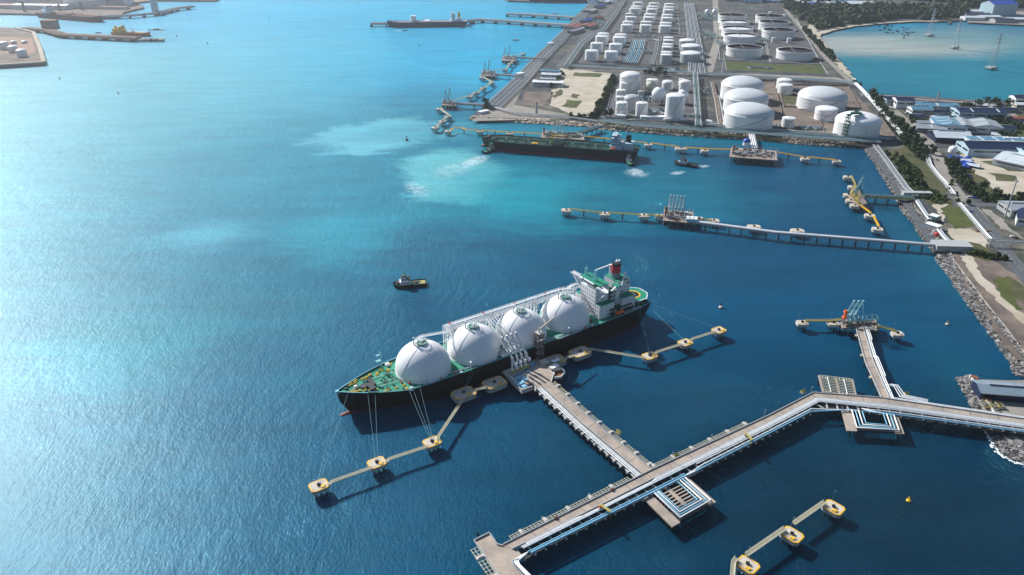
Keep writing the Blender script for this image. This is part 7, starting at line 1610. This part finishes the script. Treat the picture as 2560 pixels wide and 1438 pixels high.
row([(2280, 265), (2320, 268)], 9.22, 5, (0, 1), 1.1, 'tree among the sheds near the lagoon, left clump', 'trees among the sheds'); row([(2360, 275), (2395, 285), (2440, 275)], 9.22, 8, (0, 1, 3), 1.2, 'tree in the clump between the sheds of the second row', 'trees among the sheds'); row([(2470, 262), (2490, 270), (2530, 280)], 10.37, 6, (0, 3), 1.2, 'tree in the clump near the right lagoon shore', 'trees among the sheds')
row([(2490, 308), (2520, 315), (2556, 318)], 10.37, 10, (0, 1), 1.0, 'tree behind the little white house', 'trees by the little white house'); row([(2500, 345), (2545, 348)], 9.22, 5, (0, 1), 1.0, 'tree in front of the little white house', 'trees by the little white house'); row([(2270, 300), (2310, 330)], 13.82, 5, (2, 0), .9, 'tree on the verge across from the white pipeline', 'trees on the road verge')
row([(1536, 196), (1520, 235), (1500, 270), (1482, 298)], 8.06, 5, (0, 1, 2), 1.2, 'green tree in the belt between sand yard and chemical yard', 'trees beside the sand yard'); row([(1405, 186), (1392, 205), (1378, 222)], 10.37, 3, (0, 2), 1.1, 'tree in the row behind the western offices', 'trees behind the western offices'); row([(1425, 295), (1475, 300)], 8.06, 4, (2, 4), 1.2, 'bush on the near edge of the sand yard', 'bushes below the sand yard')
row([(1512, 292), (1530, 296)], 8.06, 4, (0, 1), 1.1, 'dark tree at the left front corner of the chemical yard', 'trees at the yard corner'); row([(1610, 185), (1665, 190)], 11.52, 12, (0, 1, 3), 1.5, 'dark tree in the clump behind the chemical yard', 'trees behind the chemical yard'); row([(1520, 308), (1760, 330), (1990, 348), (2150, 358)], 34.56, 5, (0, 2, 4), 1.0, 'scattered bush between shore rack and pale boulders', 'bushes under the shore rack')
row([(2010, 78), (2050, 122), (2082, 155)], 12.67, 3, (0, 1), 1.6, 'dark tree in the row along the lagoon bank of the terminal', 'trees along the lagoon bank'); row([(1215, 270), (1222, 274)], 9.22, 2, (1, 3), 1.2, 'round tree beside the white pavilion at the terminal tip', 'trees at the terminal tip')
row([(2138, 208), (2152, 218)], 10.37, 3, (0, 2), 1., 'bush at the corner of the lagoon wall', 'bushes at the lagoon corner'); row([(2060, 225), (2122, 232)], 16.13, 6, (2, 4), 1.0, 'bush by the road behind the broad dome', 'bushes behind the broad dome')
# distant woods that read as one mass
def woods(name, label, polys, step, rad, hh, seed, m='leaf_dark'):
    q = np.random.RandomState(seed); base = leaf_crown(seed, rad, hh, 60, rad * .28); bv = np.array(base.v); bf = np.array(base.f); V = []; F = []; o = 0
    for pl_ in polys:
        w = [P(u, v, LZ) for u, v in pl_]; xs = [p.x for p in w]; ys = [p.y for p in w]
        x = min(xs)
        while x < max(xs):
            y = min(ys)
            while y < max(ys):
                px_, py_ = x + q.uniform(-.5, .5) * step, y + q.uniform(-.5, .5) * step; ins = False; j = len(w) - 1
                for i in range(len(w)):
                    if (w[i].y > py_) != (w[j].y > py_) and px_ < (w[j].x - w[i].x) * (py_ - w[i].y) / (w[j].y - w[i].y) + w[i].x: ins = not ins
                    j = i
                if ins:
                    a = q.rand() * 6.28; s = q.uniform(.7, 1.35); c_, s_ = math.cos(a) * s, math.sin(a) * s
                    b = bv.copy(); b[:, 0] = bv[:, 0] * c_ - bv[:, 1] * s_ + px_; b[:, 1] = bv[:, 0] * s_ + bv[:, 1] * c_ + py_; b[:, 2] = bv[:, 2] * s + LZ; V.append(b); F.append(bf + o); o += len(bv)
                y += step
            x += step
    me = bpy.data.meshes.new(name); me.from_pydata(np.concatenate(V).tolist(), [], np.concatenate(F).tolist()); me.materials.append(M[m]); ob = bpy.data.objects.new(name, me); COL.objects.link(ob); tag(ob, label, 'woods', kind='stuff')
woods('woodland', 'dark woods behind the lagoon beach, reaching the top edge', [[(1990, 40), (2050, 72), (2083, 70), (2133, 60), (2190, 55), (2278, 49), (2345, 49), (2405, 44), (2420, 18), (2320, 22), (2200, 18), (2140, 22), (2080, 12), (1990, 4), (1960, 10)], [(1960, -2), (2080, -4), (2200, -6), (2420, 12), (2560, 14), (2700, 16), (2700, -30), (1960, -32)]], 30, 20, 17, 3)
woods('woodland', 'dark woods beyond the boatyard at the upper right', [[(2420, 18), (2480, 24), (2560, 20), (2640, 22), (2640, 8), (2430, 10)]], 28, 18, 15, 4)
for i, (u, v, L, m1) in enumerate(((2018, 18, 90, 'roof_pale'), (2035, 20, 60, 'blue_paint'), (2010, 12, 80, 'wall_white'), (2110, 18, 160, 'roof_pale'), (2150, 17, 90, 'roof_pale'), (2090, 10, 120, 'roof_blue'), (2060, 4, 100, 'roof_pale'))):
    gable('%s building from the left, among the woods behind the lagoon beach' % ORD[i], u, v, L, 50, 14, 5, -5, 'wall_grey', m1, 'buildings in the far woods', win=False)
gable('tall blue roofed boat shed on the far lagoon shore', 2492, 36, 90, 60, 34, 10, 10, 'wall_blue', 'blue_paint', 'boatyard buildings', win=False)
for i, (u, v, L) in enumerate(((2440, 42, 80), (2455, 34, 90), (2470, 48, 60), (2525, 48, 70), (2540, 54, 60), (2430, 50, 60), (2505, 56, 60))): gable('%s low building of the far lagoon boatyard' % ORD[i], u, v, L, 36, 9, 3, -4, 'wall_white' if i % 2 else 'wall_grey', 'roof_pale' if i % 3 else 'roof_navy', 'boatyard buildings', win=False)
for l, pl3, st_, rd_, hh_, sd in (('dark thicket between white pipeline and tree lined road', [(2182, 250), (2225, 290), (2262, 322), (2292, 345), (2318, 400), (2298, 402), (2252, 352), (2200, 292)], 4.6, 3.2, 4.6, 31),
                         ('green thicket beside the silver coast pipeline', [(2236, 394), (2262, 400), (2300, 430), (2318, 470), (2372, 503), (2345, 512), (2290, 490), (2250, 430)], 4.2, 2.6, 3., 32),
                         ('dark thicket between shore road and sandy lot', [(2372, 405), (2392, 408), (2425, 460), (2470, 492), (2556, 497), (2556, 506), (2460, 506), (2408, 478)], 4.4, 2.8, 3.6, 33), ('low bright scrub edging the bare ground', [(2425, 628), (2460, 632), (2520, 647), (2515, 654), (2440, 645)], 3.6, 2., 2.4, 34),
                         ('thicket between sand yard and chemical yard', [(1530, 200), (1540, 200), (1512, 262), (1494, 300), (1440, 296), (1445, 291), (1480, 292), (1500, 262)], 7, 4.5, 5, 35), ('green clumps among the sheds', [(2262, 283), (2296, 300), (2330, 318), (2300, 322), (2280, 305)], 6, 3, 4, 36), ('green clumps between sheds and lawn', [(2480, 296), (2560, 316), (2560, 330), (2520, 318), (2485, 305)], 6, 3.4, 5, 37)):
    woods('thicket', l, [pl3], st_, rd_, hh_, sd, 'leaf_mid' if sd in (32, 34, 36) else 'leaf_dark')
# little fishing boats moored in the lagoon: one kind, copied
fb = thing('fishing_boat', 'boat', 'boat', (0, 0, 0), 0, 'small fishing boats moored in the lagoon'); h, d, e, tp = hull(10, 3.2, 1., (1, 0), .8, 4, 3, .8, .9, .3, .3, 1.8); h.build('hull', ['hull_black', 'hull_black'], fb); d.build('deck', 'bark', fb); a = MB(); a.box((6.3, 0, 1.8), (2.4, 1.8, 1.6)); a.build('cabin', 'hull_navy', fb)
q = random.Random(4)
for i in range(34):
    u = q.uniform(2192, 2282) if i < 30 else q.uniform(2255, 2278); v = 60 + (u - 2192) * .06 + q.uniform(0, 22) if i < 30 else q.uniform(86, 97); l = 'small dark fishing boat moored in the lagoon off the beach'
    if i == 0: fb.location = P(u, v); fb['label'] = l
    else: dup(fb, P(u, v), q.random() * 6.28, l)
# ================================================================ hazy land at the upper left
L1 = [(111, 158), (100, 120), (84, 80), (40, 70), (-80, 64), (-300, 70), (-300, 175), (-80, 170), (0, 165)]
mb = MB(); mb.prism([P(u, v, 6) for u, v in L1], -3, 6); struct(mb.build('island_ground', 'soil'))
IW = thing('sea_wall', 'sand coloured sea wall round the tank island at the left edge', 'wall', P(111, 158, 6)); a = MB(); c = [P(u, v, 6) for u, v in [(40, 72), (84, 82), (100, 121), (110, 157), (0, 164), (-80, 169)]]
for x, y in zip(c[:-1], c[1:]): a.bar(x + Vector((0, 0, 1)), y + Vector((0, 0, 1)), 9, 4)
a.build('wall_body', 'sand', IW, world=True)
for i, (u, v, w_, h_, l) in enumerate(((52, 127, 24, 16, 'front white tank on the left tank island'), (30, 118, 22, 14, 'white tank beside the front one on the left tank island'), (8, 108, 24, 16, 'white tank at the left edge of the tank island'), (33, 104, 14, 7, 'low white tank at the back of the tank island, left'), (60, 104, 14, 6, 'low white tank at the back of the tank island, right'))): tank(l, u, v, w_, h_, 'dome', 'clean_white', 'tanks on the left island')
patch('island_yard', [(0, 130), (60, 140), (90, 130), (80, 95), (0, 92)], 'rust', .1, 6)  # rust tone carries the orange of the flare over the island
L2 = [(-300, 40), (0, 33), (60, 34), (100, 35), (250, 45), (300, 40), (310, 30), (360, 18), (340, 6), (390, 0), (540, 1), (548, -4), (420, -14), (420, -60), (-300, -60)]
mb = MB(); mb.prism([P(u, v, 6) for u, v in L2], -3, 6); struct(mb.build('far_shore', 'soil'))
for i, (u, v, L, W2, hh, m1) in enumerate(((15, 8, 200, 120, 40, 'wall_white'), (60, 2, 260, 120, 50, 'roof_red'), (130, 10, 200, 90, 30, 'roof_pale'), (170, 16, 160, 60, 26, 'wall_cream'), (215, 20, 120, 60, 30, 'roof_pale'), (245, 6, 160, 120, 120, 'tank_grey'), (290, 12, 100, 60, 20, 'wall_cream'), (40, 22, 160, 40, 14, 'roof_red'), (110, 24, 200, 40, 16, 'wall_white'), (280, 24, 120, 30, 10, 'rust'))):
    gable('%s pale industrial block from the left on the hazy far shore' % ORD[i], u, v, L, W2, hh, hh * .15, -6, 'wall_cream' if i % 2 else 'wall_white', m1, 'blocks on the hazy far shore', win=False)
tank('round white tank on the hazy far shore', 318, 2, 20, 12, 'dome', 'clean_white', 'tanks on the hazy far shore'); tank('second white tank on the hazy far shore', 295, -2, 20, 10, 'dome', 'clean_white', 'tanks on the hazy far shore')
for i, (u, v, hp) in enumerate(((62, 30, 24), (150, 28, 14), (205, 26, 20), (228, 20, 18))): stack('%s thin stack from the left on the hazy far shore' % ORD[i], u, v, hp, 5, 'brown_struct')
# far breakwater and ships on the top edge
FB = [(1270, 1), (1340, 3), (1440, 3), (1482, 2), (1482, -3), (1260, -4)]
mb = MB(); mb.prism([P(u, v, 6) for u, v in FB], -3, 6); struct(mb.build('far_quay', 'asphalt'))
for i, (u, v, L) in enumerate(((1352, 1, 90), (1378, 2, 70), (1402, 1, 110), (1428, 2, 90), (1455, 0, 100))): hutbox('far_shed', '%s dark shed from the left on the far quay at the top edge' % ORD[i], 'building', P(u, v, 6), (L, 40, 14), 0, 'roof_navy', 'roof_navy', 6, 'sheds on the far quay')
